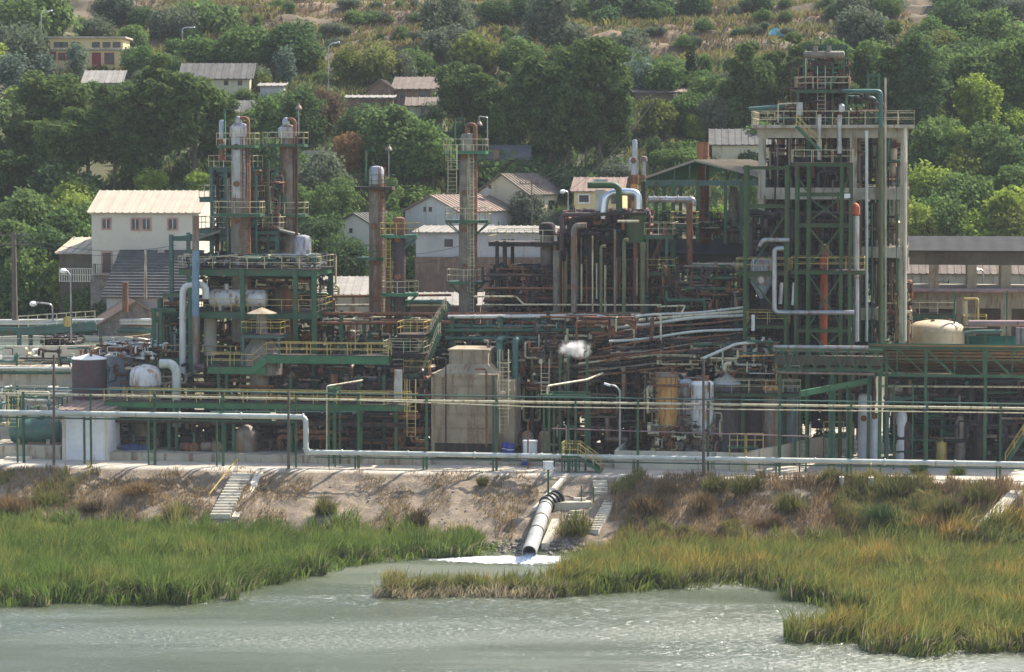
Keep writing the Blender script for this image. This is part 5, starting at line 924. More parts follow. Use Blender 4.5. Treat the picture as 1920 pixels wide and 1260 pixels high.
p = P(1428, 560, GQ + 1.5); t = T('hopper', 'grey hopper with a cone bottom behind the portal railing', 'hopper', p); B().lathe(p, [(.15, 0), (1.0, 1.5), (1.0, 3.2), (.85, 3.5), (.1, 3.6)], 24).build('shell', 'tank_blue', t, True); B().cyl(p + UP * 1.7 - N * .98, p + UP * 1.7 - N * 1.05, .3, n=14).build('hatch', 'silver', t)
clutter('shaded machinery behind the lift tower', 1400, 1600, 400, 690, GQ + 4.5, GQ + 8, 260, ['darkrust', 'black', 'black', 'darkrust', 'purple_brown'], (.07, .2), .3, 95)
clutter('dark pipework at the foot of the lift tower', 1440, 1640, 600, 800, 19, 24, 330, ['darkrust', 'black', 'darkrust', 'rust', 'black'], (.07, .2), .35, 96)
# lattice pipe bridge
z0_, z1_ = P(1550, 694, 7).z, P(1550, 656, 7).z; sA, sB = SQ(P(1452, 680, 7))[0], SQ(P(1655, 680, 7))[0]; t = T('pipe_bridge', 'horizontal lattice pipe bridge at the foot of the lift tower', 'pipe bridge', F(sA, 7, z0_))
q = B()
for qq in (7, 8.6):
    for z in (z0_, z1_): q.bar(F(sA, qq, z), F(sB, qq, z), .16)
    m_ = 8
    for i in range(m_): a, b_ = sA + (sB - sA) * i / m_, sA + (sB - sA) * (i + 1) / m_; q.bar(F(a, qq, z0_), F((a + b_) / 2, qq, z1_), .1); q.bar(F((a + b_) / 2, qq, z1_), F(b_, qq, z0_), .1)
q.build('truss', 'green', t); B().fb(sA, sB, 7.3, 8.3, z0_ + .4, z1_ - .55).build('duct', 'concrete_dark', t)
for x in (1462, 1560, 1650): B().ib(F(SQ(P(x, 700, 7.5))[0], 7.8, G), F(SQ(P(x, 700, 7.5))[0], 7.8, z0_), .3, .3).build('post', 'green', t)
pipe('upper silver pipe on the lattice bridge', [(1450, 650, 7), (1628, 652, 7)], .17, 'silver'); pipe('lower silver pipe on the lattice bridge', [(1450, 657, 7.6), (1628, 658, 7.6)], .14, 'silver'); pipe('silver pipe under the lattice bridge', [(1455, 698, 6.8), (1640, 702, 6.8)], .12, 'zinc_streaked')
# ---------------------------------------------------------------- tank group inside the dyke
tank('rust-orange tank standing beside the white streaked tank', 1229, 1272, 706, None, 7.5, 'ochre', 'dome', 'zinc_streaked', .35)
tank('grey-white tank behind, between the orange and the rust-streaked tank', 1262, 1300, 716, None, 10.5, 'tank_white', 'cone', 'white', .7); tank('white tank with brown rust streaks in front of the dark tanks', 1296, 1338, 720, None, 7, 'tank_white', 'dome', 'white', .35)
tank('dark tank with a pale cone roof inside the dyke', 1334, 1390, 718, None, 11, 'tank_dark', 'cone', 'white', 1.0); tank('purple-brown tank inside the dyke, behind the yellow steps', 1388, 1446, 728, None, 12, 'purple_brown', 'cone', 'zinc_streaked', .5)
tank('rust-and-grey tank between the purple-brown and blue-grey tanks', 1430, 1464, 730, None, 9.5, 'zinc_streaked', 'dome', 'ochre', .4); tank('blue-grey tank with a pale cone roof at the end of the dyke', 1454, 1497, 722, None, 13, 'tank_blue', 'cone', 'zinc_streaked', .9)
frame('narrow catwalk over the dark tanks', [1392, 1490], 8.5, 9.8, 738, [(738, 1340, 1500, 'cream_rail')], 'green', .18, beamh=.25)
p = P(1393, 850, 5); t = T('steps', 'small yellow-railed steps over the dyke wall', 'steps', fl(p)); B().fb(SQ(p)[0] - 1.2, SQ(p)[0] + 1.4, 2.6, 4.2, P(1393, 838, 3).z - .1, P(1393, 838, 3).z).build('landing', 'green', t)
a, b_ = P(1368, 838, 2.7), P(1397, 838, 2.7); B().rail([a, b_], 1.15, .7, .04).rail([P(1400, 838, 2.7), P(1431, 838, 2.7)], 1.15, .7, .04).build('railing', 'yellow', t)
for x in (1368, 1397, 1400, 1431): B().bar(fl(P(x, 838, 2.7)), P(x, 838, 2.7), .09).build('leg', 'yellow', t)
for i, x in enumerate((1240, 1255, 1310, 1330)): pass
clutter('valves and small pumps inside the dyke', 1215, 1345, 800, 850, 4.5, 6.5, 80, ['darkrust', 'rust', 'cream_rail', 'zinc_streaked'], (.04, .1), .15, 97)
clutter('thin pipes dropping down the sides of the tanks', 1205, 1350, 700, 830, 6, 9, 50, ['darkrust', 'rust', 'zinc_streaked', 'cream_rail'], (.04, .08), .5, 98)
clutter('small-bore pipes and rails above the tank roofs', 1340, 1500, 655, 700, 9, 14, 70, ['darkrust', 'rust', 'green', 'cream_rail', 'pale_pipe'], (.04, .1), .35, 99)
pipe('pale pipe curving over the tank roofs', [(1318, 672, 8), (1380, 645, 9), (1430, 640, 9), (1432, 632, 9)], .13, 'pale_pipe'); pipe('short white upright pipe above the tanks', [(1412, 620, 10), (1412, 590, 10)], .16, 'white_pipe'); pipe('orange-brown pipe hoop at the end of the rack', [(1385, 668, 8), (1456, 666, 8), (1456, 720, 8)], .07, 'ochre')
# ---------------------------------------------------------------- canopy shed and the right-hand yard
CQ = 9.5
x0, x1 = 1628, 2010; zT = P(1740, 646, CQ).z; s0, s1 = SQ(P(x0, 650, CQ))[0], SQ(P(x1, 650, CQ))[0]
t = T('canopy_shed', 'big green open shed with a braced truss front and corrugated roof', 'shed', F((s0 + s1) / 2, CQ, G)); zL = P(1740, 704, CQ).z
roofobj('roof', [(F(s0, CQ + 8, zT - 3.0), F(s1, CQ + 8, zT - 3.0), F(s1, CQ - .6, zT + .12), F(s0, CQ - .6, zT + .12))], 'roof_green', t, .06, ribs=False)
roofobj('ceiling', [(F(s0, CQ + 8, zT - 3.08), F(s1, CQ + 8, zT - 3.08), F(s1, CQ - .5, zT + .03), F(s0, CQ - .5, zT + .03))], 'roof_under', t, .02, ribs=False)
q = B().ib(F(s0, CQ, zT - .2), F(s1, CQ, zT - .2), .25, .45).bar(F(s0, CQ, zL), F(s1, CQ, zL), .2, .25).bar(F(s0, CQ, (zT + zL) / 2), F(s1, CQ, (zT + zL) / 2), .08)
for x in range(1628, 2010, 54): s = SQ(P(x, 680, CQ))[0]; q.bar(F(s, CQ, zL), F(s, CQ, zT - .3), .16 if (x - 1628) % 108 == 0 else .1)
for x in range(1628, 2010, 54): 
    a, b_ = SQ(P(x, 680, CQ))[0], SQ(P(x + 54, 680, CQ))[0]; q.bar(F(a, CQ, zT - .35), F(b_, CQ, zL), .18 if (x - 1628) % 108 == 0 else .1)
q.build('truss', 'green', t); q = B()
for k in range(1, 8): q.bar(F(s0, CQ + k, zT - .06 - 3.12 / 8.6 * (k + .6)), F(s1, CQ + k, zT - .06 - 3.12 / 8.6 * (k + .6)), .06, .09)
q.build('purlin', 'darkrust', t)
for x in (1629, 1662, 1736, 1848, 1962):
    for qq in (CQ, CQ + 7.9): B().ib(F(SQ(P(x, 700, CQ))[0], qq, G), F(SQ(P(x, 700, CQ))[0], qq, zT - .45 - 3.12 / 8.6 * (qq - CQ + .6)), .28, .28).build('post', 'green', t)
t = T('rear_roof', 'strip of dark green corrugated roof peeping behind the big green shed', 'roof', P(1850, 640, 30)); roofobj('roof', [(P(1730, 646, 29), P(2010, 646, 29), P(2010, 630, 33), P(1730, 630, 33))], 'roof_green', t)
clutter('shaded pumps, pipes and rails inside the big green shed', 1660, 1990, 715, 850, 12, 17, 300, ['darkrust', 'black', 'darkrust', 'zinc_streaked', 'black', 'green', 'purple_brown'], (.05, .2), .25, 101)
q = B().fb(s0 + 3, s1, 18.0, 18.3, G, zT - 3.4); tag(q.build('shade_wall', 'concrete_dark'), 'rear wall coloured dark for the shade inside the big green shed', 'wall')  # wall kept dark: the shade inside the shed is in its colour
for i, (x, m_, y) in enumerate(((1690, 'white', 765), (1765, 'yellow', 822), (1700, 'purple_brown', 790), (1800, 'zinc_streaked', 780), (1835, 'darkrust', 770), (1880, 'darkrust', 775))):
    p = fl(P(x, 850, 12.5)); h = P(x, y, 12.5).z - G; tag(B().lathe(p, [(.45, 0), (.5, .1), (.5, h * .85), (.3, h), (.05, h + .1)], 16).build('vertical_vessel', m_, None, True), ('slim white vessel in the left part of the green shed', 'small yellow vessel inside the green shed', 'purple-brown vessel behind the slim white one in the shed', 'grey vessel in the middle of the green shed', 'dark vessel right of the grey one in the shed', 'last dark vessel at the right in the shed')[i], 'tank')
pipe('cream pipe running across inside the green shed', [(1650, 724, 11), (1990, 726, 11)], .09, 'cream_rail')
stair('green stairs in the shade at the right end of the shed', F(SQ(P(1885, 850, 11))[0], 11, G), P(1935, 795, 11), 1.0, 'green', 'yellow')
z_ = P(1560, 722, 4).z; t = T('pipe_gantry', 'sloping green lattice gantry with ladder posts right of the tanks', 'gantry', F(SQ(P(1503, 740, 3))[0], 3, G))
B().ib(P(1502, 738, 3), P(1627, 714, 9), .3, .5).build('beam', 'green_bright', t)
for x in (1500, 1512, 1555, 1565, 1588): B().bar(fl(P(x, 745, 3)), P(x, 738 - (x - 1502) * .19, 3 + (x - 1502) * .048), .13).build('post', 'green', t)
B().ladder(fl(P(1506, 745, 2.8)), P(1506, 742, 2.8), .5, False).ladder(fl(P(1560, 745, 5)), P(1560, 728, 5), .5, False).build('ladder', 'green', t)
t = T('pipe_gantry', 'short green sloping arm in front of the shed', 'gantry', F(SQ(P(1663, 755, 9))[0], 9, G)); B().ib(P(1662, 753, 9), P(1735, 741, 13), .2, .3).build('beam', 'teal', t); B().ib(fl(P(1664, 760, 9)), P(1664, 752, 9), .3, .3).build('post', 'teal', t)
column('white upright tank with a conical top beside the shed', 1622, 13, 745, None, 13, [(None, 'white', 1)], name='white_tank'); tank('small white pot by the white upright tank', 1634, 1646, 790, None, 12, 'white', 'dome', 'white', .3)
t = T('stairs', 'double yellow-railed green steps in the yard by the white tank', 'stairs', fl(P(1575, 845, 14))); zz = G + 2.1; a, b_ = SQ(P(1545, 800, 14))[0], SQ(P(1600, 800, 14))[0]
B().fb(a, b_, 13.5, 15, zz - .25, zz).build('landing', 'green', t); B().rail([F(a, 13.5, zz), F(b_, 13.5, zz)], 1.2, .8, .045).build('railing', 'yellow', t)
B().ladder(F(b_, 14.2, G), F(b_, 14.2, zz), .8, False).build('treads', 'green', t)
for s in (a, b_): B().bar(F(s, 13.5, G), F(s, 13.5, zz), .12).build('leg', 'green', t)
for x, q_, lb in ((1652, 4, 'green post standing before the shed, nearest the white pot'), (1677, 6, 'thin green post second right of the white pot'), (1712, 8, 'thin dark post before the shed, next to the bush')): post(x, 720, q_, 'green', .14, label=lb)
# beyond the shed: cream dome tank etc.
tank('cream-orange tank with a low dome and dark nozzles behind the shed', 1703, 1808, 619, None, 28, 'dome_cream', 'dome', 'dome_cream', .95); tank('slim white cylinder left of the cream dome tank', 1680, 1698, 606, None, 26, 'white', 'dome', 'rust', .2)
frame('green landing with cream railings above the cream dome tank', [1700, 1788], 30.2, 33, 588, [(590, 1690, 1792, 'cream_rail')], 'green', .2, beamh=.5)
pipe('tan upright stub pipe behind the cream dome tank', [(1808, 620, 31), (1808, 564, 31)], .33, 'beige_vessel', 3); frame('yellow railed landing right of the cream dome tank', [1815, 1848], 27, 30, 614, [(616, 1808, 1850, 'yellow')], 'green', .2)
pipe('cream hoop standing over the yellow landing', [(1834, 612, 28), (1834, 560, 28), (1808, 560, 28)], .1, 'yellow'); pipe('teal pipe with silver end right of the dome tank', [(1808, 625, 26), (1830, 622, 26), (1878, 622, 26)], .2, 'teal')
for x in (1909, 1919): pipe('pale stub pipe at the right frame edge, ' + ('inner' if x < 1915 else 'outer') + ' one', [(x, 646, 14), (x, 614, 14)], .22, 'mauve_pipe')
for i, x in enumerate((1790, 1888)): post(x, 545, 27, label=('green post rising behind the cream dome tank', 'green post in front of the arcade near the frame edge')[i])
stair('dark green stairs rising to the landing beside the tower foot', P(1700, 590, 27), P(1672, 545, 27), .9, 'green', 'rust'); clutter('rust pipework between tower foot and dome tank', 1655, 1710, 530, 640, 22, 29, 90, ['rust', 'darkrust', 'cream_rail', 'zinc_streaked'], (.05, .13), .4, 103)
# ---------------------------------------------------------------- stairs on the bank, outlet pipe, culvert
t = T('access_stairs', 'green steel stairs with yellow railings down to the outlet', 'stairs', fl(P(1090, 890, -1))); zz = P(1075, 853, .3).z
a, b_ = SQ(P(1056, 850, .3))[0], SQ(P(1086, 850, .3))[0]; B().fb(a, b_, -.6, 1.2, zz - .15, zz).build('landing', 'green', t)
for s in (a, a + .5, (a + b_) / 2, b_ - .1):
    B().bar(F(s, -.5, G - .6), F(s, -.5, zz), .1).build('leg', 'green', t); B().bar(F(s, 1.1, G - .2), F(s, 1.1, zz), .1).build('leg', 'green', t)
B().rail([F(a, 1.2, zz), F(a, -.6, zz), F(b_, -.6, zz)], 1.1, .7, .04).rail([F(a, 1.2, zz), F(b_, 1.2, zz)], 1.1, .7, .04).build('railing', 'yellow', t)
e0, e1 = SQ(P(1128, 892, 0))[0], G + .1
for qq in (-.5, .3, 1.1): 
    B().bar(F(b_, qq, zz - .1), F(e0, qq, e1), .07, .26).build('stringer', 'green', t)
    if qq != .3: B().rail([F(b_, qq, zz), F(e0, qq, e1)], 1.1, .9, .04).build('handrail', 'yellow', t)
q = B()
for i in range(9): f = (i + .5) / 9; q.bar(F(b_ + (e0 - b_) * f, -.5, zz + (e1 - zz) * f), F(b_ + (e0 - b_) * f, 1.1, zz + (e1 - zz) * f), .26, .04)
q.build('tread', 'teal', t)
def gp(px, py, lift=0):                 # on the bank under that pixel
    d = ray(px, py); ys = np.linspace(190, 240, 1200); xs_ = d.x / d.y * ys; zs = CAMZ + d.z / d.y * ys; g2 = np.maximum(gz(xs_, ys), 0); i = int(np.argmax(g2 >= zs)); return Vector((xs_[i], ys[i], float(g2[i]) + lift))
def strip(pa, pb, w, th, name, mt, label, cat, n=14, steps=False, par=None):
    q = B(); a, b_ = gp(*pa), gp(*pb)
    for i in range(n):
        p0, p1 = a.lerp(b_, i / n), a.lerp(b_, (i + 1) / n)
        if steps: m_ = (p0 + p1) / 2; m_.z += .12; p0 = Vector((p0.x, p0.y, m_.z)); p1 = Vector((p1.x, p1.y, m_.z))
        q.hexa([Vector((p.x + k, p.y, p.z + z)) for z in (-.5, th) for p, k in ((p0, -w / 2), (p0, w / 2), (p1, w / 2), (p1, -w / 2))])
    o = q.build(name, mt, par); return tag(o, label, cat) if par is None else o
t = T('bank_steps', 'concrete steps up the bank with a yellow handrail', 'steps', gp(425, 970)); a, b_ = gp(412, 968), gp(455, 888)
q = B(); n_ = 15
for i in range(n_): p = a.lerp(b_, (i + .5) / n_); q.hexa([Vector((p.x + u, p.y + v, p.z + z)) for z in (-.7, .12) for u, v in ((-.85, -.42), (.85, -.42), (.85, .42), (-.85, .42))])
q.build('step', 'concrete_pale', t)
B().bar(gp(393, 948, 1.0), gp(445, 884, 1.1), .08).bar(gp(393, 948), gp(393, 948, 1.05), .07).bar(gp(445, 884), gp(445, 884, 1.15), .07).build('handrail', 'yellow', t)
q = B(); a, b_ = gp(441, 975), gp(487, 890); q.hexa([Vector((p.x + u, p.y, p.z + z)) for z in (-.4, .25) for p, u in ((a, -.3), (a, .3), (b_, .3), (b_, -.3))]).build('side_kerb', 'concrete_pale', t)
strip((1112, 1000), (1172, 893), .9, .14, 'bank_steps', 'concrete_pale', 'narrow pale stepped gutter down the bank right of the outlet', 'steps', 24, True)
strip((1832, 998), (1906, 922), 1.1, .12, 'drain_channel', 'concrete_pale', 'pale concrete drain channel down the bank at the far right', 'channel')
strip((1022, 1030), (1042, 985), .6, .5, 'gutter_beam', 'concrete_pale', 'broken pale concrete beam beside the outlet pipe', 'beam', 6); strip((1002, 958), (1062, 893), .35, .2, 'edge_kerb', 'concrete_pale', 'slanting concrete kerb above the outlet pipe', 'kerb', 8); strip((452, 950), (480, 925), .15, .2, 'plank', 'wood', 'rusty plank lying on the bank by the steps', 'plank', 3)
zp = gp(1060, 955).z + .55; a = gp(1028, 952); t = T('outlet_platform', 'concrete platform above the outlet pipe with green posts', 'platform', a); c = gp(1095, 948)
B().hexa([Vector((x, y, z)) for z in (zp - 1.6, zp) for x, y in ((a.x, a.y - .6), (c.x + .6, c.y - .6), (c.x + .9, c.y + 1.6), (a.x + .6, a.y + 1.8))]).build('slab', 'concrete', t)
for x in (1090, 1113): p = gp(x, 950); B().bar(Vector((p.x, p.y, zp)), Vector((p.x, p.y, zp + 1.3)), .1).build('post', 'green', t)
B().bar(Vector((gp(1090, 950).x, gp(1090, 950).y, zp + .8)), Vector((gp(1113, 950).x, gp(1113, 950).y, zp + .8)), .06).build('rail', 'green', t)
t = T('marker_posts', 'row of thin green posts on the bank below the platform', 'posts', gp(1075, 990))
for x in (1052, 1080, 1094, 1106): p = gp(x, 985); B().bar(p, p + UP * 1.3, .06).build('post', 'green', t)
t = T('inner_steps', 'short flight of concrete steps below the outlet platform', 'steps', gp(1080, 965)); q = B()
for i in range(7): p = gp(1072 + i * 2.5, 985 - i * 8); q.hexa([Vector((p.x + u, p.y + v, p.z + z)) for z in (-.5, .15) for u, v in ((-.5, -.2), (.5, -.2), (.5, .2), (-.5, .2))])
q.build('step', 'concrete_pale', t)
q = B(); p0 = gp(1125, 905)
for i in range(4): p = p0 - Vector((0, .45 * i, .25 * i)); q.hexa([Vector((p.x + u, p.y + v, p.z + z)) for z in (-.5, .2) for u, v in ((-.6, -.2), (.6, -.2), (.6, .2), (-.6, .2))])
tag(q.build('upper_steps', 'concrete_pale'), 'few concrete steps at the foot of the green steel stairs', 'steps')
mo = onz(992, 1036, .75); up = gp(1024, 955, .35); t = T('outlet_pipe', 'big pale grey outlet pipe with black couplings pouring water into the reservoir', 'outlet pipe', Vector((mo.x, mo.y, 0)))
d = (up - mo); up2 = up + d.normalized() * 1.5 + U * .75 + UP * .1
q = B(); r_ = .58; n_ = 26; x = d.normalized().orthogonal().normalized(); y = d.normalized().cross(x); ring = [(x * math.cos(2 * math.pi * i / n_) + y * math.sin(2 * math.pi * i / n_)) for i in range(n_)]
vs = [p + v * k for p, k in ((mo, r_), (up, r_), (up, r_ - .07), (mo, r_ - .07)) for v in ring]; q.add(vs, [(k * n_ + i, ((k + 1) % 4) * n_ + i, ((k + 1) % 4) * n_ + (i + 1) % n_, k * n_ + (i + 1) % n_) for k in range(4) for i in range(n_)]); q.build('pipe_barrel', 'outlet_grey', t, True)
B().cyl(mo + d * .75, mo + d * .76, r_ - .08, n=20).build('inner_dark', 'black', t)
for f in (.42, .68, .93): p = mo + d * f; B().cyl(p - d.normalized() * .06, p + d.normalized() * .06, r_ + .06, n=26).build('joint_ring', 'zinc_streaked', t)
q = B()
for i in range(4): p = up + (up2 - up) * (i / 3.4); q.cyl(p, p + (up2 - up).normalized() * .22, r_ + .16, n=22)
q.build('coupling', 'black', t); B().cyl(up, up2, r_ - .02, n=22).build('elbow', 'black', t)
q = B(); pts = [mo + d.normalized() * .6 - UP * .35, mo - d.normalized() * .35 - UP * .4, Vector((mo.x - .25, mo.y - 1.0, -.1))]; rd = random.Random(3)
for i in range(9): k = (i - 4) * .1; q.pipe([p + U * k + UP * rd.uniform(-.05, .05) for p in pts], .09 + rd.random() * .04, 6, .4)
m, n, l, b = base('falling_water'); v = geo(n, l, (6, 6, 1)); l.new(ramp(n, l, noise(n, l, v, 2, 4), [(.35, (.35, .42, .45)), (.6, (.85, .88, .88))]), b.inputs['Base Color']); b.inputs['Roughness'].default_value = .2; MT['falling_water'] = m
tag(q.build('water_jet', 'falling_water', None, True), 'jet of water falling from the outlet pipe', 'water', kind='stuff')
# foam
m, n, l, b = base('foam'); v = geo(n, l, (.45, 1, 1)); f_ = noise(n, l, v, 2.6, 6, .75); b.inputs['Roughness'].default_value = .6
l.new(ramp(n, l, f_, [(.35, (.55, .62, .60)), (.6, (.92, .93, .92))]), b.inputs['Base Color']); g2 = n.new('ShaderNodeAttribute'); g2.attribute_name = 'edge'
mm = n.new('ShaderNodeMath'); mm.operation = 'ADD'; l.new(f_, mm.inputs[0]); l.new(g2.outputs['Fac'], mm.inputs[1]); rr_ = ramp(n, l, mm.outputs[0], [(.42, (0,)), (.58, (1,))]); l.new(rr_, b.inputs['Alpha']); MT['foam'] = m; bump(n, l, f_, b, .8, .1)
fc = onz(945, 1050, 0); hw, hd = 7.0, 3.2; vs, fs, ed = [], [], []
nx, ny = 60, 24
for j in range(ny):
    for i in range(nx):
        u, v_ = i / (nx - 1) * 2 - 1, j / (ny - 1) * 2 - 1; xx = fc.x + u * hw * 1.15; yy = fc.y + v_ * hd * 1.2; w_ = (.35 + .65 * (u * .5 + .5)) 
        r2 = math.hypot(u, v_ / w_ * .9); ed.append(.34 - .62 * r2 ** 1.3); vs.append((xx, yy, .02 + .12 * float(vn(xx * 2.2, yy * 3, 9)) * max(0, 1 - r2)))
for j in range(ny - 1):
    for i in range(nx - 1): k = j * nx + i; fs.append((k, k + 1, k + nx + 1, k + nx))
me = bpy.data.meshes.new('foam'); me.from_pydata(vs, [], fs); at_ = me.attributes.new('edge', 'FLOAT', 'POINT'); at_.data.foreach_set('value', ed); me.materials.append(MT['foam']); me.polygons.foreach_set('use_smooth', [True] * len(fs))
tag(link(bpy.data.objects.new('foam', me)), 'white foam spreading on the water from the outlet', 'foam', kind='stuff')
# culvert
p = gp(1605, 922); t = T('culvert', 'small concrete culvert with green rails at the top of the bank', 'culvert', p); q = B(); W2 = 1.2
for k in (-1, 1): q.fb(SQ(p)[0] + k * W2 - .2, SQ(p)[0] + k * W2 + .2, SQ(p)[1], SQ(p)[1] + 2.6, p.z - 1, G + .35)
q.fb(SQ(p)[0] - W2, SQ(p)[0] + W2, SQ(p)[1] + .003, SQ(p)[1] + 2.6, p.z - 1, p.z + .12).fb(SQ(p)[0] - W2, SQ(p)[0] + W2, SQ(p)[1] + 1.5, SQ(p)[1] + 2.5, G + .05, G + .3).build('wall', 'concrete', t)
for k in (-1, 1): B().rail([F(SQ(p)[0] + k * W2, SQ(p)[1] + .1, G + .3), F(SQ(p)[0] + k * W2, SQ(p)[1] + 1.6, G + .3)], 1.1, .9, .04).build('railing', 'green' if k < 0 else 'yellow', t)
p = gp(1027, 905); t = T('meter_box', 'white meter box on a green post above the outlet pipe', 'box', p); B().bar(gp(1028, 940), gp(1028, 940) + UP * 3.4, .16).build('post', 'green', t); k = gp(1028, 940) + UP * 3.0; B().hexa([k + Vector((u, v, z)) for z in (-.35, .35) for u, v in ((-.42, -.3), (.42, -.3), (.42, -.09), (-.42, -.09))]).build('box', 'white', t)
# green pipe arch frame by the stairs, steam plume
frame('green gantry frame with pale top pipe at the head of the stairs', [1020, 1030, 1098], 1.0, 4, 740, [(740, 1016, 1100, 'open')], 'green', .16, beamh=.3); pipe('cream pipe sloping up from the green gantry frame', [(1026, 740, 1), (1026, 724, 1), (1100, 712, 5), (1130, 700, 8)], .1, 'cream_rail')
t = T('ladder', 'pale caged ladder by the green gantry frame', 'ladder', P(1024, 740, 4)); B().ladder(P(1022, 740, 4), P(1022, 692, 4), .7).build('cage', 'cream_rail', t)
for i, x in enumerate((1050, 1066, 1101)): post(x, 662 + (i == 2) * 6, 6 + i * .4, label=('thin green vent post under the steam puff, nearest the furnace', 'thin green vent post directly below the steam puff', 'thin green vent post under the far end of the steam puff')[i], w=.2)
lamp('street lamp with a dish head above the green gantry', 1162, 845, 722, P(1162, 800, 3).y, -20)
m = bpy.data.materials.new('steam'); m.use_nodes = True; n = m.node_tree.nodes; l = m.node_tree.links; n.remove(n['Principled BSDF']); pv = n.new('ShaderNodeVolumePrincipled'); pv.inputs['Color'].default_value = (1, 1, 1, 1); pv.inputs['Anisotropy'].default_value = .55
tc = n.new('ShaderNodeTexCoord'); mp = n.new('ShaderNodeMapping'); mp.vector_type = 'TEXTURE'; mp.inputs['Location'].default_value = (0, 0, .95); mp.inputs['Scale'].default_value = (1.75, .9, .95); gr = n.new('ShaderNodeTexGradient'); gr.gradient_type = 'SPHERICAL'
l.new(tc.outputs['Object'], mp.inputs[0]); l.new(mp.outputs[0], gr.inputs[0]); f_ = noise(n, l, tc.outputs['Object'], 1.5, 5, .62); m1 = n.new('ShaderNodeMath'); m1.operation = 'MULTIPLY_ADD'; m1.inputs[1].default_value = 4.2; m1.inputs[2].default_value = -2.25; l.new(f_, m1.inputs[0])
m2 = n.new('ShaderNodeMath'); m2.operation = 'MULTIPLY_ADD'; m2.inputs[1].default_value = 1.3; l.new(gr.outputs['Fac'], m2.inputs[0]); l.new(m1.outputs[0], m2.inputs[2]); m3 = n.new('ShaderNodeMath'); m3.operation = 'MULTIPLY'; m3.use_clamp = False; m3.inputs[1].default_value = 9; mx = n.new('ShaderNodeMath'); mx.operation = 'MAXIMUM'; mx.inputs[1].default_value = 0
l.new(m2.outputs[0], mx.inputs[0]); l.new(mx.outputs[0], m3.inputs[0]); m4 = n.new('ShaderNodeMath'); m4.operation = 'MULTIPLY'; l.new(m3.outputs[0], m4.inputs[0]); l.new(gr.outputs['Fac'], m4.inputs[1]); l.new(m4.outputs[0], pv.inputs['Density']); l.new(pv.outputs[0], n['Material Output'].inputs['Volume']); MT['steam'] = m
c = P(1078, 655, 5.5); q = B(); q.add([c + Vector((math.sin(p_) * math.cos(a_) * 1.75, math.sin(p_) * math.sin(a_) * .9, -math.cos(p_) * .95)) for p_ in np.linspace(.02, math.pi - .02, 12) for a_ in np.linspace(0, 2 * math.pi, 20, endpoint=False)], [(k * 20 + i, k * 20 + (i + 1) % 20, (k + 1) * 20 + (i + 1) % 20, (k + 1) * 20 + i) for k in range(11) for i in range(20)] + [tuple(range(19, -1, -1)), tuple(range(220, 240))])
tag(q.build('steam', 'steam', None, True), 'white puff of steam drifting above the green gantry', 'steam', kind='stuff')
# a tarpaulin on the slope, boat dinghy-like cover
q = B(); p = gy(1455, 68); 
for i in range(6): q.cyl(p + Vector((i * .35 - 1, 0, 0)), p + Vector((i * .35 - .5, .3, .9 + .3 * math.sin(i))), .55, .2, 7)
MT['tarp'] = paint('tarp', (.12, .42, .48), None, 0); tag(q.build('tarpaulin', 'tarp'), 'small turquoise tarpaulin heap high on the slope', 'tarpaulin')
q = B(); p = gy(978, 74)
for i in range(7): q.cyl(p + Vector((i * .5 - 1.8, 0, 0)), p + Vector((i * .5 - 1.3, .3, .5)), .45, .2, 7)
MT['net'] = paint('net', (.06, .30, .22), None, 0); tag(q.build('net', 'net'), 'strip of green-blue netting on the upper terrace', 'net')

rd = random.Random(21)
for i in range(26):
    x = rd.uniform(1432, 1592) if i % 3 else rd.uniform(1600, 1690); y0 = rd.uniform(250, 420); y1 = rd.uniform(520, 690); d_ = rd.uniform(-.9, 1.5)
    pipe('thin upright pipe among many running down the concrete tower', [PT(x, y0, d_), PT(x, y1, d_)], rd.uniform(.05, .11), rd.choice(('rust', 'darkrust', 'zinc_streaked', 'green', 'cream_rail', 'moss_pipe')), 0, 'thin risers on the concrete tower')
for i in range(14):
    x = rd.uniform(1502, 1588); y0 = rd.uniform(90, 130); pipe('thin upright pipe in the cage crowning the concrete tower', [PT(x, y0, rd.uniform(2.6, 6)), PT(x, rd.uniform(180, 236), 3.2)], rd.uniform(.04, .09), rd.choice(('rust', 'darkrust', 'green', 'cream_rail')), 0, 'thin pipes of the tower crown')
for i in range(22):
    x = rd.uniform(1050, 1215); pipe('thin upright pipe at the face of the centre block', [P(x, rd.uniform(445, 500), 16.5), P(x, rd.uniform(550, 592), 16.5)], rd.uniform(.04, .12), rd.choice(('rust', 'darkrust', 'zinc_streaked', 'moss_pipe', 'cream_rail')), 0, 'thin uprights of the centre block')
# ---------------------------------------------------------------- trees
rs = np.random.RandomState(11)
def leaves(C, Rr, npc, size, asp=1.4, up=.3, flat=1.0):
    """leaf cards spread through clumps: C (k,3) centres, Rr (k,) radii"""
    k = len(C); n = k * npc; cen = np.repeat(C, npc, 0); rr = np.repeat(Rr, npc)[:, None]
    d = rs.normal(size=(n, 3)); d /= np.linalg.norm(d, axis=1)[:, None]; rad = rs.uniform(.2, 1.12, (n, 1)) ** .6
    p = cen + d * rr * rad * np.array([1, 1, flat]); nr = d * .6 + rs.normal(size=(n, 3)) * .6 + np.array([0, 0, up]); nr /= np.linalg.norm(nr, axis=1)[:, None]
    a = np.cross(nr, rs.normal(size=(n, 3))); a /= np.linalg.norm(a, axis=1)[:, None] + 1e-9; b = np.cross(nr, a); s = size * rs.uniform(.6, 1.35, (n, 1))
    a = a * s * asp * .5; b = b * s * .5
    return np.stack([p - a, p + b * .9, p + a, p - b * .9], 1)
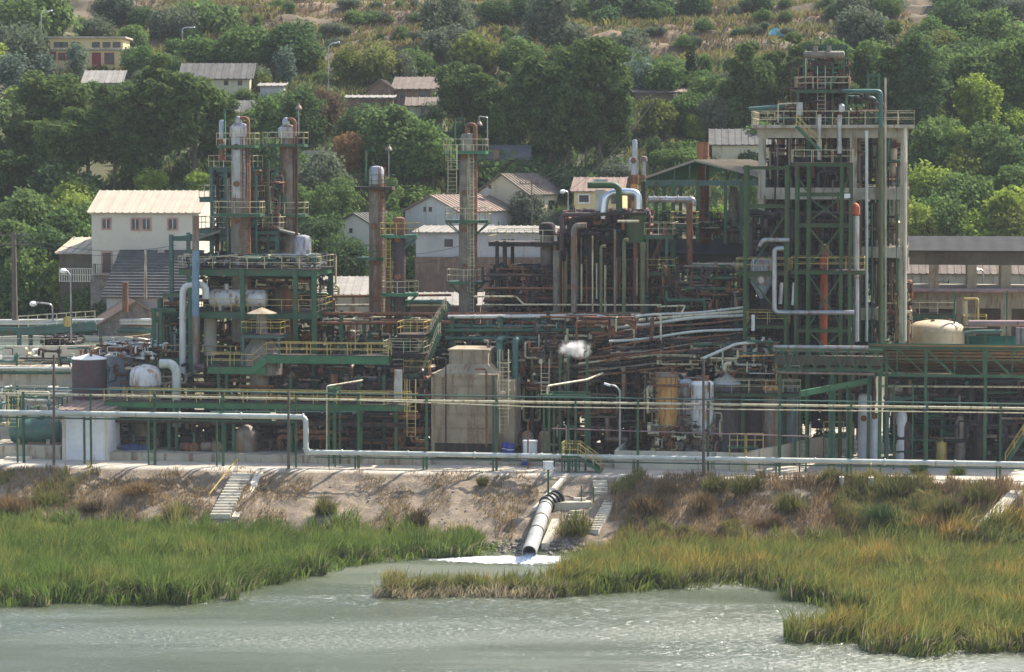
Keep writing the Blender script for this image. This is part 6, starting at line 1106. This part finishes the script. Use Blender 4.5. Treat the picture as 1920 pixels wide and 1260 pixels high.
def clumps(n, w, h, shape, rc):
    out = []; 
    while len(out) < n:
        x, y, z = rs.uniform(-1, 1), rs.uniform(-1, 1), rs.uniform(0, 1); r = math.hypot(x, y)
        if shape == 'round': lim = math.sqrt(max(0, 1 - (abs(z - .5) / .5) ** 2.3)); 
        elif shape == 'cone': lim = (1 - z) ** .85 * (1.0 if z > .06 else .6)
        elif shape == 'col': lim = min(1, (1 - z) * 3.2, (z + .12) * 4)
        elif shape == 'umb': lim = .55 + .45 * math.sin(z * 3.0) if z < .97 else .3
        else: lim = math.sqrt(max(0, 1 - z ** 2.4))
        if r < lim and (r > lim * .5 or rs.rand() < .35): out.append((x * w, y * w, z * h))
    c = np.array(out); return c, rc * rs.uniform(.55, 1.35, n)
KIND = {  # clumps, per clump, leaf size, shape, clump radius (of width), crown base fraction, aspect, leaf, material
 'pine': (30, 210, .046, 'umb', .17, .22, 2.2, 'leaf_pine', .7), 'broad': (34, 200, .052, 'round', .24, .10, 1.4, 'leaf_broad', .85), 'dark': (32, 200, .052, 'round', .24, .08, 1.4, 'leaf_dark', .85),
 'light': (26, 190, .058, 'round', .22, .12, 1.5, 'leaf_light', .8), 'olive': (34, 200, .042, 'round', .23, .08, 2.0, 'leaf_olive', .85), 'poplar': (10, 130, .10, 'col', .42, .03, 1.3, 'leaf_poplar', 1.1),
 'cypress': (18, 110, .12, 'cone', .4, .02, 2.0, 'leaf_cypress', 1.4), 'orange': (26, 90, .06, 'round', .26, .1, 1.8, 'leaf_orange', .8), 'brown': (26, 130, .05, 'round', .28, .1, 1.6, 'leaf_brown', .8), 'yellowish': (28, 150, .06, 'round', .28, .12, 1.5, 'leaf_yellowish', .8), 'shrub': (20, 150, .07, 'dome', .34, .0, 1.6, 'leaf_broad', .7), 'shrubdark': (20, 150, .07, 'dome', .34, .0, 1.6, 'leaf_dark', .7)}
PR = {}
def proto(kind, v, A):                  # tree of width 1 and height A
    if (kind, v, A) in PR: return PR[kind, v, A]
    nc, npc, ls, shp, rc, cb, asp, mt, fl_ = KIND[kind]; nc = int(nc * (.5 + .5 * A)); C, Rr = clumps(nc, .5 - rc * .5, 1, shp, rc); C[:, 2] = C[:, 2] * (A * (1 - cb) - rc * .75) + cb * A + rc * .2
    L_ = leaves(C, Rr, npc, ls, asp, .4, fl_); L_[:, :, 2] = np.maximum(L_[:, :, 2], .0)
    cr = npmesh('crown', L_, 4, [(0, 1, 2, 3)], mt); q = B(); tr = .022 if kind != 'cypress' else .015
    top = .8 * A; tr *= 1.2; q.cyl((0, 0, -.08), (.01, 0, cb * A + .15), tr * 1.3, tr, 8); q.cyl((.01, 0, cb * A + .15), (.0, .01, top), tr, tr * .3, 7)
    for i in rs.permutation(nc)[:12]:
        c = C[i]; z0 = max(cb * A * .7, min(c[2] * .6, top * .8)); q.cyl((0.01, 0, z0), tuple(c), tr * .45, tr * .12, 5)
    tk = q.build('trunk', 'wood'); tk.data.transform(Matrix.Translation(WL[tk.name])); cm, tm = cr.data, tk.data
    bpy.data.objects.remove(cr); bpy.data.objects.remove(tk); PR[kind, v, A] = (cm, tm); return cm, tm
# landmarks used to word each tree's place
LM = [(165, 95, 'the yellow house with the red door'), (400, 145, 'the long white house'), (280, 440, 'the big cream house'), (760, 165, 'the brown brick house'), (950, 370, 'the beige gable house'), (850, 395, 'the pinkish-roofed house'), (1110, 370, 'the small yellow house'), (1320, 310, 'the open canopy'), (1550, 110, 'the tower top'), (1250, 275, 'the pale road'), (78, 30, 'the topmost lamp'), (616, 90, 'the tall street lamp'), (1455, 66, 'the turquoise tarpaulin'), (978, 72, 'the green-blue netting'), (30, 480, 'the twin timber pole'), (448, 230, 'the silver column top'), (540, 240, 'the second column top'), (706, 310, 'the grey middle column'), (876, 250, 'the tan middle column'), (1266, 210, 'the concrete utility pole'), (1690, 230, 'the tower deck corner'), (1800, 470, 'the arcade roof'), (1900, 225, 'the far ribbed roof'), (250, 230, 'the barred-window house'), (140, 500, 'the annex porch'), (590, 290, 'the short grey wall')]
KN = {'pine': ('pine_tree', 'dark clumpy pine'), 'broad': ('broadleaf_tree', 'green leafy tree'), 'dark': ('broadleaf_tree', 'dark leafy tree'), 'light': ('robinia_tree', 'yellow-green tree'), 'olive': ('olive_tree', 'grey-green olive tree'), 'poplar': ('poplar_tree', 'slim silvery poplar'), 'cypress': ('cypress_tree', 'narrow dark cypress'), 'orange': ('withered_tree', 'orange withered tree'), 'brown': ('broadleaf_tree', 'brownish tree'), 'yellowish': ('broadleaf_tree', 'pale olive-yellow tree'), 'shrub': ('bush', 'rounded green bush'), 'shrubdark': ('bush', 'dark rounded bush')}
TREES = []
def tree(kind, px, yt, yb, w, p=None, lift=0):
    p = p or gy(px, yb); s_ = p.y / FPX; h = (yb - yt) * s_; W_ = w * s_; k = random.random(); A = min((.6, 1.0, 1.5, 2.3, 4.0), key=lambda a_: abs(math.log(h / W_ / a_))); cm, tm = proto(kind, int(random.random() * 2), A)
    t = T(KN[kind][0], 'x', 'bush' if 'shrub' in kind else 'tree', p, 'bushes on the slope' if 'shrub' in kind else 'trees on the slope behind the works'); t.rotation_euler = (0, 0, k * 6.28); t.scale = (W_, W_ * (.8 + .4 * random.random()), h / A)
    for nm, me in (('crown', cm), ('trunk', tm)): o = bpy.data.objects.new(nm, me); link(o); o.parent = t
    TREES.append((t, kind, px, (yt + yb) / 2))
M_ = [(55, -20, 95, 150, 'broad'), (215, -15, 50, 80, 'olive'), (25, 50, 140, 120, 'olive'), (180, 35, 80, 80, 'olive'), (250, 45, 95, 60, 'broad'), (265, 85, 150, 60, 'broad'), (385, -5, 70, 120, 'broad'), (325, 15, 75, 90, 'olive'), (460, 45, 135, 110, 'broad'), (395, 65, 130, 110, 'broad'), (545, 40, 135, 120, 'dark'), (145, 70, 150, 36, 'poplar'), (20, 85, 200, 60, 'poplar'), (82, 92, 150, 40, 'poplar'), (255, 85, 145, 32, 'poplar'), (537, 90, 158, 38, 'poplar'),
 (95, 125, 300, 120, 'pine'), (165, 190, 345, 120, 'pine'), (215, 150, 362, 100, 'pine'), (300, 100, 340, 120, 'pine'), (365, 130, 335, 130, 'pine'), (55, 190, 330, 100, 'pine'), (120, 225, 362, 120, 'pine'), (20, 280, 366, 110, 'pine'), (255, 240, 362, 90, 'pine'), (410, 170, 330, 80, 'pine'), (30, 160, 225, 50, 'light'), (118, 300, 385, 130, 'dark'), (280, 312, 366, 66, 'light'), (372, 318, 368, 56, 'light'),
 (45, 350, 480, 120, 'broad'), (140, 350, 470, 100, 'light'), (150, 380, 500, 100, 'broad'), (20, 400, 540, 110, 'broad'), (95, 410, 560, 110, 'dark'), (55, 460, 590, 110, 'broad'), (110, 488, 590, 60, 'light'), (150, 530, 606, 70, 'broad'), (195, 545, 615, 60, 'dark'), (5, 520, 600, 70, 'dark'), (60, 560, 606, 60, 'shrubdark'),
 (650, 85, 168, 60, 'yellowish'), (705, 80, 168, 90, 'yellowish'), (750, 100, 168, 60, 'olive'), (600, 165, 262, 90, 'brown'), (655, 245, 335, 56, 'orange'), (735, 185, 335, 120, 'broad'), (790, 225, 345, 120, 'broad'), (680, 195, 285, 90, 'dark'), (600, 285, 400, 110, 'olive'), (640, 325, 425, 80, 'broad'), (560, 345, 440, 90, 'broad'), (500, 180, 290, 100, 'broad'), (560, 160, 280, 90, 'dark'), (490, 250, 340, 80, 'dark'), (620, 330, 470, 80, 'broad'), (725, 330, 420, 50, 'shrub'), (780, 350, 385, 90, 'shrub'), (835, 395, 432, 60, 'shrubdark'), (600, 390, 520, 90, 'dark'), (650, 440, 540, 90, 'dark'), (560, 430, 540, 70, 'broad'), (815, 452, 560, 120, 'broad'), (760, 480, 560, 60, 'broad'), (990, 425, 520, 50, 'light'), (940, 470, 560, 60, 'broad'),
 (840, -20, 95, 110, 'olive'), (845, 45, 120, 90, 'olive'), (1030, -25, 90, 110, 'olive'), (1040, 35, 95, 110, 'olive'), (905, 60, 135, 110, 'yellowish'), (975, 70, 140, 90, 'broad'), (1165, 60, 115, 90, 'olive'), (930, 0, 50, 60, 'dark'), (980, -10, 40, 60, 'dark'),
 (868, 110, 265, 110, 'pine'), (930, 130, 275, 100, 'pine'), (1000, 100, 300, 120, 'pine'), (1065, 118, 315, 120, 'pine'), (1125, 58, 322, 115, 'pine'), (1085, 75, 280, 110, 'pine'), (1150, 165, 315, 80, 'pine'), (1030, 160, 315, 110, 'pine'), (955, 190, 300, 90, 'pine'), (1100, 190, 320, 90, 'pine'), (905, 180, 260, 70, 'broad'), (930, 290, 345, 120, 'shrub'), (1010, 300, 350, 90, 'shrubdark'), (1080, 310, 350, 90, 'shrubdark'), (1160, 300, 350, 80, 'olive'), (990, 355, 425, 70, 'olive'), (1230, 180, 262, 80, 'yellowish'), (1296, 90, 170, 26, 'cypress'), (1316, 122, 165, 13, 'cypress'), (1325, 112, 160, 8, 'cypress'), (1240, 118, 180, 90, 'broad'), (1195, 110, 178, 60, 'poplar'), (1290, 170, 250, 80, 'broad'), (1305, 212, 268, 40, 'light'), (1350, 170, 250, 70, 'broad'), (1400, 70, 255, 100, 'pine'), (1450, 90, 235, 90, 'pine'), (1500, 60, 240, 90, 'pine'), (1425, 225, 300, 90, 'broad'), (1285, 275, 335, 76, 'broad'), (1375, 255, 300, 60, 'broad'), (1355, 380, 450, 60, 'light'), (1250, 380, 450, 60, 'broad'), (1400, 330, 420, 60, 'broad'),
 (1620, 12, 115, 110, 'olive'), (1560, 60, 210, 90, 'broad'), (1630, 65, 200, 90, 'broad'), (1700, 38, 258, 100, 'pine'), (1720, 60, 260, 90, 'dark'), (1660, 110, 260, 80, 'pine'), (1790, 0, 115, 110, 'dark'), (1865, 15, 125, 120, 'broad'), (1760, 85, 215, 110, 'broad'), (1830, 138, 262, 90, 'light'), (1845, 80, 220, 120, 'broad'), (1905, 60, 225, 90, 'broad'), (1750, 215, 335, 120, 'broad'), (1850, 225, 350, 120, 'broad'), (1915, 250, 370, 100, 'broad'), (1790, 235, 345, 60, 'light'), (1735, 300, 405, 100, 'light'), (1800, 320, 440, 120, 'broad'), (1870, 340, 462, 110, 'light'), (1900, 300, 420, 90, 'broad'), (1715, 370, 475, 90, 'light'), (1765, 365, 475, 90, 'broad'), (1830, 385, 478, 90, 'light'), (1905, 385, 482, 100, 'yellowish'), (1740, 410, 480, 70, 'yellowish'), (1870, 410, 482, 70, 'light'), (1800, 415, 482, 70, 'broad'), (725, 395, 470, 70, 'broad'), (875, 425, 482, 50, 'broad'), (1035, 395, 445, 50, 'olive'), (238, 150, 205, 50, 'broad'), (350, 155, 200, 60, 'dark'), (455, 165, 205, 50, 'broad'), (722, 190, 228, 60, 'broad'), (812, 192, 240, 60, 'dark'), (175, 150, 190, 40, 'broad')]
for x, yt, yb, w_, k in M_: tree(k, x, yt, yb, w_)
rd = random.Random(5)
def fill(x0, x1, y0, y1, n, kinds, hr, wr, avoid=()):
    k = 0; tries = 0
    while k < n and tries < n * 30:
        tries += 1; x, y = rd.uniform(x0, x1), rd.uniform(y0, y1)
        if any(a <= x <= c and b_ <= y <= d_ for a, b_, c, d_ in avoid): continue
        h = rd.uniform(*hr); tree(rd.choice(kinds), x, y - h, y, h * rd.uniform(*wr)); k += 1
AV = [(85, 60, 240, 170), (330, 120, 475, 185), (165, 350, 380, 580), (650, 140, 835, 225), (735, 345, 1060, 450), (1185, 250, 1325, 300), (560, 270, 625, 315), (1065, 340, 1170, 410), (890, 270, 1000, 330), (215, 190, 270, 265), (425, 190, 490, 240), (700, 150, 830, 240)]
fill(-10, 1930, 165, 340, 46, ['broad', 'dark', 'shrub', 'shrubdark', 'olive', 'broad'], (30, 80), (.8, 1.3), AV)
fill(-10, 500, 60, 170, 12, ['broad', 'shrub', 'olive', 'dark'], (25, 55), (.9, 1.4), AV)
fill(480, 1240, 95, 190, 18, ['shrub', 'shrubdark', 'broad', 'yellowish', 'brown'], (18, 45), (1, 1.6), AV)
fill(480, 1100, 350, 470, 16, ['broad', 'dark', 'shrub', 'shrubdark'], (30, 70), (.9, 1.3), [(735, 345, 1060, 450), (735, 430, 1070, 500)])
fill(1700, 1930, 120, 470, 22, ['broad', 'broad', 'light', 'dark', 'yellowish'], (50, 95), (.8, 1.2)); fill(1060, 1930, 12, 48, 30, ['olive', 'dark', 'shrubdark', 'broad', 'olive'], (28, 50), (1.1, 1.8)); fill(620, 1100, 12, 40, 7, ['dark', 'shrubdark'], (18, 34), (1.2, 1.8), [(480, 0, 800, 100)])
fill(1190, 1500, 120, 180, 12, ['broad', 'shrub', 'olive'], (20, 50), (1, 1.5), [(1300, 90, 1380, 135)]); fill(1200, 1400, 250, 330, 10, ['broad', 'shrub', 'shrubdark'], (20, 46), (1, 1.5), [(1190, 250, 1325, 300)]); fill(-10, 240, 400, 600, 14, ['broad', 'dark', 'light', 'shrub'], (50, 90), (.9, 1.2), [(110, 440, 240, 570)])
fill(1700, 1930, 440, 480, 10, ['broad', 'light', 'yellowish'], (30, 60), (1, 1.4)); fill(150, 1450, 10, 95, 52, ['shrub', 'shrubdark', 'olive', 'shrub'], (9, 24), (1, 1.8)); fill(480, 1230, -60, 0, 14, ['dark', 'olive', 'broad'], (30, 60), (1, 1.5)); fill(1230, 1930, -60, 5, 16, ['dark', 'olive', 'broad'], (40, 70), (1, 1.5))
for y_ in (-6, 18, 42, 66): fill(560 if y_ > 30 else 480, 1480, y_ - 4, y_ + 4, 16, ['shrubdark', 'shrub', 'olive'], (10, 20), (1.6, 2.8), [(955, 60, 1000, 90), (1440, 55, 1470, 75)])
for a_, b_ in ((-420, -20), (1940, 2340)): fill(a_, b_, 60, 470, 34, ['broad', 'dark', 'olive', 'light', 'shrub'], (40, 100), (.8, 1.2)); fill(a_, b_, -40, 60, 10, ['olive', 'dark', 'shrub'], (25, 50), (1, 1.5))
from collections import defaultdict
dd = defaultdict(list)
for t, k, x, y in TREES:
    d_, lm = min((math.hypot(x - a, (y - b_) * 1.3), (a, b_, s_)) for a, b_, s_ in LM); a, b_, s_ = lm; dx, dy = x - a, y - b_
    rel = 'uphill of' if dy < -abs(dx) else 'downhill of' if dy > abs(dx) else 'just left of' if dx < 0 else 'just right of'; dd[KN[k][1], rel, s_].append((x, t))
for (kn, rel, s_), L_ in dd.items():
    L_.sort(key=lambda e: e[0]); mlt = len(L_)
    for i, (x, t) in enumerate(L_): t['label'] = f'{kn} {rel} {s_}' if mlt == 1 else f'{kn} {rel} {s_}, {ordn(i)} from left'
# ---------------------------------------------------------------- reeds, dry grass and scrub
def blades(name, X, Y, Z, hmin, hmax, wd, lean, mt, label, kind='stuff', cat='grass', bend=.35, curl=.34):
    n = len(X); h = rs.uniform(hmin, hmax, n) * (.55 + .45 * vn(X * .22, Y * .22, 6) + .5 * vn(X * .8, Y * .8, 16)); a = rs.uniform(0, 6.28, n); dx, dy = np.cos(a), np.sin(a); w_ = wd * rs.uniform(.6, 1.4, n) * .5
    bx = rs.normal(0, curl, n) + lean[0] + .9 * (vn(X * .45, Y * .45, 7) - .5); by = rs.normal(0, curl, n) + lean[1] + .7 * (vn(X * .5, Y * .5, 17) - .5); V = np.zeros((n, 5, 3))
    for j, (f, bend_, k) in enumerate(((0, 0, 1), (0, 0, -1), (.55, .35, -.8), (.55, .35, .8), (1.0, 1.0, 0))):
        V[:, j, 0] = X + dx * w_ * k + bx * h * bend_ * .8; V[:, j, 1] = Y + dy * w_ * k + by * h * bend_ * .8; V[:, j, 2] = Z + h * f * (1 - .25 * np.minimum(1, np.hypot(bx, by)) * bend_)
    c = Vector((float(X.mean()), float(Y.mean()), float(Z.min()))); o = npmesh(name, V, 5, [(0, 1, 2, 3), (3, 2, 4)], mt, None, c); return tag(o, label, cat, None, kind)
def scat(poly, n, thin=0, sd=0):
    lo, hi = poly.min(0), poly.max(0); k = int(n * 3); x, y = rs.uniform(lo[0], hi[0], k), rs.uniform(lo[1], hi[1], k); m = inside(poly, x + (vn(x * .7, y * .7, 60) - .5) * 2.6, y + (vn(x * .9, y * .9, 61) - .5) * 3.2)
    if thin: m &= vn(x * .5, y * .5, 20 + sd) > thin * vn(x * .13, y * .13, 30 + sd) * 1.3
    x, y = x[m][:n], y[m][:n]; return x, y, np.maximum(gz(x, y), .02)
def area(p): return .5 * abs(np.dot(p[:, 0], np.roll(p[:, 1], 1)) - np.dot(p[:, 1], np.roll(p[:, 0], 1)))
def fringe(pl, n, mt, lb):
    k = n * 14; lo, hi = pl.min(0) - 2, pl.max(0) + 2; x, y = rs.uniform(lo[0], hi[0], k), rs.uniform(lo[1], hi[1], k); jx, jy = (vn(x * .45, y * .45, 80) - .5) * 4.2, (vn(x * .5, y * .5, 81) - .5) * 4.2
    m = (inside(pl, x + jx, y + jy) | inside(pl, x + jx * .4, y + 1.1)) & ~inside(pl, x, y); x, y = x[m][:n], y[m][:n]; blades('reed_fringe', x, y, np.maximum(gz(x, y), 0) - .02, .35, 1.3, .08, (.35, -.4), mt, lb, cat='reeds', curl=.6)
for nm, pl, mt, lb, hh in (('reeds', WLb, 'reed_leaf', 'dense green reed bed along the water on the left', (1.2, 2.4)), ('reeds', WI, 'reed_leaf_gold', 'low strip of reeds jutting into the water below the outlet', (1.0, 1.7)), ('reeds', WR, 'reed_leaf_gold', 'wide golden-green reed bed on the right', (1.0, 2.4))):
    n_ = int(area(pl) * 50); x, y, z = scat(pl, n_); blades(nm, x, y, z, hh[0], hh[1], .085, (.22, -.05), mt, lb, cat='reeds')
    x, y, z = scat(pl, int(n_ * .26), .5, 3); blades('dry_reeds', x, y, z, .8, 1.7, .07, (.4, -.35), 'straw', 'pale dry stems bent over in the ' + lb.split(' along')[0].split(' on the right')[0].split(' jutting')[0], cat='reeds', curl=.5)
fringe(WLb, 3200, 'reed_leaf', 'ragged stems straggling into the water off the left reed bed'); fringe(WR, 3200, 'reed_leaf_gold', 'ragged stems straggling into the water off the right reed bed'); fringe(WI, 700, 'straw', 'dry stems straggling off the reed strip by the outlet')
def bankp(pts): return np.array([[gp(x, y).x, gp(x, y).y] for x, y in pts])
pb_l = bankp([(-60, 890), (380, 892), (395, 960), (380, 990), (-60, 985)]); pb_m = bankp([(480, 892), (1010, 892), (1000, 960), (930, 1020), (480, 1005), (440, 985)]); pb_r = bankp([(1165, 893), (1500, 898), (1990, 912), (1990, 1040), (1560, 1045), (1120, 1045)])
def bl(name, poly, dens, h0, h1, wd, mt, label, thin, sd, cat='grass', curl=.35): x, y, z = scat(poly, int(area(poly) * dens), thin, sd); return blades(name, x, y, z - .03, h0, h1, wd, (.1, -.1), mt, label, cat=cat, curl=curl)
bl('dry_grass', pb_l, 44, .25, .7, .06, 'drygrass', 'dry tan grass on the left of the bank', .5, 1); bl('scrub', pb_l, 26, .4, 1.0, .07, 'scrub', 'olive and brown scrub on the left of the bank', 1.0, 2, 'scrub')
bl('dry_grass', pb_m, 26, .15, .5, .06, 'drygrass', 'sparse dry grass on the bare middle of the bank', .8, 3); bl('scrub', pb_m, 8, .3, .8, .06, 'scrub_brown', 'brown weeds dotted over the bare middle of the bank', 1.2, 9, 'scrub'); bl('dry_grass', pb_r, 60, .3, .9, .06, 'drygrass', 'dry tan grass on the right of the bank', .2, 4)
bl('scrub', pb_r, 60, .5, 1.2, .075, 'scrub', 'yellow-green scrub on the right of the bank', .95, 5, 'scrub'); bl('scrub', pb_r, 22, .4, 1.1, .075, 'scrub_brown', 'rusty brown scrub on the right of the bank', 1.1, 6, 'scrub')
ed = bankp([(-60, 884), (1010, 886), (1010, 896), (-60, 893)]); bl('grass_edge', ed, 60, .1, .35, .05, 'drygrass', 'fringe of dry grass along the top edge of the bank', .6, 7)
ft = bankp([(-60, 975), (400, 985), (560, 990), (920, 1015), (920, 1035), (-60, 1015)]); bl('green_fringe', ft, 50, .4, 1.0, .07, 'greengrass', 'short green grass between the dry bank and the reeds', .3, 8)
k = 70000; X = rs.uniform(-62, 62, k); Y_ = rs.uniform(335, 480, k); mk = vn(X * .12, Y_ * .3, 70) > .38; X, Y_ = X[mk], Y_[mk]; blades('hill_grass', X, Y_, gz(X, Y_) - .05, .5, 1.3, .22, (.1, -.1), 'hill_straw', 'dry brown grass covering the terraced hillside', curl=.4)
k = 80000; X = rs.uniform(-62, 62, k); Y_ = rs.uniform(300, 480, k); mk = vn(X * .1, Y_ * .25, 71) > .42; X, Y_ = X[mk], Y_[mk]; blades('hill_scrub', X, Y_, gz(X, Y_) - .05, .6, 1.6, .26, (.1, -.1), 'scrub', 'olive-brown scrub covering the hillside', curl=.5, cat='scrub')
k = 60000; X = rs.uniform(-62, 62, k); Y_ = rs.uniform(272, 372, k); mk = vn(X * .2, Y_ * .2, 72) > .3; X, Y_ = X[mk], Y_[mk]; blades('undergrowth', X, Y_, gz(X, Y_) - .05, .5, 1.5, .3, (.1, -.1), 'leaf_dark', 'green undergrowth between the trees of the slope', curl=.6, cat='undergrowth')
# stones at the foot of the bank
rd = random.Random(8)
q = B()
for i in range(260):
    px, py = rd.choice([(rd.gauss(955, 30), rd.gauss(1028, 7)), (rd.gauss(1060, 22), rd.gauss(1028, 6)), (rd.uniform(600, 1010), rd.uniform(900, 1020))]); p = gp(px, min(1040, max(895, py))); r = rd.uniform(.06, .28) * (1 if py > 1010 else .5)
    q.lathe(p - UP * r * .3, [(r * .6, 0), (r, r * .4), (r * .7, r * .9), (.02, r * 1.05)], rd.choice((5, 6, 7)), Vector((rd.uniform(-.4, .4), rd.uniform(-.4, .4), 1)))
tag(q.build('rubble', 'stone_wall'), 'rubble and stones scattered at the foot of the bank', 'stones', kind='stuff')
# bushes on the bank and in the yard
BK = {'scrub': 'yellow-green feathery', 'scrub_brown': 'brown dried', 'leaf_dark': 'dark green', 'greengrass': 'bright green', 'leaf_brown': 'grey-brown', 'leaf_light': 'fresh green', 'leaf_yellowish': 'pale olive'}
def bush(px, py, w, h, mt, where, npc=230, p=None):
    p = p or gp(px, py); s_ = p.y / FPX; W_, H_ = w * s_ * .5, h * s_; n = 1500; k = rs.randint(0, 7, n); ca = rs.uniform(0, 6.28, 7); cr_ = rs.uniform(0, .75, 7); ch = rs.uniform(.55, 1.1, 7)
    X = p.x + (np.cos(ca) * cr_)[k] * W_ + rs.normal(0, .16, n) * W_; Y_ = p.y + ((np.sin(ca) * cr_)[k] + rs.normal(0, .16, n)) * W_ * .7; th = rs.uniform(0, 6.28, n); le = rs.uniform(0, .9, n); f0 = rs.uniform(0, .55, n); hh = H_ * ch[k] * rs.uniform(.5, 1, n)
    dx, dy = np.cos(th) * le, np.sin(th) * le; V = np.zeros((n, 4, 3)); ln = hh * .55
    for j, (f, sd_) in enumerate(((0, 0), (.45, 1), (1, 0), (.45, -1))):
        V[:, j, 0] = X + dx * hh * (f0 + .5 * f) * .8 - dy * sd_ * .05; V[:, j, 1] = Y_ + dy * hh * (f0 + .5 * f) * .8 + dx * sd_ * .05 + sd_ * .03; V[:, j, 2] = p.z - .1 + hh * f0 + ln * f * (1 - .35 * le)
    o = npmesh('bush', V, 4, [(0, 1, 2, 3)], mt, None, p.copy())
    tag(o, f'{BK[mt]} bush {where}', 'bush', 'bushes on the bank')
for x, y, w_, h_, mt, wh in ((780, 985, 44, 46, 'leaf_brown', 'alone on the bare middle of the bank'), (1078, 1005, 80, 62, 'scrub', 'beside the outlet pipe under the platform'), (1340, 925, 60, 44, 'scrub', 'at the top of the bank near the dyke wall corner'), (1400, 925, 70, 48, 'scrub', 'at the top of the bank under the yellow steps'), (1320, 960, 80, 50, 'scrub_brown', 'on the bank below the dyke wall corner'), (1480, 965, 90, 55, 'scrub', 'on the bank left of the culvert'), (1430, 990, 80, 40, 'scrub_brown', 'low on the bank left of the culvert'), (1550, 910, 60, 34, 'scrub', 'just left of the culvert mouth'), (1680, 935, 90, 60, 'scrub', 'just right of the culvert'), (1675, 985, 100, 55, 'leaf_dark', 'below the culvert'), (1690, 1005, 60, 34, 'greengrass', 'below the dark green bush and culvert'), (1775, 965, 70, 55, 'scrub', 'between the culvert and the drain channel'),
   (1745, 995, 90, 45, 'scrub_brown', 'low between the culvert and the drain channel'), (1830, 945, 90, 55, 'scrub', 'at the head of the drain channel'), (1905, 990, 90, 55, 'scrub', 'right of the drain channel'), (1885, 1010, 60, 30, 'leaf_dark', 'at the foot of the drain channel'), (1215, 960, 90, 50, 'scrub_brown', 'right of the stepped gutter'), (1250, 925, 80, 36, 'scrub_brown', 'at the bank top under the dyke wall'), (170, 960, 70, 34, 'leaf_brown', 'left on the lower bank'), (335, 970, 90, 40, 'scrub', 'left of the concrete bank steps'), (90, 945, 120, 40, 'scrub', 'high at the far left of the bank'), (20, 960, 110, 44, 'scrub_brown', 'at the far left edge of the bank'), (260, 925, 120, 30, 'scrub_brown', 'below the white cabin on the bank'), (610, 965, 40, 46, 'scrub', 'on the bare bank right of the steps'), (905, 910, 24, 26, 'scrub', 'at the bank top below the furnace')):
    bush(x, y, w_, h_, mt, wh)
bush(1722, 866, 56, 40, 'leaf_yellowish', 'in the yard before the shed posts', p=fl(P(1722, 870, 3))); bush(1800, 868, 44, 26, 'leaf_light', 'in the yard right of the pale olive bush', p=fl(P(1800, 870, 3)))
# reed island tips: tall clumps at water edge
for i, (x, y, w_, lb) in enumerate(((1100, 1108, 70, 'green reed clump at the water edge below the outlet'), (1195, 1100, 50, 'second reed clump along the water edge'), (1550, 1125, 70, 'reed clump at the notch of the right bed'), (300, 1126, 90, 'reed clump at the front of the left bed'), (90, 1128, 70, 'reed clump far left at the water edge'))):
    p = onz(x, y, 0); k = 700; X = p.x + rs.normal(0, w_ * .018, k) ; Y_ = p.y + .6 + rs.normal(0, .5, k); blades('reed_clump', X, Y_, np.zeros(k), 1.2, 2.2, .09, (.3, -.1), 'reed_leaf', lb, cat='reeds')
# ---------------------------------------------------------------- air
m = bpy.data.materials.new('haze'); m.use_nodes = True; n = m.node_tree.nodes; n.remove(n['Principled BSDF']); pv = n.new('ShaderNodeVolumePrincipled'); pv.inputs['Color'].default_value = (.86, .93, 1, 1); pv.inputs['Density'].default_value = HAZE; m.node_tree.links.new(pv.outputs[0], n['Material Output'].inputs['Volume'])
if HAZE > 0:
    me = bpy.data.meshes.new('haze'); x, y0, y1, z0, z1 = 2600, -950, 4100, -4, 130
    me.from_pydata([(a, b_, c) for c in (z0, z1) for a, b_ in ((-x, y0), (x, y0), (x, y1), (-x, y1))], [], [(0, 3, 2, 1), (4, 5, 6, 7), (0, 1, 5, 4), (1, 2, 6, 5), (2, 3, 7, 6), (3, 0, 4, 7)]); me.materials.append(m); tag(link(bpy.data.objects.new('haze', me)), 'thin summer haze in the air', 'haze', kind='stuff')
